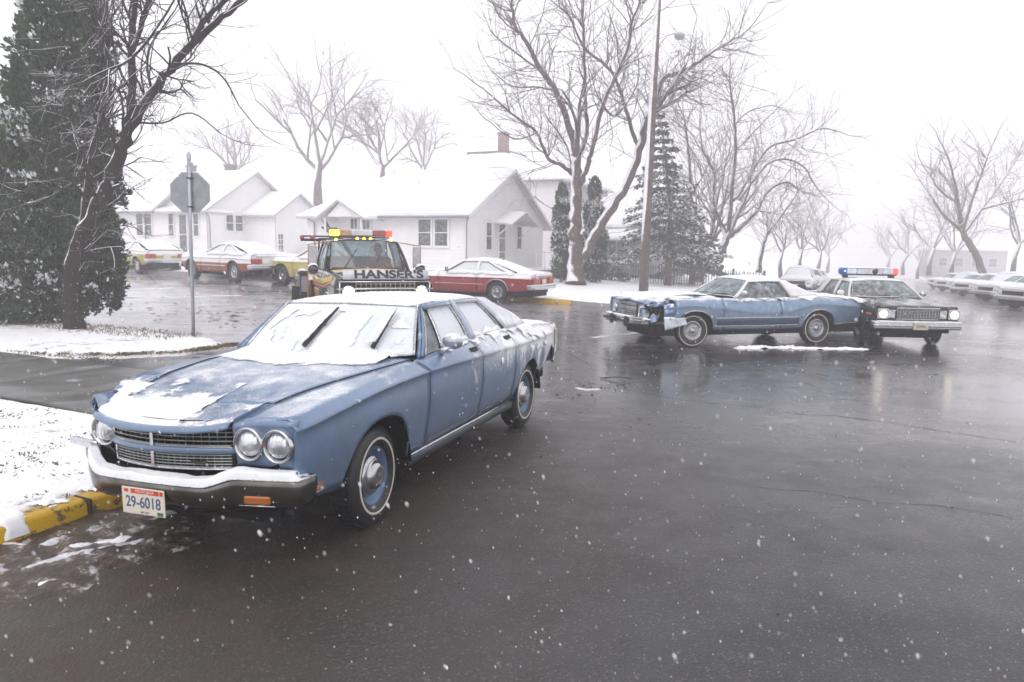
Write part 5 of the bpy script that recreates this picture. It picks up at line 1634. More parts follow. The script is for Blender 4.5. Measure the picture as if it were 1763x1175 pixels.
p = beside((240, 471.5), 2.45, .72, yb, sb)
parked('parked_hatchback', 'lime yellow hatchback under thick snow, parked beyond the dark evergreen', 'car', p, yb, (.42, .40, .03),
    wb=2.45, xf=.8, xr=-3.25, hw=.86, zt=1.27, wx=-.75, wtx=-1.25, rtx=-2.05, rx=-3.1, seams=(-.60, -1.80), wr=.31, side_snow=yel, style='plain', sc=sb)
pal = snowy('pale_yellow_paint', (.55, .47, .13), .4, 0, thr=.62, soft=.35, dust=.30, blotch=.2, scale=3, coat=.3, fine=50, band=(.80, .08, 1.0))
f_ = gnd(490, 492); p = f_-Vector((-sin(yb), cos(yb), 0))*.75*sb; p.z = gz(f_.x, f_.y)
parked('parked_sedan', 'pale yellow car with only its front fender showing, hidden behind the tow truck', 'car', p, yb, (.55, .47, .13),
    wb=2.8, xf=.85, xr=-4.0, hw=.9, wr=.33, side_snow=pal, style='rally', sc=sb, glassmat=M_glass_frost)
# cars far down the long street
src = None
rows = [(30.4, -6.5, 206), (34.9, -5.9, 190), (40.2, -6.4, 210), (43.9, -6.1, 196), (49.4, -6.5, 207), (53.6, -6.0, 194), (61, -6.3, 209), (67, -6.0, 197), (78, -6.2, 204)]
cols = [(.35, .36, .38), (.08, .10, .14), (.30, .22, .15), (.20, .22, .25), (.4, .4, .38), (.12, .05, .04)]
protos = []
snlab = ['white-buried car nearest the right edge of the street, its grey bumper dark below the snow', 'snow-covered car second from the right edge, parked at an angle', 'snow-buried brown car third from the right edge, parked at an angle',
         'snow-covered car with dark windscreen showing, fourth in the angled row', 'snow-covered car fifth in the angled row at the right', 'snow-covered dark red car sixth in the angled row at the right']
UY = atan2(US[1], US[0])
for i, (s, t, a) in enumerate(rows):
    x, y = xy(s, t); yaw = radians(a)
    if i < 3:
        r_ = parked('snowy_car', 'x', 'car', (x, y, gz(x, y)), yaw, cols[i], thr=.15, style='plain', glassmat=M_glass_clear if i != 1 else M_glass_frost2, snow=.07, zt=(1.34, 1.48, 1.38)[i], xr=(-4.0, -3.7, -4.2)[i])[0]
        protos.append(r_)
    else:
        r_ = copy_tree(protos[i % 3]); r_.location = (x, y, gz(x, y)); r_.rotation_euler = (0, 0, yaw)
    props(r_, snlab[i] if i < len(snlab) else ['faint snowy car, seventh in the angled row at the right', 'faint snowy car, eighth in the angled row at the right', 'farthest snowy car of the angled row, nearly lost in the haze'][i-6], 'car', 'cars parked at an angle along the far street')
for i, (s, t, lab) in enumerate([(44, 3.5, 'white snow-covered car at the left kerb of the far street, above the coupe roof'), (50.5, 3.4, 'second snow-covered car at the left kerb of the far street'), (58, 3.5, 'third snow-covered car at the left kerb of the far street, faint in the haze')]):
    r_ = copy_tree(protos[(i+1) % 3]); x, y = xy(s, t); r_.location = (x, y, gz(x, y)); r_.rotation_euler = (0, 0, UY+pi)
    props(r_, lab, 'car', 'cars at the left kerb of the far street')
# ---------------------------------------------------------------- tow truck with its driver
def build_truck():
    yaw = radians(293)
    x0, y0 = -2.72, 14.75
    root = thing('tow_truck', 'black and yellow tow truck with lit headlights, amber and red roof bar, lettered hood shield', 'tow truck', (x0, y0, gz(x0, y0)), (0, 0, yaw))
    black = snowy('truck_black_paint', (.022, .023, .026), .22, .1, thr=1.15, soft=.2, dust=.2, blotch=.2, coat=.8, fine=120)
    yellow = snowy('truck_yellow_stripe', (.62, .42, .06), .4, 0, thr=.98, soft=.2, dust=.3, blotch=.3)
    orange = simple('truck_orange_stripe', (.60, .17, .03), .4)
    P = dict(W=curve([(.78, .93), (.6, .96), (0, .97), (-1, .97), (-2.1, .96)]), low=curve([(.78, .62), (.4, .58), (-.5, .50), (-2.1, .50)]),
             C=curve([(.78, 1.02), (0, 1.06), (-2.1, 1.08)]), S=curve([(.78, 1.17), (0, 1.24), (-.7, 1.27), (-2.1, 1.28)]),
             lean=curve([(.78, .05), (-.6, .07), (-2.1, .06)]), crown=curve([(.78, .02), (-.7, .05), (-2.1, .03)]), tuck=.06,
             arches=[(0, .47, .40, 2.4), (-3.3, .47, .40, 2.2)], archh=.47, step=.1, lift=.25)
    P['hoodY'] = curve([(.8, .80), (-.8, .80)]); P['trunkY'] = lambda x: .8; P['deck0'] = -9
    sill = lambda x: .86
    for sg in (1, -1):
        side_panel(P, 'front_fender', -.78, .76, sg, P['hoodY'], black, root)
        side_panel(P, 'door', -2.0, -.78, sg, sill, black, root)
        # painted swoosh: orange line under a yellow field
        def band(z0, z1, off):
            def f(u, v):
                x = lerp(.40, -2.0, u); k = SS(.0, .45, u); z = lerp(z0, z1, v)*1.0 - .22*k*0 + (.10*(1-k)); y = side_y(P, x, z)+off
                return Vector((x, sg*y, z))
            return f
        b = MB(); b.grid(band(1.00, 1.12, .004), 20, 4, flip=(sg > 0)); b.build('yellow_stripe', yellow, root, solid=.002)
        b = MB(); b.grid(band(.945, .985, .004), 20, 2, flip=(sg > 0)); b.build('orange_stripe', orange, root, solid=.002)
        def sgn_(u, v): x = lerp(-1.05, -1.75, u); z = lerp(.90, .66, v); return Vector((x, sg*(side_y(P, x, z)+.005), z))
        b = MB(); b.grid(sgn_, 4, 3, flip=(sg > 0)); o = b.build('door_sign', simple('amber_sign', (.55, .28, .08), .5), root, solid=.003)
        for k in range(3):
            def ln(u, v, k=k): x = lerp(-1.12, -1.68, u); z = lerp(.85, .83, v)-.06*k; return Vector((x, sg*(side_y(P, x, z)+.009), z))
            b = MB(); b.grid(ln, 4, 1, flip=(sg > 0)); b.build('sign_line', simple('sign_ink', (.2, .11, .05), .5), o)
        b = MB()
        pts = [(.47*cos(pi*i/20)*.999, arch_z(P, .47*cos(pi*i/20)*.999)) for i in range(21)]
        b.tube([(x, sg*(side_y(P, x, z)+.012), z) for x, z in pts], .022, 6); b.build('arch_trim', M_chrome, root)
    deck(P, 'hood', -.62, .77, P['hoodY'], black, root, 16, 18, lip=.05, lipz=.03)
    def hs(u, v):
        x = lerp(-.58, -.05, u) ; y = lerp(-.80, .80, v); return Vector((x, y, top_z(P, x, y)+.006))
    b = MB(); b.grid(hs, 8, 16); b.build('hood_yellow_band', yellow, root)
    underbody(P, root, -2.0, .62, .95, wi=.5)
    b = MB(); b.box((-3.4, 0, .55), (3.4, .5, .18)); b.build('chassis_rail', M_black, root)
    g = dict(wbx=-.60, wbcx=-.86, wby=.80, wbz=1.285, wtx=-1.02, wtcx=-1.16, by=lambda x: .875, bz=lambda x: P['S'](x)+.004,
             ry=lambda x: .70, rz=curve([(-1.0, 1.86), (-1.5, 1.89), (-2.1, 1.88)]), crown=.05, rtx=-2.04, rtcx=-2.0, rbx=-2.06, rbcx=-2.02, rby=.74, rbz=1.30, rail=.10,
             pillars=[('a_pillar', -.92, -.80, -1.20, -1.12, 'b'), ('b_pillar', -2.04, -1.90, -2.02, -1.88, 'b')], panes=[('vent_window', -1.12, -.92, -1.22, -1.20, M_glass_clear), ('door_window', -1.90, -1.14, -1.88, -1.24, M_glass_clear)])
    clear = mk_glass('truck_windscreen_glass', (.5, .56, .58), .10, thr=.70)
    fns = greenhouse(g, root, black, black, M_glass_clear, clear, M_glass_clear, M_darkmetal)
    b = MB(); b.box((-2.07, 0, .92), (.05, 1.8, .75)); b.box((-.78, 0, 1.0), (.22, 1.6, .45)); b.build('cab_wall', M_black, root)
    b = MB(); b.bevbox((-.80, 0, 1.30), (.35, 1.5, .08), .03); b.build('dashboard', M_vinyl, root)
    # front: grille, lamps
    end_face(root, P, .76, .60, 1.15, black, bow=.01)
    b = MB(); b.box((.79, 0, .94), (.03, 1.66, .34)); b.build('grille_backing', M_black, root)
    b = MB()
    for z in (.80, .87, 1.01, 1.08): b.box((.815, 0, z), (.02, 1.14, .012))
    for k in range(13): b.box((.812, lerp(-.56, .56, k/12), .94), (.02, .014, .32))
    b.build('grille', simple('orange_lit_grille', (.42, .33, .26), .3, .7), root)
    b = MB(); b.tube([(.835, -.92, .985), (.85, 0, .99), (.835, .92, .985)], .016, 6); b.build('grille_bar', M_chromeplain, root)
    b = MB()
    for z in (1.12, .76): b.tube([(.81, -.86, z), (.83, 0, z), (.81, .86, z)], .016, 6)
    for y in (-.86, .86): b.tube([(.81, y, .76), (.81, y, 1.12)], .016, 6)
    b.build('grille_surround', M_chromeplain, root)
    for sg in (1, -1):
        c = Vector((.82, sg*.70, .93))
        b = MB(); b.lathe([(.10, 0), (.115, .02), (.125, .0)], 24, 'x', c); o = b.build('headlight_bezel', M_chromeplain, root)
        b = MB(); b.lathe([(.0005, .03), (.06, .022), (.10, 0)], 24, 'x', c); b.build('headlight', mk_lens('truck_headlight_lit', (.9, .85, .75), (1.0, .82, .55), 5.0) if sg == 1 else bpy.data.materials['truck_headlight_lit'], root)
        b = MB(); b.bevbox(c+Vector((0, 0, -.17)), (.03, .2, .06), .01); b.build('turn_signal', M_amber, root)
    bar_bumper(root, .98, .60, .95, h=.20, d=.12, name='front_bumper')
    # hood shield with the firm's name
    shb = MB(); shm = snowy('shield_grey', (.62, .61, .66), .45, thr=1.1, soft=.1)
    shf = lambda u, v: Vector((.82-.05*v, lerp(-.80, .84, u), lerp(1.165, 1.34, v)))
    shb.grid(shf, 10, 2); sh = shb.build('hood_shield', shm, root, solid=.012)
    R = Matrix.Translation((.803, .07, 1.255)) @ Matrix.Rotation(radians(-16), 4, 'Y') @ Matrix(((0, 0, 1, 0), (1, 0, 0, 0), (0, 1, 0, 0), (0, 0, 0, 1)))
    text_mesh("HANSER'S", .215, simple('shield_letter', (.02, .02, .03), .5), sh, R, 'shield_lettering', .004, 1.42, .007)
    # roof bar, marker lamps
    zr = 2.02; xb = -1.45
    b = MB(); b.box((xb, 0, zr-.055), (.10, 1.2, .03)); b.build('light_bar_mount', M_darkmetal, root)
    segs = [('light_bar_lens', -.66, -.48, M_amberlit), ('light_bar_lens', -.478, -.24, simple('amber_dull_lens', (.52, .32, .20), .3)), ('light_bar_siren', -.238, .24, simple('brushed_metal', (.66, .66, .70), .35, .8)),
            ('light_bar_lens', .242, .52, simple('red_dull_lens', (.36, .10, .10), .3)), ('light_bar_lens', .522, .66, M_redlit)]
    for nm, a, c, m in segs:
        b = MB(); b.bevbox((xb, (a+c)/2, zr+.035), (.24, c-a, .135), .02); b.build(nm, m, root)
    for y in (-.58, -.14, 0, .14, .58):
        b = MB(); b.lathe([(.034, 0), (.03, .03), (.015, .045), (.0005, .048)], 12, 'z', (-1.14 - .06*abs(y), y, roof_z(g, -1.14-.06*abs(y), y)-.0)); b.build('marker_lamp', M_amberlit, root)
    # mirrors on tube frames
    for sg in (1, -1):
        om = simple('rusty_tube', (.45, .20, .10), .5)
        ob = MB()
        yo = sg*1.18
        ob.tube([(-1.05, sg*.74, 1.86), (-.98, yo, 1.80), (-.96, yo, 1.80)], .011, 5); ob.tube([(-.96, yo, 1.80), (-.95, yo, 1.26)], .011, 5)
        ob.tube([(-.95, yo, 1.26), (-.85, sg*.95, 1.22)], .011, 5); ob.tube([(-.96, sg*1.02, 1.83), (-.95, sg*1.02, 1.3)], .008, 5)
        fr = ob.build('mirror_frame', om, root)
        b = MB(); b.bevbox((-.955, sg*1.09, 1.56), (.03, .17, .44), .012); b.build('door_mirror', simple('mirror_back', (.48, .48, .52), .35, .5), root)
        b = MB(); b.box((-.975, sg*1.09, 1.56), (.006, .15, .41)); b.build('mirror_glass', M_chromeplain, root)
        b = MB(); b.lathe([(.0005, .10), (.07, .09), (.10, .04), (.10, -.06), (.06, -.09), (.0005, -.1)], 16, 'x', (-.75, sg*1.12, 1.30)); b.build('spot_lamp', black, root)
        snow_sheet('lamp_snow', lambda u, v: Vector((-.75+lerp(-.1, .1, u), sg*1.12+lerp(-.09, .09, v), 1.395-.04*(2*v-1)**2)), 8, 8, lambda u, v, p: .6, .03, root, edge=5)
    b = MB()
    for y in (-.5, .1): b.tube([fns[0](.03, (y+.8)/1.6, .02), fns[0](.65, (y+.8)/1.6+.17, .02)], .009, 4)
    b.build('wiper', M_darkmetal, root)
    # tow bed, boxes, winch boom
    b = MB(); b.bevbox((-3.5, 0, .98), (2.8, 2.0, .10), .02); b.bevbox((-3.5, .86, .80), (2.8, .30, .36), .03); b.bevbox((-3.5, -.86, .80), (2.8, .30, .36), .03); b.build('tow_bed', black, root)
    for sg in (1, -1):
        b = MB(); b.bevbox((-2.35, sg*1.12, .86), (.40, .18, .72), .02); b.build('tool_box', black, root)
        b = MB(); b.box((-2.144, sg*1.12, .93), (.006, .12, .34)); b.build('box_sign', simple('sign_panel', (.30, .31, .38), .5), root)
        b = MB(); b.box((-2.144, sg*1.04, .88), (.006, .035, .62)); b.build('box_stripe', orange, root)
        b = MB(); b.box((-2.30, sg*1.20, .60), (.02, .35, .55), R=Matrix.Rotation(.05*sg, 3, 'X')); b.build('mud_flap', M_rubber, root)
        snow_sheet('box_snow', lambda u, v: Vector((lerp(-2.54, -2.16, u), sg*1.12+lerp(-.085, .085, v), 1.222)), 12, 8, lambda u, v, p: .6, .04, root, edge=5)
    b = MB()
    b.tube([(-2.35, -.8, 1.0), (-2.35, -.75, 1.92), (-2.35, .75, 1.92), (-2.35, .8, 1.0)], .035, 8)
    b.tube([(-2.36, -1.15, 1.90), (-2.36, -.7, 1.90)], .03, 8); b.tube([(-2.36, -1.15, 1.98), (-2.36, .3, 1.98)], .018, 8)
    b.build('headache_rack', M_darkmetal, root)
    for y in (-1.12, -.90):
        b = MB(); b.lathe([(.045, -.03), (.05, .0), (.045, .03), (.0005, .04)], 10, 'z', (-2.36, y, 1.95)); b.build('work_lamp', M_red, root)
    b = MB()
    for sg in (1, -1): b.tube([(-2.7, sg*.35, 1.0), (-5.0, sg*.08, 2.15)], .05, 6); b.tube([(-4.2, sg*.4, 1.0), (-3.9, sg*.22, 1.6)], .04, 6)
    b.lathe([(.12, -.25), (.12, .25)], 16, 'y', (-2.9, 0, 1.15)); b.tube([(-5.0, -.1, 2.15), (-5.0, .1, 2.15)], .09, 10); b.tube([(-2.9, 0, 1.26), (-5.0, 0, 2.22), (-5.05, 0, 1.2)], .01, 5)
    b.build('tow_boom', M_darkmetal, root)
    for x, sg in ((0, 1), (0, -1), (-3.3, 1), (-3.3, -1)):
        put_wheel('plain', (x, sg*.80, .40), sg, root, .0, r=.40, w=.22)
    b = MB(); b.bevbox((-1.62, 0, .98), (.5, 1.5, .2), .06); b.bevbox((-1.86, 0, 1.28), (.14, 1.5, .55), .05); b.build('seat', simple('tan_vinyl', (.10, .08, .06), .6), root)
    steering(root, -1.12, .40, 1.33)
    return root
truck = build_truck()

# ---------------------------------------------------------------- the driver
def build_driver():
    M = Matrix.Translation(truck.location) @ Matrix.Rotation(truck.rotation_euler.z, 4, 'Z')
    me = bpy.data.meshes.new('person')
    # joints in cab space: pelvis first
    J = [(-1.55, .38, 1.12), (-1.58, .38, 1.30), (-1.57, .38, 1.46), (-1.55, .38, 1.56), (-1.53, .38, 1.62),
         (-1.56, .20, 1.49), (-1.42, .14, 1.30), (-1.24, .26, 1.38), (-1.56, .56, 1.49), (-1.42, .62, 1.30), (-1.24, .52, 1.38),
         (-1.30, .26, 1.12), (-1.08, .26, 1.08), (-1.30, .50, 1.12), (-1.08, .50, 1.08)]
    E = [(0, 1), (1, 2), (2, 3), (3, 4), (2, 5), (5, 6), (6, 7), (2, 8), (8, 9), (9, 10), (0, 11), (11, 12), (0, 13), (13, 14)]
    Rr = [.15, .155, .15, .065, .055, .075, .052, .036, .075, .052, .036, .09, .07, .09, .07]
    me.from_pydata(J, E, [])
    root = bpy.data.objects.new('person', me); COL.objects.link(root)
    sk = root.modifiers.new('skin', 'SKIN'); ss = root.modifiers.new('sub', 'SUBSURF'); ss.levels = 1; ss.render_levels = 1
    for i, v in enumerate(me.skin_vertices[0].data): v.radius = (Rr[i], Rr[i]*.9); v.use_root = (i == 0)
    me.materials.append(simple('red_jacket', (.42, .05, .045), .8))
    root.matrix_world = M
    props(root, 'driver in a red jacket behind the wheel of the tow truck', 'person')
    skin = simple('skin', (.52, .28, .20), .55, var=.08)
    def head(a, b_):
        th = pi*a; ph = 2*pi*b_
        x, y, z = sin(th)*cos(ph), sin(th)*sin(ph), cos(th)
        w = 1-.16*SS(0, -1, z)
        p = Vector((.098*x*w, .078*y*w, .118*z))
        if x > 0:
            p.x += .022*math.exp(-((y/.16)**2+((z+.08)/.18)**2)) - .012*math.exp(-(((abs(y)-.35)/.18)**2+((z-.08)/.13)**2)) + .008*math.exp(-((y/.3)**2+((z+.42)/.09)**2)) + .008*math.exp(-((y/.3)**2+((z+.85)/.2)**2))
        return Vector((-1.52, .38, 1.715))+p
    b = MB(); b.grid(head, 28, 32)
    for sg in (1, -1): b.bevbox((-1.525, .38+sg*.080, 1.71), (.035, .014, .055), .006)
    b.build('head', skin, root)
    b = MB(); b.grid(lambda u, v: (head(u*.52, v)-Vector((-1.52, .38, 1.715)))*1.09+Vector((-1.53, .38, 1.722)), 14, 28, keep=lambda u, v: not ((v < .17 or v > .83) and u > .66)); b.build('hair', simple('brown_hair', (.07, .045, .03), .7), root)
    b = MB()
    for sg in (1, -1): b.lathe([(.0005, .012), (.008, .009), (.011, 0)], 10, 'x', (-1.438, .38+sg*.030, 1.725))
    b.build('eye', simple('eye_dark', (.03, .03, .03), .3), root)
    b = MB(); b.bevbox((-1.427, .38, 1.660), (.01, .045, .008), .003); b.build('mouth', simple('lips', (.35, .12, .10), .5), root)
    for sg, c in ((-1, Vector((-1.225, .255, 1.385))), (1, Vector((-1.225, .525, 1.385)))):
        b = MB(); b.bevbox(c+Vector((.012, 0, 0)), (.085, .032, .08), .014)
        for k in range(4):
            o = c+Vector((.045, 0, .030-.021*k)); L = (.034, .040, .037, .028)[k]
            b.tube([o, o+Vector((L*.7, -sg*.010, 0)), o+Vector((L, -sg*.032, -.002)), o+Vector((L*.6, -sg*.048, -.002))], [.010, .0095, .0088, .007], 7)
        o = c+Vector((.0, -sg*.014, .036)); b.tube([o, o+Vector((.025, -sg*.022, .010)), o+Vector((.050, -sg*.034, -.004))], [.012, .0105, .008], 7)
        b.build('hand', skin, root)
build_driver()
# ================================================================ houses
AX = atan2(-VT[1], -VT[0])                    # local x of a house runs right along the cross street
M_siding = simple('white_painted_clapboard', (.85, .83, .84), .6, var=.03, scale=2)
M_sidinggrey = simple('grey_clapboard', (.46, .45, .48), .7, var=.06, scale=2)
M_trim = simple('white_trim', (.80, .79, .80), .6, var=.04)
M_roofsnow = M_snow
M_found = simple('foundation_block', (.22, .21, .20), .8, var=.2, scale=3)
M_pane = mk_glass('house_window', (.10, .11, .12), .25, thr=.6)
M_curtain = simple('curtain', (.42, .41, .42), .9, var=.25, scale=6)
M_pipe = simple('downspout_grey', (.30, .30, .32), .5)
M_brick = None
def mk_brick():
    m = NT('old_brick'); br = m.n('ShaderNodeTexBrick'); br.inputs['Scale'].default_value = 6
    br.inputs['Color1'].default_value = (.30, .20, .18, 1); br.inputs['Color2'].default_value = (.36, .25, .22, 1); br.inputs['Mortar'].default_value = (.35, .33, .3, 1)
    m.l(m.coord(), br.inputs[0]); return m.done(m.bsdf(br.outputs[0], .8))
M_brick = mk_brick()
def span(poly, z):
    xs = []
    n = len(poly)
    for i in range(n):
        a, c = poly[i], poly[(i+1) % n]
        if (a[1]-z)*(c[1]-z) <= 0 and abs(a[1]-c[1]) > 1e-6:
            xs.append(a[0]+(c[0]-a[0])*(z-a[1])/(c[1]-a[1]))
    return (min(xs), max(xs)) if xs else None
def clap(parent, fn, poly, mat, step=.15, name='siding'):
    """lapped boards on a wall outline; fn(u, off, z) gives the point, off outwards"""
    zs = [p[1] for p in poly]; z = min(zs); top = max(zs); b = MB()
    while z < top-.01:
        z2 = min(z+step, top)
        a, c = span(poly, z+.001), span(poly, z2-.001)
        if a and c:
            b.add([fn(a[0], .030, z), fn(a[1], .030, z), fn(c[1], .006, z2), fn(c[0], .006, z2), fn(a[0], 0, z), fn(a[1], 0, z)], [(0, 1, 2, 3), (4, 5, 1, 0)])
        z = z2
    return b.build(name, mat, parent, kind='stuff')
def window(parent, fn, u0, u1, z0, z1, name='window', panes=(1, 2), curtain=True, mat=None, fw=.07):
    b = MB()
    def bx(a, c, z, zz, o0, o1):
        vs = [fn(a, o0, z), fn(c, o0, z), fn(c, o0, zz), fn(a, o0, zz), fn(a, o1, z), fn(c, o1, z), fn(c, o1, zz), fn(a, o1, zz)]
        b.add(vs, [(0, 1, 2, 3), (4, 5, 6, 7), (0, 1, 5, 4), (2, 3, 7, 6), (1, 2, 6, 5), (3, 0, 4, 7)])
    bx(u0-fw, u0, z0-fw, z1+fw, .032, .075); bx(u1, u1+fw, z0-fw, z1+fw, .032, .075); bx(u0, u1, z1, z1+fw, .032, .075); bx(u0-.04, u1+.04, z0-fw, z0, .032, .10)
    nx, nzz = panes
    for i in range(1, nzz): zc = lerp(z0, z1, i/nzz); bx(u0, u1, zc-.02, zc+.02, .034, .062)
    for i in range(1, nx): uc = lerp(u0, u1, i/nx); bx(uc-.014, uc+.014, z0, z1, .034, .058)
    o = b.build(name, mat or M_trim, parent)
    b = MB(); b.add([fn(u0, .045, z0), fn(u1, .045, z0), fn(u1, .045, z1), fn(u0, .045, z1)], [(0, 1, 2, 3)]); b.build('pane', M_pane, o)
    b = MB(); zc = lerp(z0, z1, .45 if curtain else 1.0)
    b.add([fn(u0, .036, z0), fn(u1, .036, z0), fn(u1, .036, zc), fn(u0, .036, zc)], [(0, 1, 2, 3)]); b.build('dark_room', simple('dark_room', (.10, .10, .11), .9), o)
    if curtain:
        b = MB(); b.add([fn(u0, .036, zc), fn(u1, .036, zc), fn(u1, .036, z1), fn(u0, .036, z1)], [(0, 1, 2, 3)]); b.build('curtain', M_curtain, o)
    return o
def roof_slab(parent, quad, th=.10, snow=.16, name='roof', seed=0):
    """quad corners a(eave) b(eave) c(ridge) d(ridge); dark slab with a thick lumpy blanket of snow"""
    a, c, d, e = [Vector(q) for q in quad]
    b = MB(); dn = Vector((0, 0, -th)); b.add([a, c, d, e, a+dn, c+dn, d+dn, e+dn], [(0, 1, 2, 3), (7, 6, 5, 4), (0, 1, 5, 4), (1, 2, 6, 5), (2, 3, 7, 6), (3, 0, 4, 7)])
    o = b.build(name, simple('roof_edge_board', (.50, .49, .50), .7), parent)
    nu = max(4, int((c-a).length/.35)); nv = 12
    def fn(u, v):
        p = a.lerp(c, u).lerp(e.lerp(d, u), v); e_ = min(u, 1-u, v*1.0+.15)
        return p+Vector((0, 0, snow*(.35+.65*clamp(e_*12))*(1+.25*fbm(p.x*.9+seed, p.y*.9, 3, 3))))
    b = MB(); b.grid(fn, nu, nv)
    r0 = [fn(i/nu, 0) for i in range(nu+1)]
    b.grid(lambda u, v: fn(u, 0).lerp(a.lerp(c, u)+Vector((0, 0, .003)), v), nu, 1); b.grid(lambda u, v: fn(0, u).lerp(a.lerp(e, u)+Vector((0, 0, .003)), v), nv, 1); b.grid(lambda u, v: fn(1, u).lerp(c.lerp(d, u)+Vector((0, 0, .003)), v), nv, 1)
    b.build('roof_snow', M_roofsnow, o)
    return o
def house_root(name, label, s0, t0, zg, cat='house'):
    x, y = xy(s0, t0); return thing(name, label, cat, (x, y, 0), (0, 0, AX))
# wall mappings in house space: front faces -y, right faces +x, left faces -x
FR = lambda y0=0: (lambda u, o, z: (u, y0-o, z))
RT = lambda x0=0: (lambda u, o, z: (x0+o, u, z))
LT = lambda x0=0: (lambda u, o, z: (x0-o, u, z))
def pipe(parent, pts, r=.035): b = MB(); b.tube(pts, r, 6); return b.build('downspout', M_pipe, parent)
def gutter(parent, a, c): b = MB(); b.tube([a, c], .05, 6); return b.build('gutter', M_pipe, parent)

# ---- long white bungalow on the left
h = house_root('white_house', 'long white bungalow behind the stop sign, with paired windows and a small side wing', 30.5, 33.6, .5)
L, D, zb, ze, zr_ = 15.0, 7.3, .95, 3.72, 5.95
b = MB(); b.box((-L/2, D/2, .40), (L-.04, D-.04, 1.1)); b.build('foundation', M_found, h)
b = MB(); b.box((-L/2, D/2, (zb+ze)/2), (L-.02, D-.02, ze-zb)); b.build('wall', M_siding, h)
b = MB(); b.prism([(.005, ze), (D-.005, ze), (D/2, zr_)], L-.02, fn=lambda u, v, w: (-w-.01, u, v)); b.build('gable', M_siding, h)
clap(h, FR(), [(-L, zb), (0, zb), (0, ze), (-L, ze)], M_siding)
clap(h, RT(), [(0, zb), (D, zb), (D, ze), (D/2, zr_), (0, ze)], M_siding)
roof_slab(h, [(-L-.3, -.45, ze-.18), (.35, -.45, ze-.18), (.35, D/2, zr_+.1), (-L-.3, D/2, zr_+.1)], seed=1)
roof_slab(h, [(.35, D+.45, ze-.18), (-L-.3, D+.45, ze-.18), (-L-.3, D/2, zr_+.1), (.35, D/2, zr_+.1)], seed=2)
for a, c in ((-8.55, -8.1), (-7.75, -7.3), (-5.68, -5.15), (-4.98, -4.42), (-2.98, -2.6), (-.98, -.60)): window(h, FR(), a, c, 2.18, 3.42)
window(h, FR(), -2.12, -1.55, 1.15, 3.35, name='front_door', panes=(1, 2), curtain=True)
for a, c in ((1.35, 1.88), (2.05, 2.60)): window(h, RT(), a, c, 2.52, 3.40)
pipe(h, [(-5.0, -.42, ze-.2), (-4.95, -.15, ze-.45), (-4.92, -.1, 3.0), (-4.92, -.1, 1.0)]); pipe(h, [(.30, -.40, ze-.2), (.12, .08, ze-.5), (.12, .10, 2.8), (.12, .1, .9)])
gutter(h, (-L-.3, -.5, ze-.22), (-3.7, -.5, ze-.22))
# pediment over the front door
b = MB(); b.prism([(-3.7, ze-.1), (-.1, ze-.1), (-1.9, ze+.85)], .9, fn=lambda u, v, w: (u, -.12+w, v)); b.build('door_pediment', M_siding, h)
roof_slab(h, [(-3.95, -.50, ze-.2), (-3.95, 1.8, ze-.2), (-1.9, 1.8, ze+1.0), (-1.9, -.50, ze+1.0)], seed=4, name='door_roof'); roof_slab(h, [(.1, -.50, ze-.2), (.1, 1.8, ze-.2), (-1.9, 1.8, ze+1.0), (-1.9, -.50, ze+1.0)], seed=5, name='door_roof')
b = MB(); b.box((-2.0, -.8, .68), (2.4, 1.5, .30)); b.box((-2.0, -1.7, .58), (1.5, .4, .16)); b.build('porch_step', M_found, h)
b = MB(); b.box((-9.2, -.8, .7), (2.4, 1.5, .5)); b.build('porch_step', M_found, h)
# side wing
wx0, wy0, wy1 = 2.3, 2.9, 6.7
b = MB(); b.box((wx0/2, (wy0+wy1)/2, 2.2), (wx0-.02, wy1-wy0-.02, 2.9)); b.prism([(wy0, 3.6), (wy1, 3.6), ((wy0+wy1)/2, 4.75)], wx0-.04, fn=lambda u, v, w: (w, u, v)); b.build('wing_wall', M_siding, h)
clap(h, RT(wx0), [(wy0, 1.0), (wy1, 1.0), (wy1, 3.6), ((wy0+wy1)/2, 4.75), (wy0, 3.6)], M_siding); clap(h, FR(wy0), [(0, 1.0), (wx0, 1.0), (wx0, 3.6), (0, 3.6)], M_siding)
roof_slab(h, [(-.2, wy0-.35, 3.45), (wx0+.3, wy0-.35, 3.45), (wx0+.3, (wy0+wy1)/2, 4.82), (-.2, (wy0+wy1)/2, 4.82)], seed=7, name='wing_roof'); roof_slab(h, [(-.2, wy1+.35, 3.45), (wx0+.3, wy1+.35, 3.45), (wx0+.3, (wy0+wy1)/2, 4.82), (-.2, (wy0+wy1)/2, 4.82)], seed=8, name='wing_roof')
window(h, RT(wx0), 3.05, 3.45, 1.15, 2.35, name='side_door', panes=(2, 4), curtain=False)
b = MB(); b.box((wx0+.4, 5.3, .9), (.5, 1.6, .5)); b.build('basement_hatch', M_found, h)
b = MB(); b.box((-9.9+4.6, D/2+.1, zr_+.25), (.42, .42, .8)); b.bevbox((-9.9+4.6, D/2+.1, zr_+.62), (.62, .5, .10), .02); b.box((-9.9+4.6, D/2+.1, zr_+.75), (.15, .15, .2)); b.build('chimney', M_found, h)
b = MB(); b.box((-2.4, D/2+.5, zr_+.25), (.55, .42, .8)); b.bevbox((-2.4, D/2+.5, zr_+.62), (.75, .5, .10), .02); b.build('chimney', M_found, h)

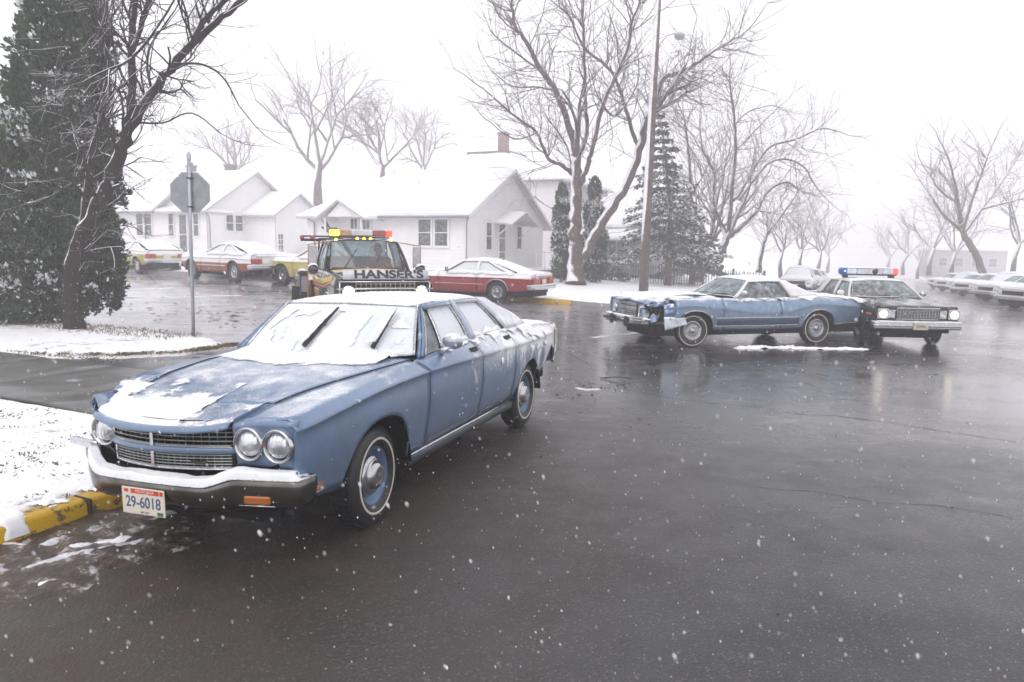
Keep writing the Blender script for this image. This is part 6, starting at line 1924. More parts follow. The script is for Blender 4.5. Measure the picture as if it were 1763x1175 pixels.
# ---- white cottage in the middle
h = house_root('white_house', 'white cottage with steep snowy roof and hooded side door, behind the tow truck', 28.0, 15.55, .45)
L, D, zb, ze, zr_ = 8.7, 8.2, .75, 3.25, 5.30
b = MB(); b.box((-L/2, D/2, .45), (L-.04, D-.04, .7)); b.build('foundation', M_found, h)
b = MB(); b.box((-L/2, D/2, (zb+ze)/2), (L-.02, D-.02, ze-zb)); b.build('wall', M_siding, h)
b = MB(); b.prism([(.005, ze), (D-.005, ze), (D/2, zr_)], 6.2, fn=lambda u, v, w: (-w-.01, u, v)); b.build('gable', M_siding, h)
clap(h, FR(), [(-L, zb), (0, zb), (0, ze), (-L, ze)], M_siding)
clap(h, RT(), [(0, zb), (D, zb), (D, ze), (D/2, zr_), (0, ze)], M_siding)
def quadroof(pts, seed): roof_slab(h, pts, seed=seed)
quadroof([(-L-.3, -.45, ze-.15), (.35, -.45, ze-.15), (.35, D/2, zr_+.12), (-6.5, D/2, zr_+.12)], 11)
quadroof([(.35, D+.5, ze-.45), (-L-.3, D+.5, ze-.45), (-6.5, D/2, zr_+.12), (.35, D/2, zr_+.12)], 12)
quadroof([(-L-.3, -.45, ze-.15), (-L-.3, D+.45, ze-.15), (-6.5, D/2+.05, zr_+.12), (-6.5, D/2-.05, zr_+.12)], 13)
b = MB()
for y0, y1, z0, z1 in ((-.45, D/2, ze-.25, zr_+.02), (D+.5, D/2, ze-.55, zr_+.02)):
    b.add([(.36, y0, z0), (.36, y1, z1), (.36, y1, z1+.16), (.36, y0, z0+.16), (.30, y0, z0), (.30, y1, z1), (.30, y1, z1+.16), (.30, y0, z0+.16)], [(0, 1, 2, 3), (4, 5, 6, 7), (0, 1, 5, 4), (2, 3, 7, 6)])
b.build('barge_board', M_trim, h)
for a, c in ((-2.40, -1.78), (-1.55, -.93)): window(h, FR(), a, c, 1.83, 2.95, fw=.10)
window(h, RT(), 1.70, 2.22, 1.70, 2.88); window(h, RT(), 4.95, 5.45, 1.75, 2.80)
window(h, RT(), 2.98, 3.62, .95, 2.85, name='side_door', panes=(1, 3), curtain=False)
pipe(h, [(.30, -.38, ze-.2), (.05, -.10, ze-.4), (.03, -.08, 2.6), (.03, -.08, .6)]); pipe(h, [(-L+.25, -.40, ze-.2), (-L+.5, -.10, ze-.4), (-L+.5, -.08, .8)])
gutter(h, (-4.3, -.5, ze-.19), (.35, -.5, ze-.19))
# hood over the side door, on two brackets, with rail and steps
roof_slab(h, [(.0, 2.45, 2.92), (1.0, 2.45, 2.85), (1.0, 3.9, 3.42), (.0, 3.9, 3.42)], th=.06, snow=.10, seed=15, name='door_hood'); roof_slab(h, [(.0, 5.35, 2.92), (1.0, 5.35, 2.85), (1.0, 3.9, 3.42), (.0, 3.9, 3.42)], th=.06, snow=.10, seed=16, name='door_hood')
b = MB()
for y in (2.6, 5.2): b.tube([(.04, y, 2.25), (.85, y, 2.85)], .035, 4); b.tube([(.04, y, 2.88), (.95, y, 2.88)], .03, 4)
b.build('hood_bracket', M_trim, h)
b = MB(); b.box((.85, 4.8, .62), (1.6, 3.6, .22)); b.box((1.2, 7.2, .55), (.9, 1.0, .18)); b.build('porch_step', M_found, h)
b = MB()
for y in (3.8, 4.8, 5.8, 6.6): b.tube([(1.6, y, .7), (1.6, y, 1.6)], .02, 5)
b.tube([(1.6, 3.2, 1.6), (1.6, 6.6, 1.6), (1.6, 8.0, .8)], .022, 5); b.build('porch_rail', M_trim, h)
snow_sheet('step_snow', lambda u, v: Vector((lerp(.1, 1.6, u), lerp(3.1, 6.5, v), .735)), 14, 24, lambda u, v, p: .6, .09, h, edge=8)
# porch gable on the street side
x0, x1, xm, zt = -6.55, -4.55, -5.7, 3.78
b = MB(); b.prism([(x0+.1, 3.05), (x1-.1, 3.05), (xm, 3.70)], 1.0, fn=lambda u, v, w: (u, -1.3+w, v)); b.build('porch_gable', M_siding, h)
roof_slab(h, [(x0-.45, -1.5, 2.95), (x0-.45, .2, 2.95), (xm, .9, zt), (xm, -1.5, zt)], th=.07, snow=.12, seed=18, name='porch_roof'); roof_slab(h, [(x1+.30, -1.5, 2.95), (x1+.30, .2, 2.95), (xm, .9, zt), (xm, -1.5, zt)], th=.07, snow=.12, seed=19, name='porch_roof')
window(h, FR(), -6.10, -5.72, 2.05, 3.0, panes=(2, 2)); window(h, FR(), -5.45, -5.02, 2.05, 3.0, panes=(2, 2), curtain=False)
b = MB()
for x in (x0, x1): b.tube([(x, -1.3, .6), (x, -1.3, 3.0)], .05, 6)
b.build('porch_post', M_trim, h)
b = MB(); b.tube([(-7.45, -.35, 3.0), (-7.0, -.5, 2.5), (-6.7, -.45, 2.0)], .10, 6); b.tube([(-7.4, -.5, 2.6), (-6.6, -.4, 2.1)], .05, 5); b.build('hanging_pot', simple('dark_iron', (.06, .06, .06), .7), h)

# ---- two-storey building behind, hipped roof and brick chimney
h = thing('tall_house', 'two-storey building with flat-topped snowy roof and brick chimney, rising behind the cottage', 'house', (.37, 45.0, 0), (0, 0, AX))
X0, X1, Y1, ze, zt = -8.4, 2.45, 9.0, 5.75, 7.8
b = MB(); b.box(((X0+X1)/2, Y1/2, ze/2), (X1-X0-.02, Y1-.02, ze)); b.build('wall', M_siding, h)
clap(h, FR(), [(X0, .5), (X1, .5), (X1, ze), (X0, ze)], M_siding); clap(h, RT(X1), [(0, .5), (Y1, .5), (Y1, ze), (0, ze)], M_sidinggrey)
A = [(X0-.4, -.4), (X1+.35, -.4), (X1+.35, Y1+.4), (X0-.4, Y1+.4)]; Bq = [(-5.3, 3.2), (-2.4, 3.2), (-2.4, 5.8), (-5.3, 5.8)]
for i in range(4):
    j = (i+1) % 4
    roof_slab(h, [(*A[i], ze), (*A[j], ze), (*Bq[j], zt), (*Bq[i], zt)], snow=.14, seed=30+i)
b = MB(); b.bevbox((-3.85, 4.5, zt+.10), (3.1, 2.9, .20), .03); b.build('roof_deck', simple('roof_deck_dark', (.16, .16, .17), .8), h)
b = MB(); b.box((-3.35, 4.4, zt+.75), (.56, .56, 1.5)); b.bevbox((-3.35, 4.4, zt+1.48), (.66, .66, .12), .02); b.build('chimney', M_brick, h)
gutter(h, (-.5, -.42, ze-.05), (X1+.4, -.42, ze-.05))
b = MB(); b.box((-7.4, 5, zt-1.15), (1.6, .5, .12)); b.box((-7.4, 5, zt-.9), (.5, .3, .25)); b.build('roof_vent', M_found, h)
window(h, RT(X1), 3.0, 3.7, 3.6, 4.9)

# ---- grey house beyond the pole
h = thing('grey_house', 'low grey house with snowy roof seen between the big bare tree and the spruce', 'house', (4.6, 45.5, 0), (0, 0, AX))
b = MB(); b.box((2.0, 3.5, 1.8), (5.6, 6.98, 2.9)); b.prism([(0, 3.2), (7, 3.2), (3.5, 4.9)], 5.6, fn=lambda u, v, w: (-.8+w, u, v)); b.build('wall', M_sidinggrey, h)
clap(h, FR(), [(-.8, .6), (4.8, .6), (4.8, 3.2), (-.8, 3.2)], M_sidinggrey)
roof_slab(h, [(-1.2, -.5, 3.1), (5.2, -.5, 3.1), (5.2, 3.5, 5.0), (-1.2, 3.5, 5.0)], seed=40); roof_slab(h, [(5.2, 7.5, 3.1), (-1.2, 7.5, 3.1), (-1.2, 3.5, 5.0), (5.2, 3.5, 5.0)], seed=41)
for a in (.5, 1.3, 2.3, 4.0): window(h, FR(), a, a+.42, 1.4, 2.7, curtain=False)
roof_slab(h, [(-1.0, -2.4, 2.35), (3.4, -2.4, 2.35), (3.4, 0, 3.0), (-1.0, 0, 3.0)], th=.08, snow=.12, seed=42, name='porch_roof')
b = MB()
for x in (-.8, 1.2, 3.2): b.tube([(x, -2.2, .3), (x, -2.2, 2.35)], .06, 6)
b.build('porch_post', M_trim, h)
b = MB(); b.box((1.2, -1.2, .5), (4.4, 2.2, .3)); b.box((1.2, -2.6, .35), (1.6, .6, .2)); b.build('porch_step', M_found, h)
# ---- far building in the haze at the right
p = at(1722, 464, 112)
h = thing('far_building', 'long low building almost lost in falling snow behind the bare trees at the far right', 'building', (p.x, p.y, p.z-1), (0, 0, radians(65)))
b = MB(); b.box((6, 5, 1.6), (22, 10, 4.2)); b.build('wall', simple('far_wall', (.44, .40, .42), .8), h)
b = MB(); b.box((6, 5, 3.85), (22.6, 10.6, .3)); b.build('roof', M_snow, h)
for k in range(4): window(h, LT(-5.0), 1.2+k*2.1, 2.2+k*2.1, 1.4, 2.6, curtain=True); window(h, FR(), -3+k*5, -1.6+k*5, 1.4, 2.6, curtain=True)

# ================================================================ poles, sign, fence
def bark(name, col, thr=.62, nx=-.85, ny=-.15, soft=.2, dust=.25, blotch=.35, scale=2.5, fine=18):
    return snowy(name, col, .85, 0, .2, thr=thr, soft=soft, dust=dust, blotch=blotch, scale=scale, nx=nx, ny=ny, var=.35, fine=fine)
M_polewood = snowy('pole_wood', (.105, .078, .060), .8, thr=.52, soft=.18, dust=.18, blotch=.15, scale=1.5, nx=-.95, ny=-.3, var=.3, fine=8)
up_ = thing('utility_pole', 'tall weathered wooden utility pole with snow stuck down its left side and a lamp arm', 'utility pole', (5.47, 31, gz(5.47, 31)+.1))
b = MB(); b.tube([(0, 0, -.1), (.03, 0, 4), (.09, 0, 8), (.16, 0, 13.5)], [.20, .18, .155, .115], 18); b.build('pole', M_polewood, up_)
b = MB(); b.tube([(.13, 0, 9.3), (.30, 0, 9.95), (.58, -.02, 10.28), (.92, -.03, 10.36)], .022, 6); b.tube([(.14, 0, 10.1), (.5, 0, 10.25)], .012, 5); b.build('lamp_arm', simple('galvanised', (.35, .36, .38), .4, .7), up_)
b = MB(); b.lathe([(.04, .14), (.06, .10), (.20, .04), (.215, .0), (.20, -.02)], 20, 'z', (1.06, -.03, 10.30)); lh = b.build('lamp_head', simple('lamp_white', (.6, .6, .6), .5), up_)
b = MB(); b.lathe([(.20, -.02), (.19, -.10), (.13, -.18), (.0005, -.21)], 20, 'z', (1.06, -.03, 10.30)); b.build('lamp_globe', simple('lamp_glass', (.40, .38, .40), .2), lh)
sg_ = thing('stop_sign', 'grey back of an octagonal stop sign on a tall round post at the corner strip', 'road sign', (-5.99, 13.85, gz(-5.99, 13.85)))
M_galv = simple('galvanised_sheet', (.28, .29, .32), .5, .5, var=.12, scale=6)
b = MB(); b.tube([(-.02, 0, 0), (.0, 0, 2), (.02, 0, 3.38)], .032, 12); b.lathe([(.036, 3.30), (.040, 3.36), (.036, 3.42), (.0005, 3.46)], 12, 'z', (.02, 0, 0)); b.build('post', simple('galvanised_post', (.42, .43, .47), .45, .5, var=.1), sg_)
b = MB(); oc_ = [(.395*cos(radians(22.5+45*i)), .395*sin(radians(22.5+45*i))) for i in range(8)]
b.prism(oc_, .006, fn=lambda u, v, w: (u-.0, .045+w, 2.72+v)); b.build('sign_plate', M_galv, sg_)
b = MB(); b.prism([(u*.97, v*.97) for u, v in oc_], .002, fn=lambda u, v, w: (u, .052+w, 2.72+v)); b.build('sign_face', simple('sign_red', (.45, .03, .03), .4), sg_)
text_mesh('STOP', .30, M_trim, sg_, Matrix.Translation((0, .0555, 2.72)) @ Matrix(((-1, 0, 0, 0), (0, 0, 1, 0), (0, 1, 0, 0), (0, 0, 0, 1))), 'sign_word', .001, .85)
b = MB()
for z in (2.46, 2.98): b.bevbox((.015, .012, z), (.10, .09, .025), .008); b.lathe([(.0005, -.05), (.014, -.046), (.014, -.03)], 8, 'y', (.015, .0, z))
b.build('clamp', M_darkmetal, sg_)
fence = thing('picket_fence', 'dark picket fence along the front of the grey house lot, behind the pole', 'fence', (0, 0, 0))
M_fence = simple('fence_dark_wood', (.13, .12, .13), .8, var=.2)
fa, fb = Vector((5.7, 40.2, 0)), Vector((12.6, 37.2, 0)); N = 56
pk = MB(); pk.bevbox((0, 0, .47), (.045, .025, .92), .01); pk.add([(-.022, -.012, .93), (.022, -.012, .93), (.022, .012, .93), (-.022, .012, .93), (0, 0, .99)], [(0, 1, 4), (1, 2, 4), (2, 3, 4), (3, 0, 4)])
pk0 = None; R_ = random.Random(3)
fang = atan2(fb.y-fa.y, fb.x-fa.x)
for i in range(N):
    p = fa.lerp(fb, i/(N-1)); z = gz(p.x, p.y)+.15
    if pk0 is None: pk0 = pk.build('picket', M_fence, fence); o = pk0
    else: o = dup(pk0)
    o.location = (p.x, p.y, z); o.rotation_euler = (R_.gauss(0, .02), R_.gauss(0, .02), fang)
b = MB()
for z in (.25, .80): b.tube([fa.lerp(fb, i/10)+Vector((0, .03, gz(*fa.lerp(fb, i/10).xy)+.15+z)) for i in range(11)], .022, 4)
b.build('fence_rail', M_fence, fence)
for i in range(6):
    p = fa.lerp(fb, i/5); b = MB(); b.bevbox((p.x, p.y+.05, gz(p.x, p.y)+.65), (.10, .10, 1.15), .01); b.build('fence_post', M_fence, fence)

# ================================================================ trees
M_barkdark = bark('dark_bark', (.026, .020, .016), thr=.80, soft=.12, dust=.3, blotch=.4, fine=30)
M_barkgrey = bark('grey_brown_bark', (.10, .075, .062), thr=.60, scale=1.5)
M_twig = bark('twig_bark', (.105, .080, .072), thr=.55, soft=.3)
M_twigfar = bark('hazed_frosted_twig', (.17, .14, .15), thr=.30, soft=.5)  # base colour paled to stand for distance haze, with snow rime over it
M_barkfar = bark('hazed_frosted_bark', (.13, .105, .10), thr=.50, soft=.4)  # lighter bark colour carries distance haze as well as the snow cover
M_twigdark = bark('dark_twig', (.030, .024, .02), thr=.50, soft=.3, dust=.35)
def rand_unit(R_): 
    v = Vector((R_.gauss(0, 1), R_.gauss(0, 1), R_.gauss(0, 1))); return v.normalized()
def grow(b, p, d, L, r, R_, rmin, up=.10, kids=3, sides=5, spread=.75, droop=0, depth=0):
    nseg = 4 if depth < 2 else 3
    pts = [p.copy()]; rs = [r]; q = p.copy(); dd = d.copy()
    for i in range(nseg):
        dd = (dd + rand_unit(R_)*.22 + Vector((0, 0, up-droop*depth*.1))).normalized()
        q = q + dd*(L/nseg); pts.append(q.copy()); rs.append(max(rmin*.7, r*(1-.44*(i+1)/nseg)))
    b.tube(pts, rs, 3 if r < rmin*2.2 else (4 if r < .03 else sides), caps=False)
    if r*.55 < rmin or depth > 6: return
    for k in range(kids):
        i = R_.randint(1, nseg) if k else nseg
        side = rand_unit(R_); base = (pts[i]-pts[i-1]).normalized()
        side = (side-base*side.dot(base)); side.normalize()
        nd = (base*(1-spread*.45)+side*spread*R_.uniform(.5, 1.1)).normalized()
        grow(b, pts[i], nd, L*R_.uniform(.58, .82), rs[i]*R_.uniform(.62, .85), R_, rmin, up, kids, sides, spread, droop, depth+1)
def limb_tree(name, label, limbs, Y, seed, mat, twig, rmin=.007, twigs=26, tw_len=1.2, group=None, leaf=None, jitter=.5, cat='tree', tl=None, tr=None, base_i=0):
    """limbs: list of (list of (px, py[, dY]), r0, r1) drawn over the photograph at distance Y"""
    R_ = random.Random(seed)
    base = at(limbs[0][0][0][0], limbs[0][0][0][1], Y)
    root = thing(name, label, cat, (base.x, base.y, base.z), group=group)
    tb = MB(); wb = MB(); tips = []
    for li, (pl, r0, r1) in enumerate(limbs):
        pts = []
        off = 0 if li == 0 else R_.uniform(-jitter, jitter)
        for i, q in enumerate(pl):
            k = i/(len(pl)-1); dy = q[2] if len(q) > 2 else off*k*(2.0)
            w = at(q[0], q[1], Y+dy); pts.append(w-base)
        # smooth
        fine = []
        for i in range(len(pts)-1):
            p0 = pts[max(0, i-1)]; p1 = pts[i]; p2 = pts[i+1]; p3 = pts[min(len(pts)-1, i+2)]
            for k in range(5):
                t = k/5; fine.append(.5*((2*p1)+(p2-p0)*t+(2*p0-5*p1+4*p2-p3)*t*t+(3*p1-p0-3*p2+p3)*t**3))
        fine.append(pts[-1])
        n = len(fine); rs = [lerp(r0, r1, i/(n-1))*(1+.16*nz(i*.7, seed, li)) for i in range(n)]; fine = [p_+Vector((nz(i*.8, seed, li), nz(i*.8, seed+7, li), nz(i*.8, seed+3, li)))*min(.30, r0*.50)*(0 if i in (0,) else 1) for i, p_ in enumerate(fine)]
        if li == 0:
            for i in range(4): rs[i] *= 1+.35*(1-i/4)**2
        tb.tube(fine, rs, 12 if r0 > .1 else 7)
        tips.append((fine, rs))
    for fine, rs in tips:
        n = len(fine); Lt = sum((fine[i+1]-fine[i]).length for i in range(n-1))
        m = max(3, int(twigs*Lt/6))
        for _ in range(m):
            i = min(n-2, int((1-R_.random()**1.3*.80)*n)) if rs[0] > .08 else R_.randint(1, n-2)
            i = max(1, i)
            if rs[i] > .16 and R_.random() < .8: continue
            base_d = (fine[i+1]-fine[i]).normalized(); s_ = rand_unit(R_); s_ = (s_-base_d*s_.dot(base_d)).normalized()
            d = (base_d*.55+s_*.85+Vector((0, 0, .15))).normalized()
            rr = min(rs[i]*.5, R_.uniform(.018, .035))
            grow(wb, fine[i], d, tw_len*R_.uniform(.5, 1.2), rr, R_, rmin, .10, 3, 4, .8, .3, 1)
        grow(wb, fine[-1], (fine[-1]-fine[-2]).normalized(), tw_len, rs[-1], R_, rmin, .10, 3, 4, .7, .3, 1)
    tb.build('trunk', mat, root); o = wb.build('twigs', twig, root, kind='stuff')
    if leaf:
        lb = MB(); n, boxes = leaf
        cand = [Vector(v) for v in wb.v[::7]]
        for _ in range(n):
            c = R_.choice(cand); P = c+base
            ok = any(bx[0] < P.x < bx[1] and bx[2] < P.z < bx[3] for bx in boxes)
            if not ok: continue
            k = R_.uniform(.035, .07); a, e = rand_unit(R_)*k, rand_unit(R_)*k*.7
            lb.add([c-a, c+e, c+a, c-e], [(0, 1, 2, 3)])
        lb.build('leaves', simple('tan_leaf', (.50, .27, .12), .7, var=.3), root, kind='stuff')
    return root
limb_tree('bare_tree', 'dark leaning tree with snow in its forks, left of the stop sign', [
    ([(127, 574), (123, 480), (140, 411), (177, 338), (204, 274), (217, 227)], .165, .11),
    ([(217, 230), (262, 160), (315, 92), (362, 48), (417, 0), (470, -50)], .095, .045),
    ([(330, 78), (352, 35), (395, -5), (430, -40)], .06, .035),
    ([(218, 236), (227, 158), (227, 69), (233, 0), (240, -70)], .085, .05),
    ([(228, 85), (240, 55), (259, 0), (275, -50)], .055, .03),
    ([(138, 420), (150, 330), (162, 250), (179, 179), (185, 106), (182, 0), (184, -60)], .075, .04),
    ([(205, 275), (170, 262), (120, 235), (90, 205)], .03, .015), ([(175, 340), (130, 330), (75, 322), (20, 335)], .03, .012),
    ([(165, 365), (120, 300), (100, 230), (95, 160)], .03, .012), ([(230, 210), (280, 212), (330, 195), (380, 230)], .022, .01),
    ([(300, 110), (350, 112), (385, 135), (410, 180)], .025, .012), ([(262, 160), (255, 90), (300, 20)], .03, .014), ([(300, 0), (262, 60), (228, 100)], .02, .03)],
    14.3, 5, M_barkdark, M_twigdark, rmin=.004, twigs=24, tw_len=1.0)
leafbox = [(-1.5, 1.8, 1.5, 4.8), (3.2, 7.5, 2.0, 6.0)]
limb_tree('bare_tree', 'tall spreading bare tree with forked trunk and a few tan leaves, right of the cottage', [
    ([(991, 489), (991, 430), (991, 381), (992, 324), (993, 270)], .36, .20),
    ([(1004, 445), (1020, 412), (1040, 378), (1078, 319), (1104, 248), (1113, 205), (1134, 183)], .24, .14),
    ([(1134, 183), (1139, 138), (1172, 124), (1205, 105), (1239, 81), (1275, 62)], .12, .04),
    ([(1128, 192), (1155, 178), (1181, 160)], .09, .06),
    ([(993, 275), (983, 229), (957, 157), (933, 124), (905, 71), (886, 43), (880, -5)], .16, .05),
    ([(986, 300), (966, 284), (943, 272), (924, 229), (886, 200), (848, 167)], .10, .035),
    ([(995, 270), (1010, 229), (1007, 167), (1005, 71), (1003, 29), (1006, -20)], .11, .04),
    ([(998, 320), (1010, 290), (1019, 257), (1038, 181), (1057, 138), (1081, 81), (1088, 38), (1105, -5)], .13, .05),
    ([(1098, 250), (1090, 232), (1072, 171), (1053, 124), (1005, 81), (981, 29), (960, 10)], .10, .03),
    ([(957, 157), (925, 150), (880, 148), (845, 120)], .05, .02), ([(933, 124), (900, 100), (850, 60), (835, 30)], .05, .02),
    ([(924, 229), (890, 240), (860, 225)], .04, .02), ([(1038, 181), (1060, 200), (1095, 150), (1100, 110)], .05, .02), ([(1172, 124), (1190, 140), (1220, 130), (1255, 140)], .04, .015),
    ([(983, 295), (975, 250), (940, 200), (930, 180)], .05, .02)],
    33, 11, M_barkgrey, M_twig, rmin=.0075, twigs=36, tw_len=2.0, leaf=(2600, leafbox), jitter=1.2)
limb_tree('bare_tree', 'many-stemmed bare tree arching over the wrecked coupe roof', [
    ([(1232, 470), (1240, 440), (1252, 408)], .30, .20),
    ([(1230, 455), (1216, 430), (1200, 398), (1190, 353), (1187, 295), (1183, 240), (1178, 205)], .18, .04),
    ([(1252, 410), (1242, 388), (1227, 346), (1229, 298), (1209, 256), (1205, 220)], .15, .04),
    ([(1252, 410), (1274, 392), (1303, 363), (1319, 333), (1352, 314), (1380, 330)], .16, .04),
    ([(1254, 405), (1258, 350), (1261, 314), (1266, 265), (1264, 201), (1259, 162), (1256, 130)], .14, .03),
    ([(1262, 345), (1274, 333), (1297, 291), (1326, 253), (1371, 240), (1412, 222), (1440, 226)], .11, .03),
    ([(1272, 345), (1290, 320), (1322, 282), (1355, 275), (1384, 288), (1400, 314), (1415, 335)], .09, .025),
    ([(1265, 215), (1290, 192), (1330, 182), (1348, 190)], .05, .02), ([(1266, 262), (1300, 225), (1345, 180)], .05, .02),
    ([(1371, 240), (1390, 260), (1420, 265), (1435, 285)], .04, .02), ([(1303, 363), (1330, 366), (1345, 372)], .05, .02), ([(1229, 298), (1250, 270), (1240, 230)], .06, .02)],
    43, 17, M_barkgrey, M_twigfar, rmin=.010, twigs=34, tw_len=2.2, jitter=1.5)
limb_tree('bare_tree', 'slim bare tree leaning right, beside the many-stemmed tree', [([(1306, 470), (1312, 430), (1322, 402), (1345, 372), (1360, 350)], .16, .06), ([(1322, 402), (1320, 370), (1330, 340)], .07, .03)], 50, 23, M_barkgrey, M_twig, rmin=.015, twigs=30, tw_len=2.0)
limb_tree('bare_tree', 'old bare tree at the far right with snow on its leaning trunk', [
    ([(1694, 492), (1686, 452), (1672, 425), (1660, 405), (1655, 385)], .28, .2), ([(1660, 400), (1640, 385), (1620, 365), (1605, 340)], .14, .05), ([(1655, 390), (1650, 350), (1645, 320), (1635, 280), (1628, 262)], .14, .04),
    ([(1660, 400), (1690, 360), (1720, 320), (1740, 290), (1758, 262)], .14, .04), ([(1658, 395), (1675, 340), (1690, 300), (1700, 270)], .14, .04), ([(1650, 350), (1620, 330), (1600, 300)], .1, .04), ([(1690, 360), (1730, 350), (1775, 340)], .1, .04)],
    56, 29, M_barkfar, M_twigfar, rmin=.016, twigs=44, tw_len=3.0, jitter=2.5)
def auto_tree(label, px, py, Y, H, seed, r=.28, spread=.8, rmin=.02, mat=None, group=None, kids=3, z=None, L0=None):
    R_ = random.Random(seed); base = at(px, py, Y)
    root = thing('bare_tree', label, 'tree', (base.x, base.y, base.z-.3), group=group)
    tb = MB(); wb = MB()
    pts = [Vector((0, 0, -.5)), Vector((R_.gauss(0, .1), 0, H*.12)), Vector((R_.gauss(0, .25), 0, H*.26))]
    tb.tube(pts, [r*1.15, r*.95, r*.8], 9); 
    for k in range(R_.choice((3, 4, 4))):
        a = 2*pi*k/4+R_.uniform(-.5, .5); d = Vector((cos(a)*spread, sin(a)*spread, R_.uniform(.8, 1.3))).normalized()
        grow(wb, pts[-1]-Vector((0, 0, R_.uniform(0, H*.06))), d, (L0 or H*.40)*R_.uniform(.8, 1.15), r*.50, R_, rmin, .10, kids, 5, .70, .25, 0)
    grow(wb, pts[-1], Vector((R_.gauss(0, .15), 0, 1)).normalized(), H*.38, r*.55, R_, rmin, .12, kids, 5, .65, .2, 0)
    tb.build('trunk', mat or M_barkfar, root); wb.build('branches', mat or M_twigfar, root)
    return root
G2 = 'bare trees behind the houses'
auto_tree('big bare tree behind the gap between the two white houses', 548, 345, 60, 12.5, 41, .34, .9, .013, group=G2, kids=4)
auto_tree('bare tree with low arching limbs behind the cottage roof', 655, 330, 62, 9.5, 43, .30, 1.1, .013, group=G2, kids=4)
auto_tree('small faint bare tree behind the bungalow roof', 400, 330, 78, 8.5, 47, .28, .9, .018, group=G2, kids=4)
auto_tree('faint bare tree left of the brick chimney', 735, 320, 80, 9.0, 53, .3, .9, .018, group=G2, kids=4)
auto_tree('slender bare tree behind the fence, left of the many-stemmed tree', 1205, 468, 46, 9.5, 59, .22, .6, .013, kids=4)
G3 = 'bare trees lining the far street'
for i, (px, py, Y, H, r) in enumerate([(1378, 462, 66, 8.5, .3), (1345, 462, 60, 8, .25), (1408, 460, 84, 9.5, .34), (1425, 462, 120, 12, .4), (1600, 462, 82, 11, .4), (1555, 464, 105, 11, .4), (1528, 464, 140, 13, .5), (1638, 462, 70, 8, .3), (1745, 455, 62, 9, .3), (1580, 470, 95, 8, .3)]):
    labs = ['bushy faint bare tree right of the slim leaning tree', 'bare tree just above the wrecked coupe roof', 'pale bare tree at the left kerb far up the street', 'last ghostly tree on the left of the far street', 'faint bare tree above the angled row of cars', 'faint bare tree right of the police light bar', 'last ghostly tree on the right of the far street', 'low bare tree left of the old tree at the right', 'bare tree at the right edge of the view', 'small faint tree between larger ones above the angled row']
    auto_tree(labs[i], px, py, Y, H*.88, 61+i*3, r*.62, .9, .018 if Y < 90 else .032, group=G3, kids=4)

# ---- evergreens: sprays of leaf-sized blades through the crown's volume
def sprays(b, vols, n, size, R_, gap=.12, blades=4, snow=.25, outx=.0, width=.26, yfront=None):
    W = [v[1][0]*v[1][1]+v[1][0]*v[1][2] for v in vols]; tot = sum(W)
    for _ in range(n):
        x = R_.random()*tot; i = 0
        while x > W[i] and i < len(W)-1: x -= W[i]; i += 1
        c, rad = vols[i]; u = rand_unit(R_); k = R_.uniform(.55, 1.0)**.6
        lum = 1+.22*fbm(u.x*2.5+c.x, u.y*2.5, u.z*2.5+c.z, 3)
        p = Vector((c.x+u.x*rad[0]*k*lum, c.y+u.y*rad[1]*k*lum, c.z+u.z*rad[2]*k*lum))
        if fbm(p.x*1.6, p.y*1.6, p.z*1.6, 3) < -.55+gap: continue
        o = (u*.8+Vector((0, 0, .7))+rand_unit(R_)*.5).normalized()
        sn = 1 if (fbm(p.x*1.1+9, p.y*1.1, p.z*2.2, 3)*.8+u.z*.25+R_.gauss(0, .12) - (u.x*.12)) > (.5-snow) and k > .8 else 0
        for _k in range(blades):
            d = (o+rand_unit(R_)*.55).normalized(); L = size*R_.uniform(.6, 1.3); s_ = d.cross(rand_unit(R_)).normalized()*L*width
            q = p+rand_unit(R_)*size*.3
            b.add([q, q+d*L*.5+s_, q+d*L, q+d*L*.5-s_], [(0, 1, 2, 3)], sn if (sn and R_.random() < .75) else 0)
def evergreen(name, label, base, vols, n, size, seed, col, trunk=None, **kw):
    R_ = random.Random(seed); root = thing(name, label, 'tree', base)
    b = MB(); sprays(b, [(c-Vector(base), r) for c, r in vols], n, size, R_, **kw)
    b.build('foliage', [simple(name+'_green_'+str(seed), col, .7, var=.45, scale=2.5, spec=.2), M_snow], root, kind='stuff')
    b = MB()
    for pts, r in (trunk or []): b.tube([Vector(p)-Vector(base) for p in pts], r, 8)
    if trunk: b.build('trunk', M_barkdark, root)
    return root
def V_(px, py, Y, r, rz=None, ry=None): return (at(px, py, Y), (r, ry or r, rz or r))
g0 = gnd(100, 562); Yj = 15.6
tk = [([at(118, 572, Yj), at(115, 400, Yj), at(118, 100, Yj)], [.14, .12, .05])]
evergreen('juniper', 'tall dark green juniper column rising out of the frame at the left', (at(118, 575, Yj).x, Yj, gz(-9, Yj)),
    [V_(112, -60, Yj, .55, .9), V_(108, 20, Yj, .75, .8), V_(110, 90, Yj, .88, .8), V_(102, 160, Yj, .92, .8), V_(108, 240, Yj, 1.0, .9), V_(115, 320, Yj, 1.05, .9), V_(110, 400, Yj, 1.05, .8), V_(150, 450, Yj, .70, .75), V_(168, 500, Yj, .52, .50), V_(110, 480, Yj, .95, .8), V_(80, 520, Yj, .7, .5)],
    21000, .105, 101, (.055, .088, .045), tk, gap=.05, snow=.17)
Y2 = 15.2
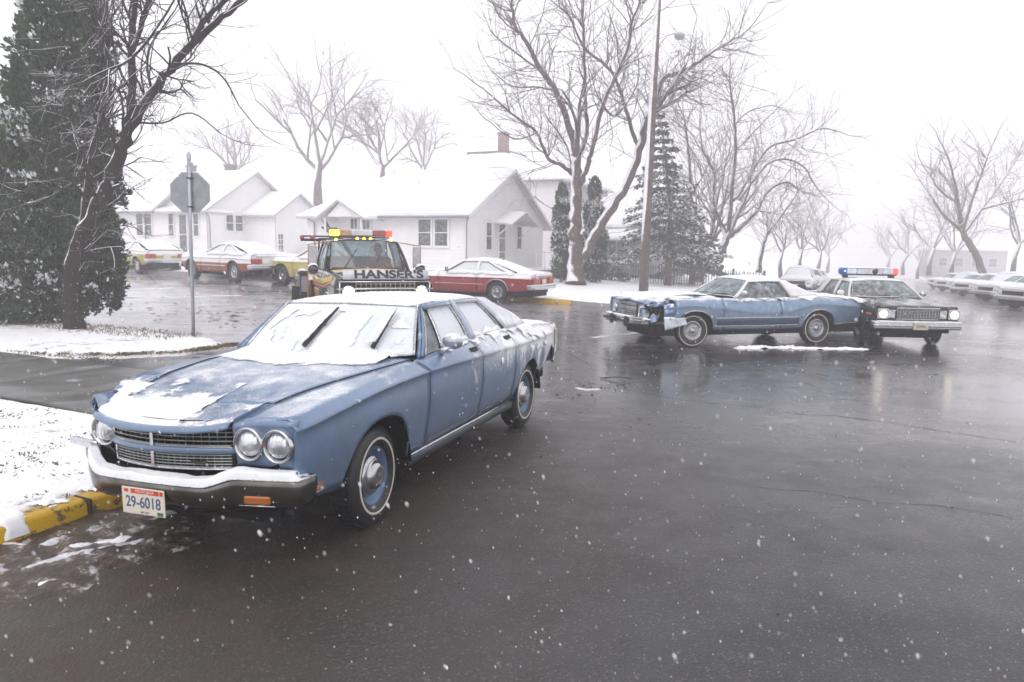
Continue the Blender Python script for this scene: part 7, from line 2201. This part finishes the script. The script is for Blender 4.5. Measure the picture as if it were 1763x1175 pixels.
evergreen('juniper', 'wide dark juniper bush at the left edge with clots of snow, beneath the tall column', (at(10, 570, Y2).x, Y2, gz(-10, Y2)),
    [V_(-40, 240, Y2, .9, .9), V_(28, 250, Y2, .62, .6), V_(10, 320, Y2, .85, .8), V_(35, 400, Y2, .9, .8), V_(0, 470, Y2, 1.0, .8), V_(50, 500, Y2, .75, .6), V_(-60, 400, Y2, 1.1, 1.2), V_(12, 530, Y2, .7, .45)],
    15000, .105, 103, (.060, .088, .048), [([at(8, 575, Y2), at(14, 480, Y2), at(20, 350, Y2)], [.12, .10, .05])], gap=.05, snow=.25)
evergreen('columnar_juniper', 'narrow green juniper against the wall left of the forked trunk', (2.2, 34, gz(2.2, 34)),
    [V_(969, 455, 34, .50, .7), V_(969, 415, 34, .50, .8), V_(968, 375, 34, .42, .8), V_(968, 340, 34, .25, .6)], 4600, .11, 105, (.045, .075, .040), gap=0, snow=.18)
evergreen('columnar_juniper', 'narrow green juniper just right of the forked trunk', (3.8, 35.5, gz(3.8, 35.5)),
    [V_(1024, 460, 35.5, .60, .7), V_(1024, 415, 35.5, .60, .8), V_(1023, 370, 35.5, .5, .8), V_(1024, 330, 35.5, .28, .7)], 5200, .11, 107, (.045, .075, .040), gap=0, snow=.22)
def spruce(label, px, pb, pt, Y, Rm, seed, n=15, col=(.042, .062, .052), h0=.18, dens=260):
    base = at(px, pb, Y); top = at(px-14, pt, Y); H = top.z-base.z; R_ = random.Random(seed)
    root = thing('spruce', label, 'tree', base); fb = MB(); bb = MB()
    tb = MB(); tb.tube([Vector((0, 0, -.4)), Vector((0, 0, H*.4)), top-base], [.20, .14, .03], 9); tb.build('trunk', M_barkgrey, root)
    for i in range(n):
        k = i/(n-1); z = H*lerp(h0, .97, k); rad = Rm*(1-k)**1.1+.15; m = int(lerp(11, 5, k))
        for j in range(m):
            a = 2*pi*(j+.5*(i % 2))/m+R_.uniform(-.25, .25); L = rad*R_.uniform(.55, 1.22); c0 = Vector(((top.x-base.x)*k, 0, z))
            tip = c0+Vector((cos(a)*L, sin(a)*L, -.22*L+.05)); mid = c0.lerp(tip, .5)+Vector((0, 0, .06*L))
            bb.tube([c0, mid, tip], [.03, .022, .008], 4, caps=False)
            sn_b = R_.random() < .6
            for q in range(int(dens*L/Rm/2)+24):
                t = R_.random()**.7; p = c0.lerp(mid, t*2) if t < .5 else mid.lerp(tip, t*2-1)
                w = (.34*L*(1-t*.6))
                side = Vector((-sin(a), cos(a), 0))*R_.uniform(-w, w); p = p+side+Vector((0, 0, R_.uniform(-.12, .06)-abs(side.length)*.18))
                d = (Vector((cos(a), sin(a), -.25))+rand_unit(R_)*.7).normalized(); s_ = d.cross(rand_unit(R_)).normalized()*.045; ll = R_.uniform(.12, .26)
                fb.add([p, p+d*ll*.5+s_, p+d*ll, p+d*ll*.5-s_], [(0, 1, 2, 3)], 1 if (sn_b and R_.random() < .38) else 0)
    bb.build('branch', M_twig, root, kind='stuff'); fb.build('needles', [simple('spruce_needles', col, .7, var=.4, scale=2, spec=.2), M_snow], root, kind='stuff')
    return root
spruce('tall snow-dusted spruce whose boughs fill the space behind the utility pole', 1150, 490, 190, 37.5, 2.6, 201, 18, h0=.20, dens=270)
spruce('smaller spruce in the shade right of the taller one, behind the fence', 1192, 478, 335, 41, 1.5, 203, 10, h0=.12, dens=260)
b = MB(); R_ = random.Random(8)
sprays(b, [(at(1040, 468, 38.5)-Vector((0, 0, .0)), (.9, .6, .45)), (at(1062, 478, 38.2), (.7, .5, .3))], 900, .10, R_, snow=.25)
o = b.build('low_shrub', [simple('shrub_green', (.05, .07, .045), .7, var=.4), M_snow]); props(o, 'low snowy shrub at the left end of the picket fence', 'shrub')
# ================================================================ falling snow, haze
def flakes():
    R_ = random.Random(77); b = MB()
    t = (1+sqrt(5))/2
    ico = [Vector(v).normalized() for v in ((-1, t, 0), (1, t, 0), (-1, -t, 0), (1, -t, 0), (0, -1, t), (0, 1, t), (0, -1, -t), (0, 1, -t), (t, 0, -1), (t, 0, 1), (-t, 0, -1), (-t, 0, 1))]
    fc = [(0,11,5),(0,5,1),(0,1,7),(0,7,10),(0,10,11),(1,5,9),(5,11,4),(11,10,2),(10,7,6),(7,1,8),(3,9,4),(3,4,2),(3,2,6),(3,6,8),(3,8,9),(4,9,5),(2,4,11),(6,2,10),(8,6,7),(9,8,1)]
    fall = Vector((.35, .1, -1)).normalized()
    n = 0
    while n < 8000:
        d = 1.1+24*R_.random()**.8
        x = R_.uniform(-.78, .78)*d; z = CAM_H + R_.uniform(-.62, .10)*d
        if z < gz(x, d)+.1 or z > 12: continue
        k = .0011*math.exp(R_.gauss(.2, .34))*(1 if d < 6 else 1.35)
        st_ = R_.uniform(1.2, 3.2)
        q = fall + Vector((R_.gauss(0, .12), R_.gauss(0, .12), 0)); q.normalize()
        rot = Vector((0, 0, 1)).rotation_difference(q).to_matrix()
        c = Vector((x, d, z))
        b.add([c+rot @ Vector((v.x*k*(1+R_.uniform(-.3, .3)), v.y*k*(1+R_.uniform(-.3, .3)), v.z*k*st_*(1+R_.uniform(-.3, .3)))) for v in ico], fc, 0, True)
        n += 1
    b.build('falling_snow', simple('snowflake', (.92, .92, .94), .9, var=.02), kind='stuff')
flakes()
def haze():
    b = MB(); b.box((30, 118, 5.0), (260, 250, 29.0))
    m = NT('falling_snow_haze')
    v = m.n('ShaderNodeVolumePrincipled')
    v.inputs['Color'].default_value = (.985, .970, 1.0, 1)
    v.inputs['Density'].default_value = .0066
    v.inputs['Anisotropy'].default_value = .1
    m.l(v.outputs[0], m.out.inputs['Volume'])
    o = b.build('haze', m.mat, kind='stuff')
haze()
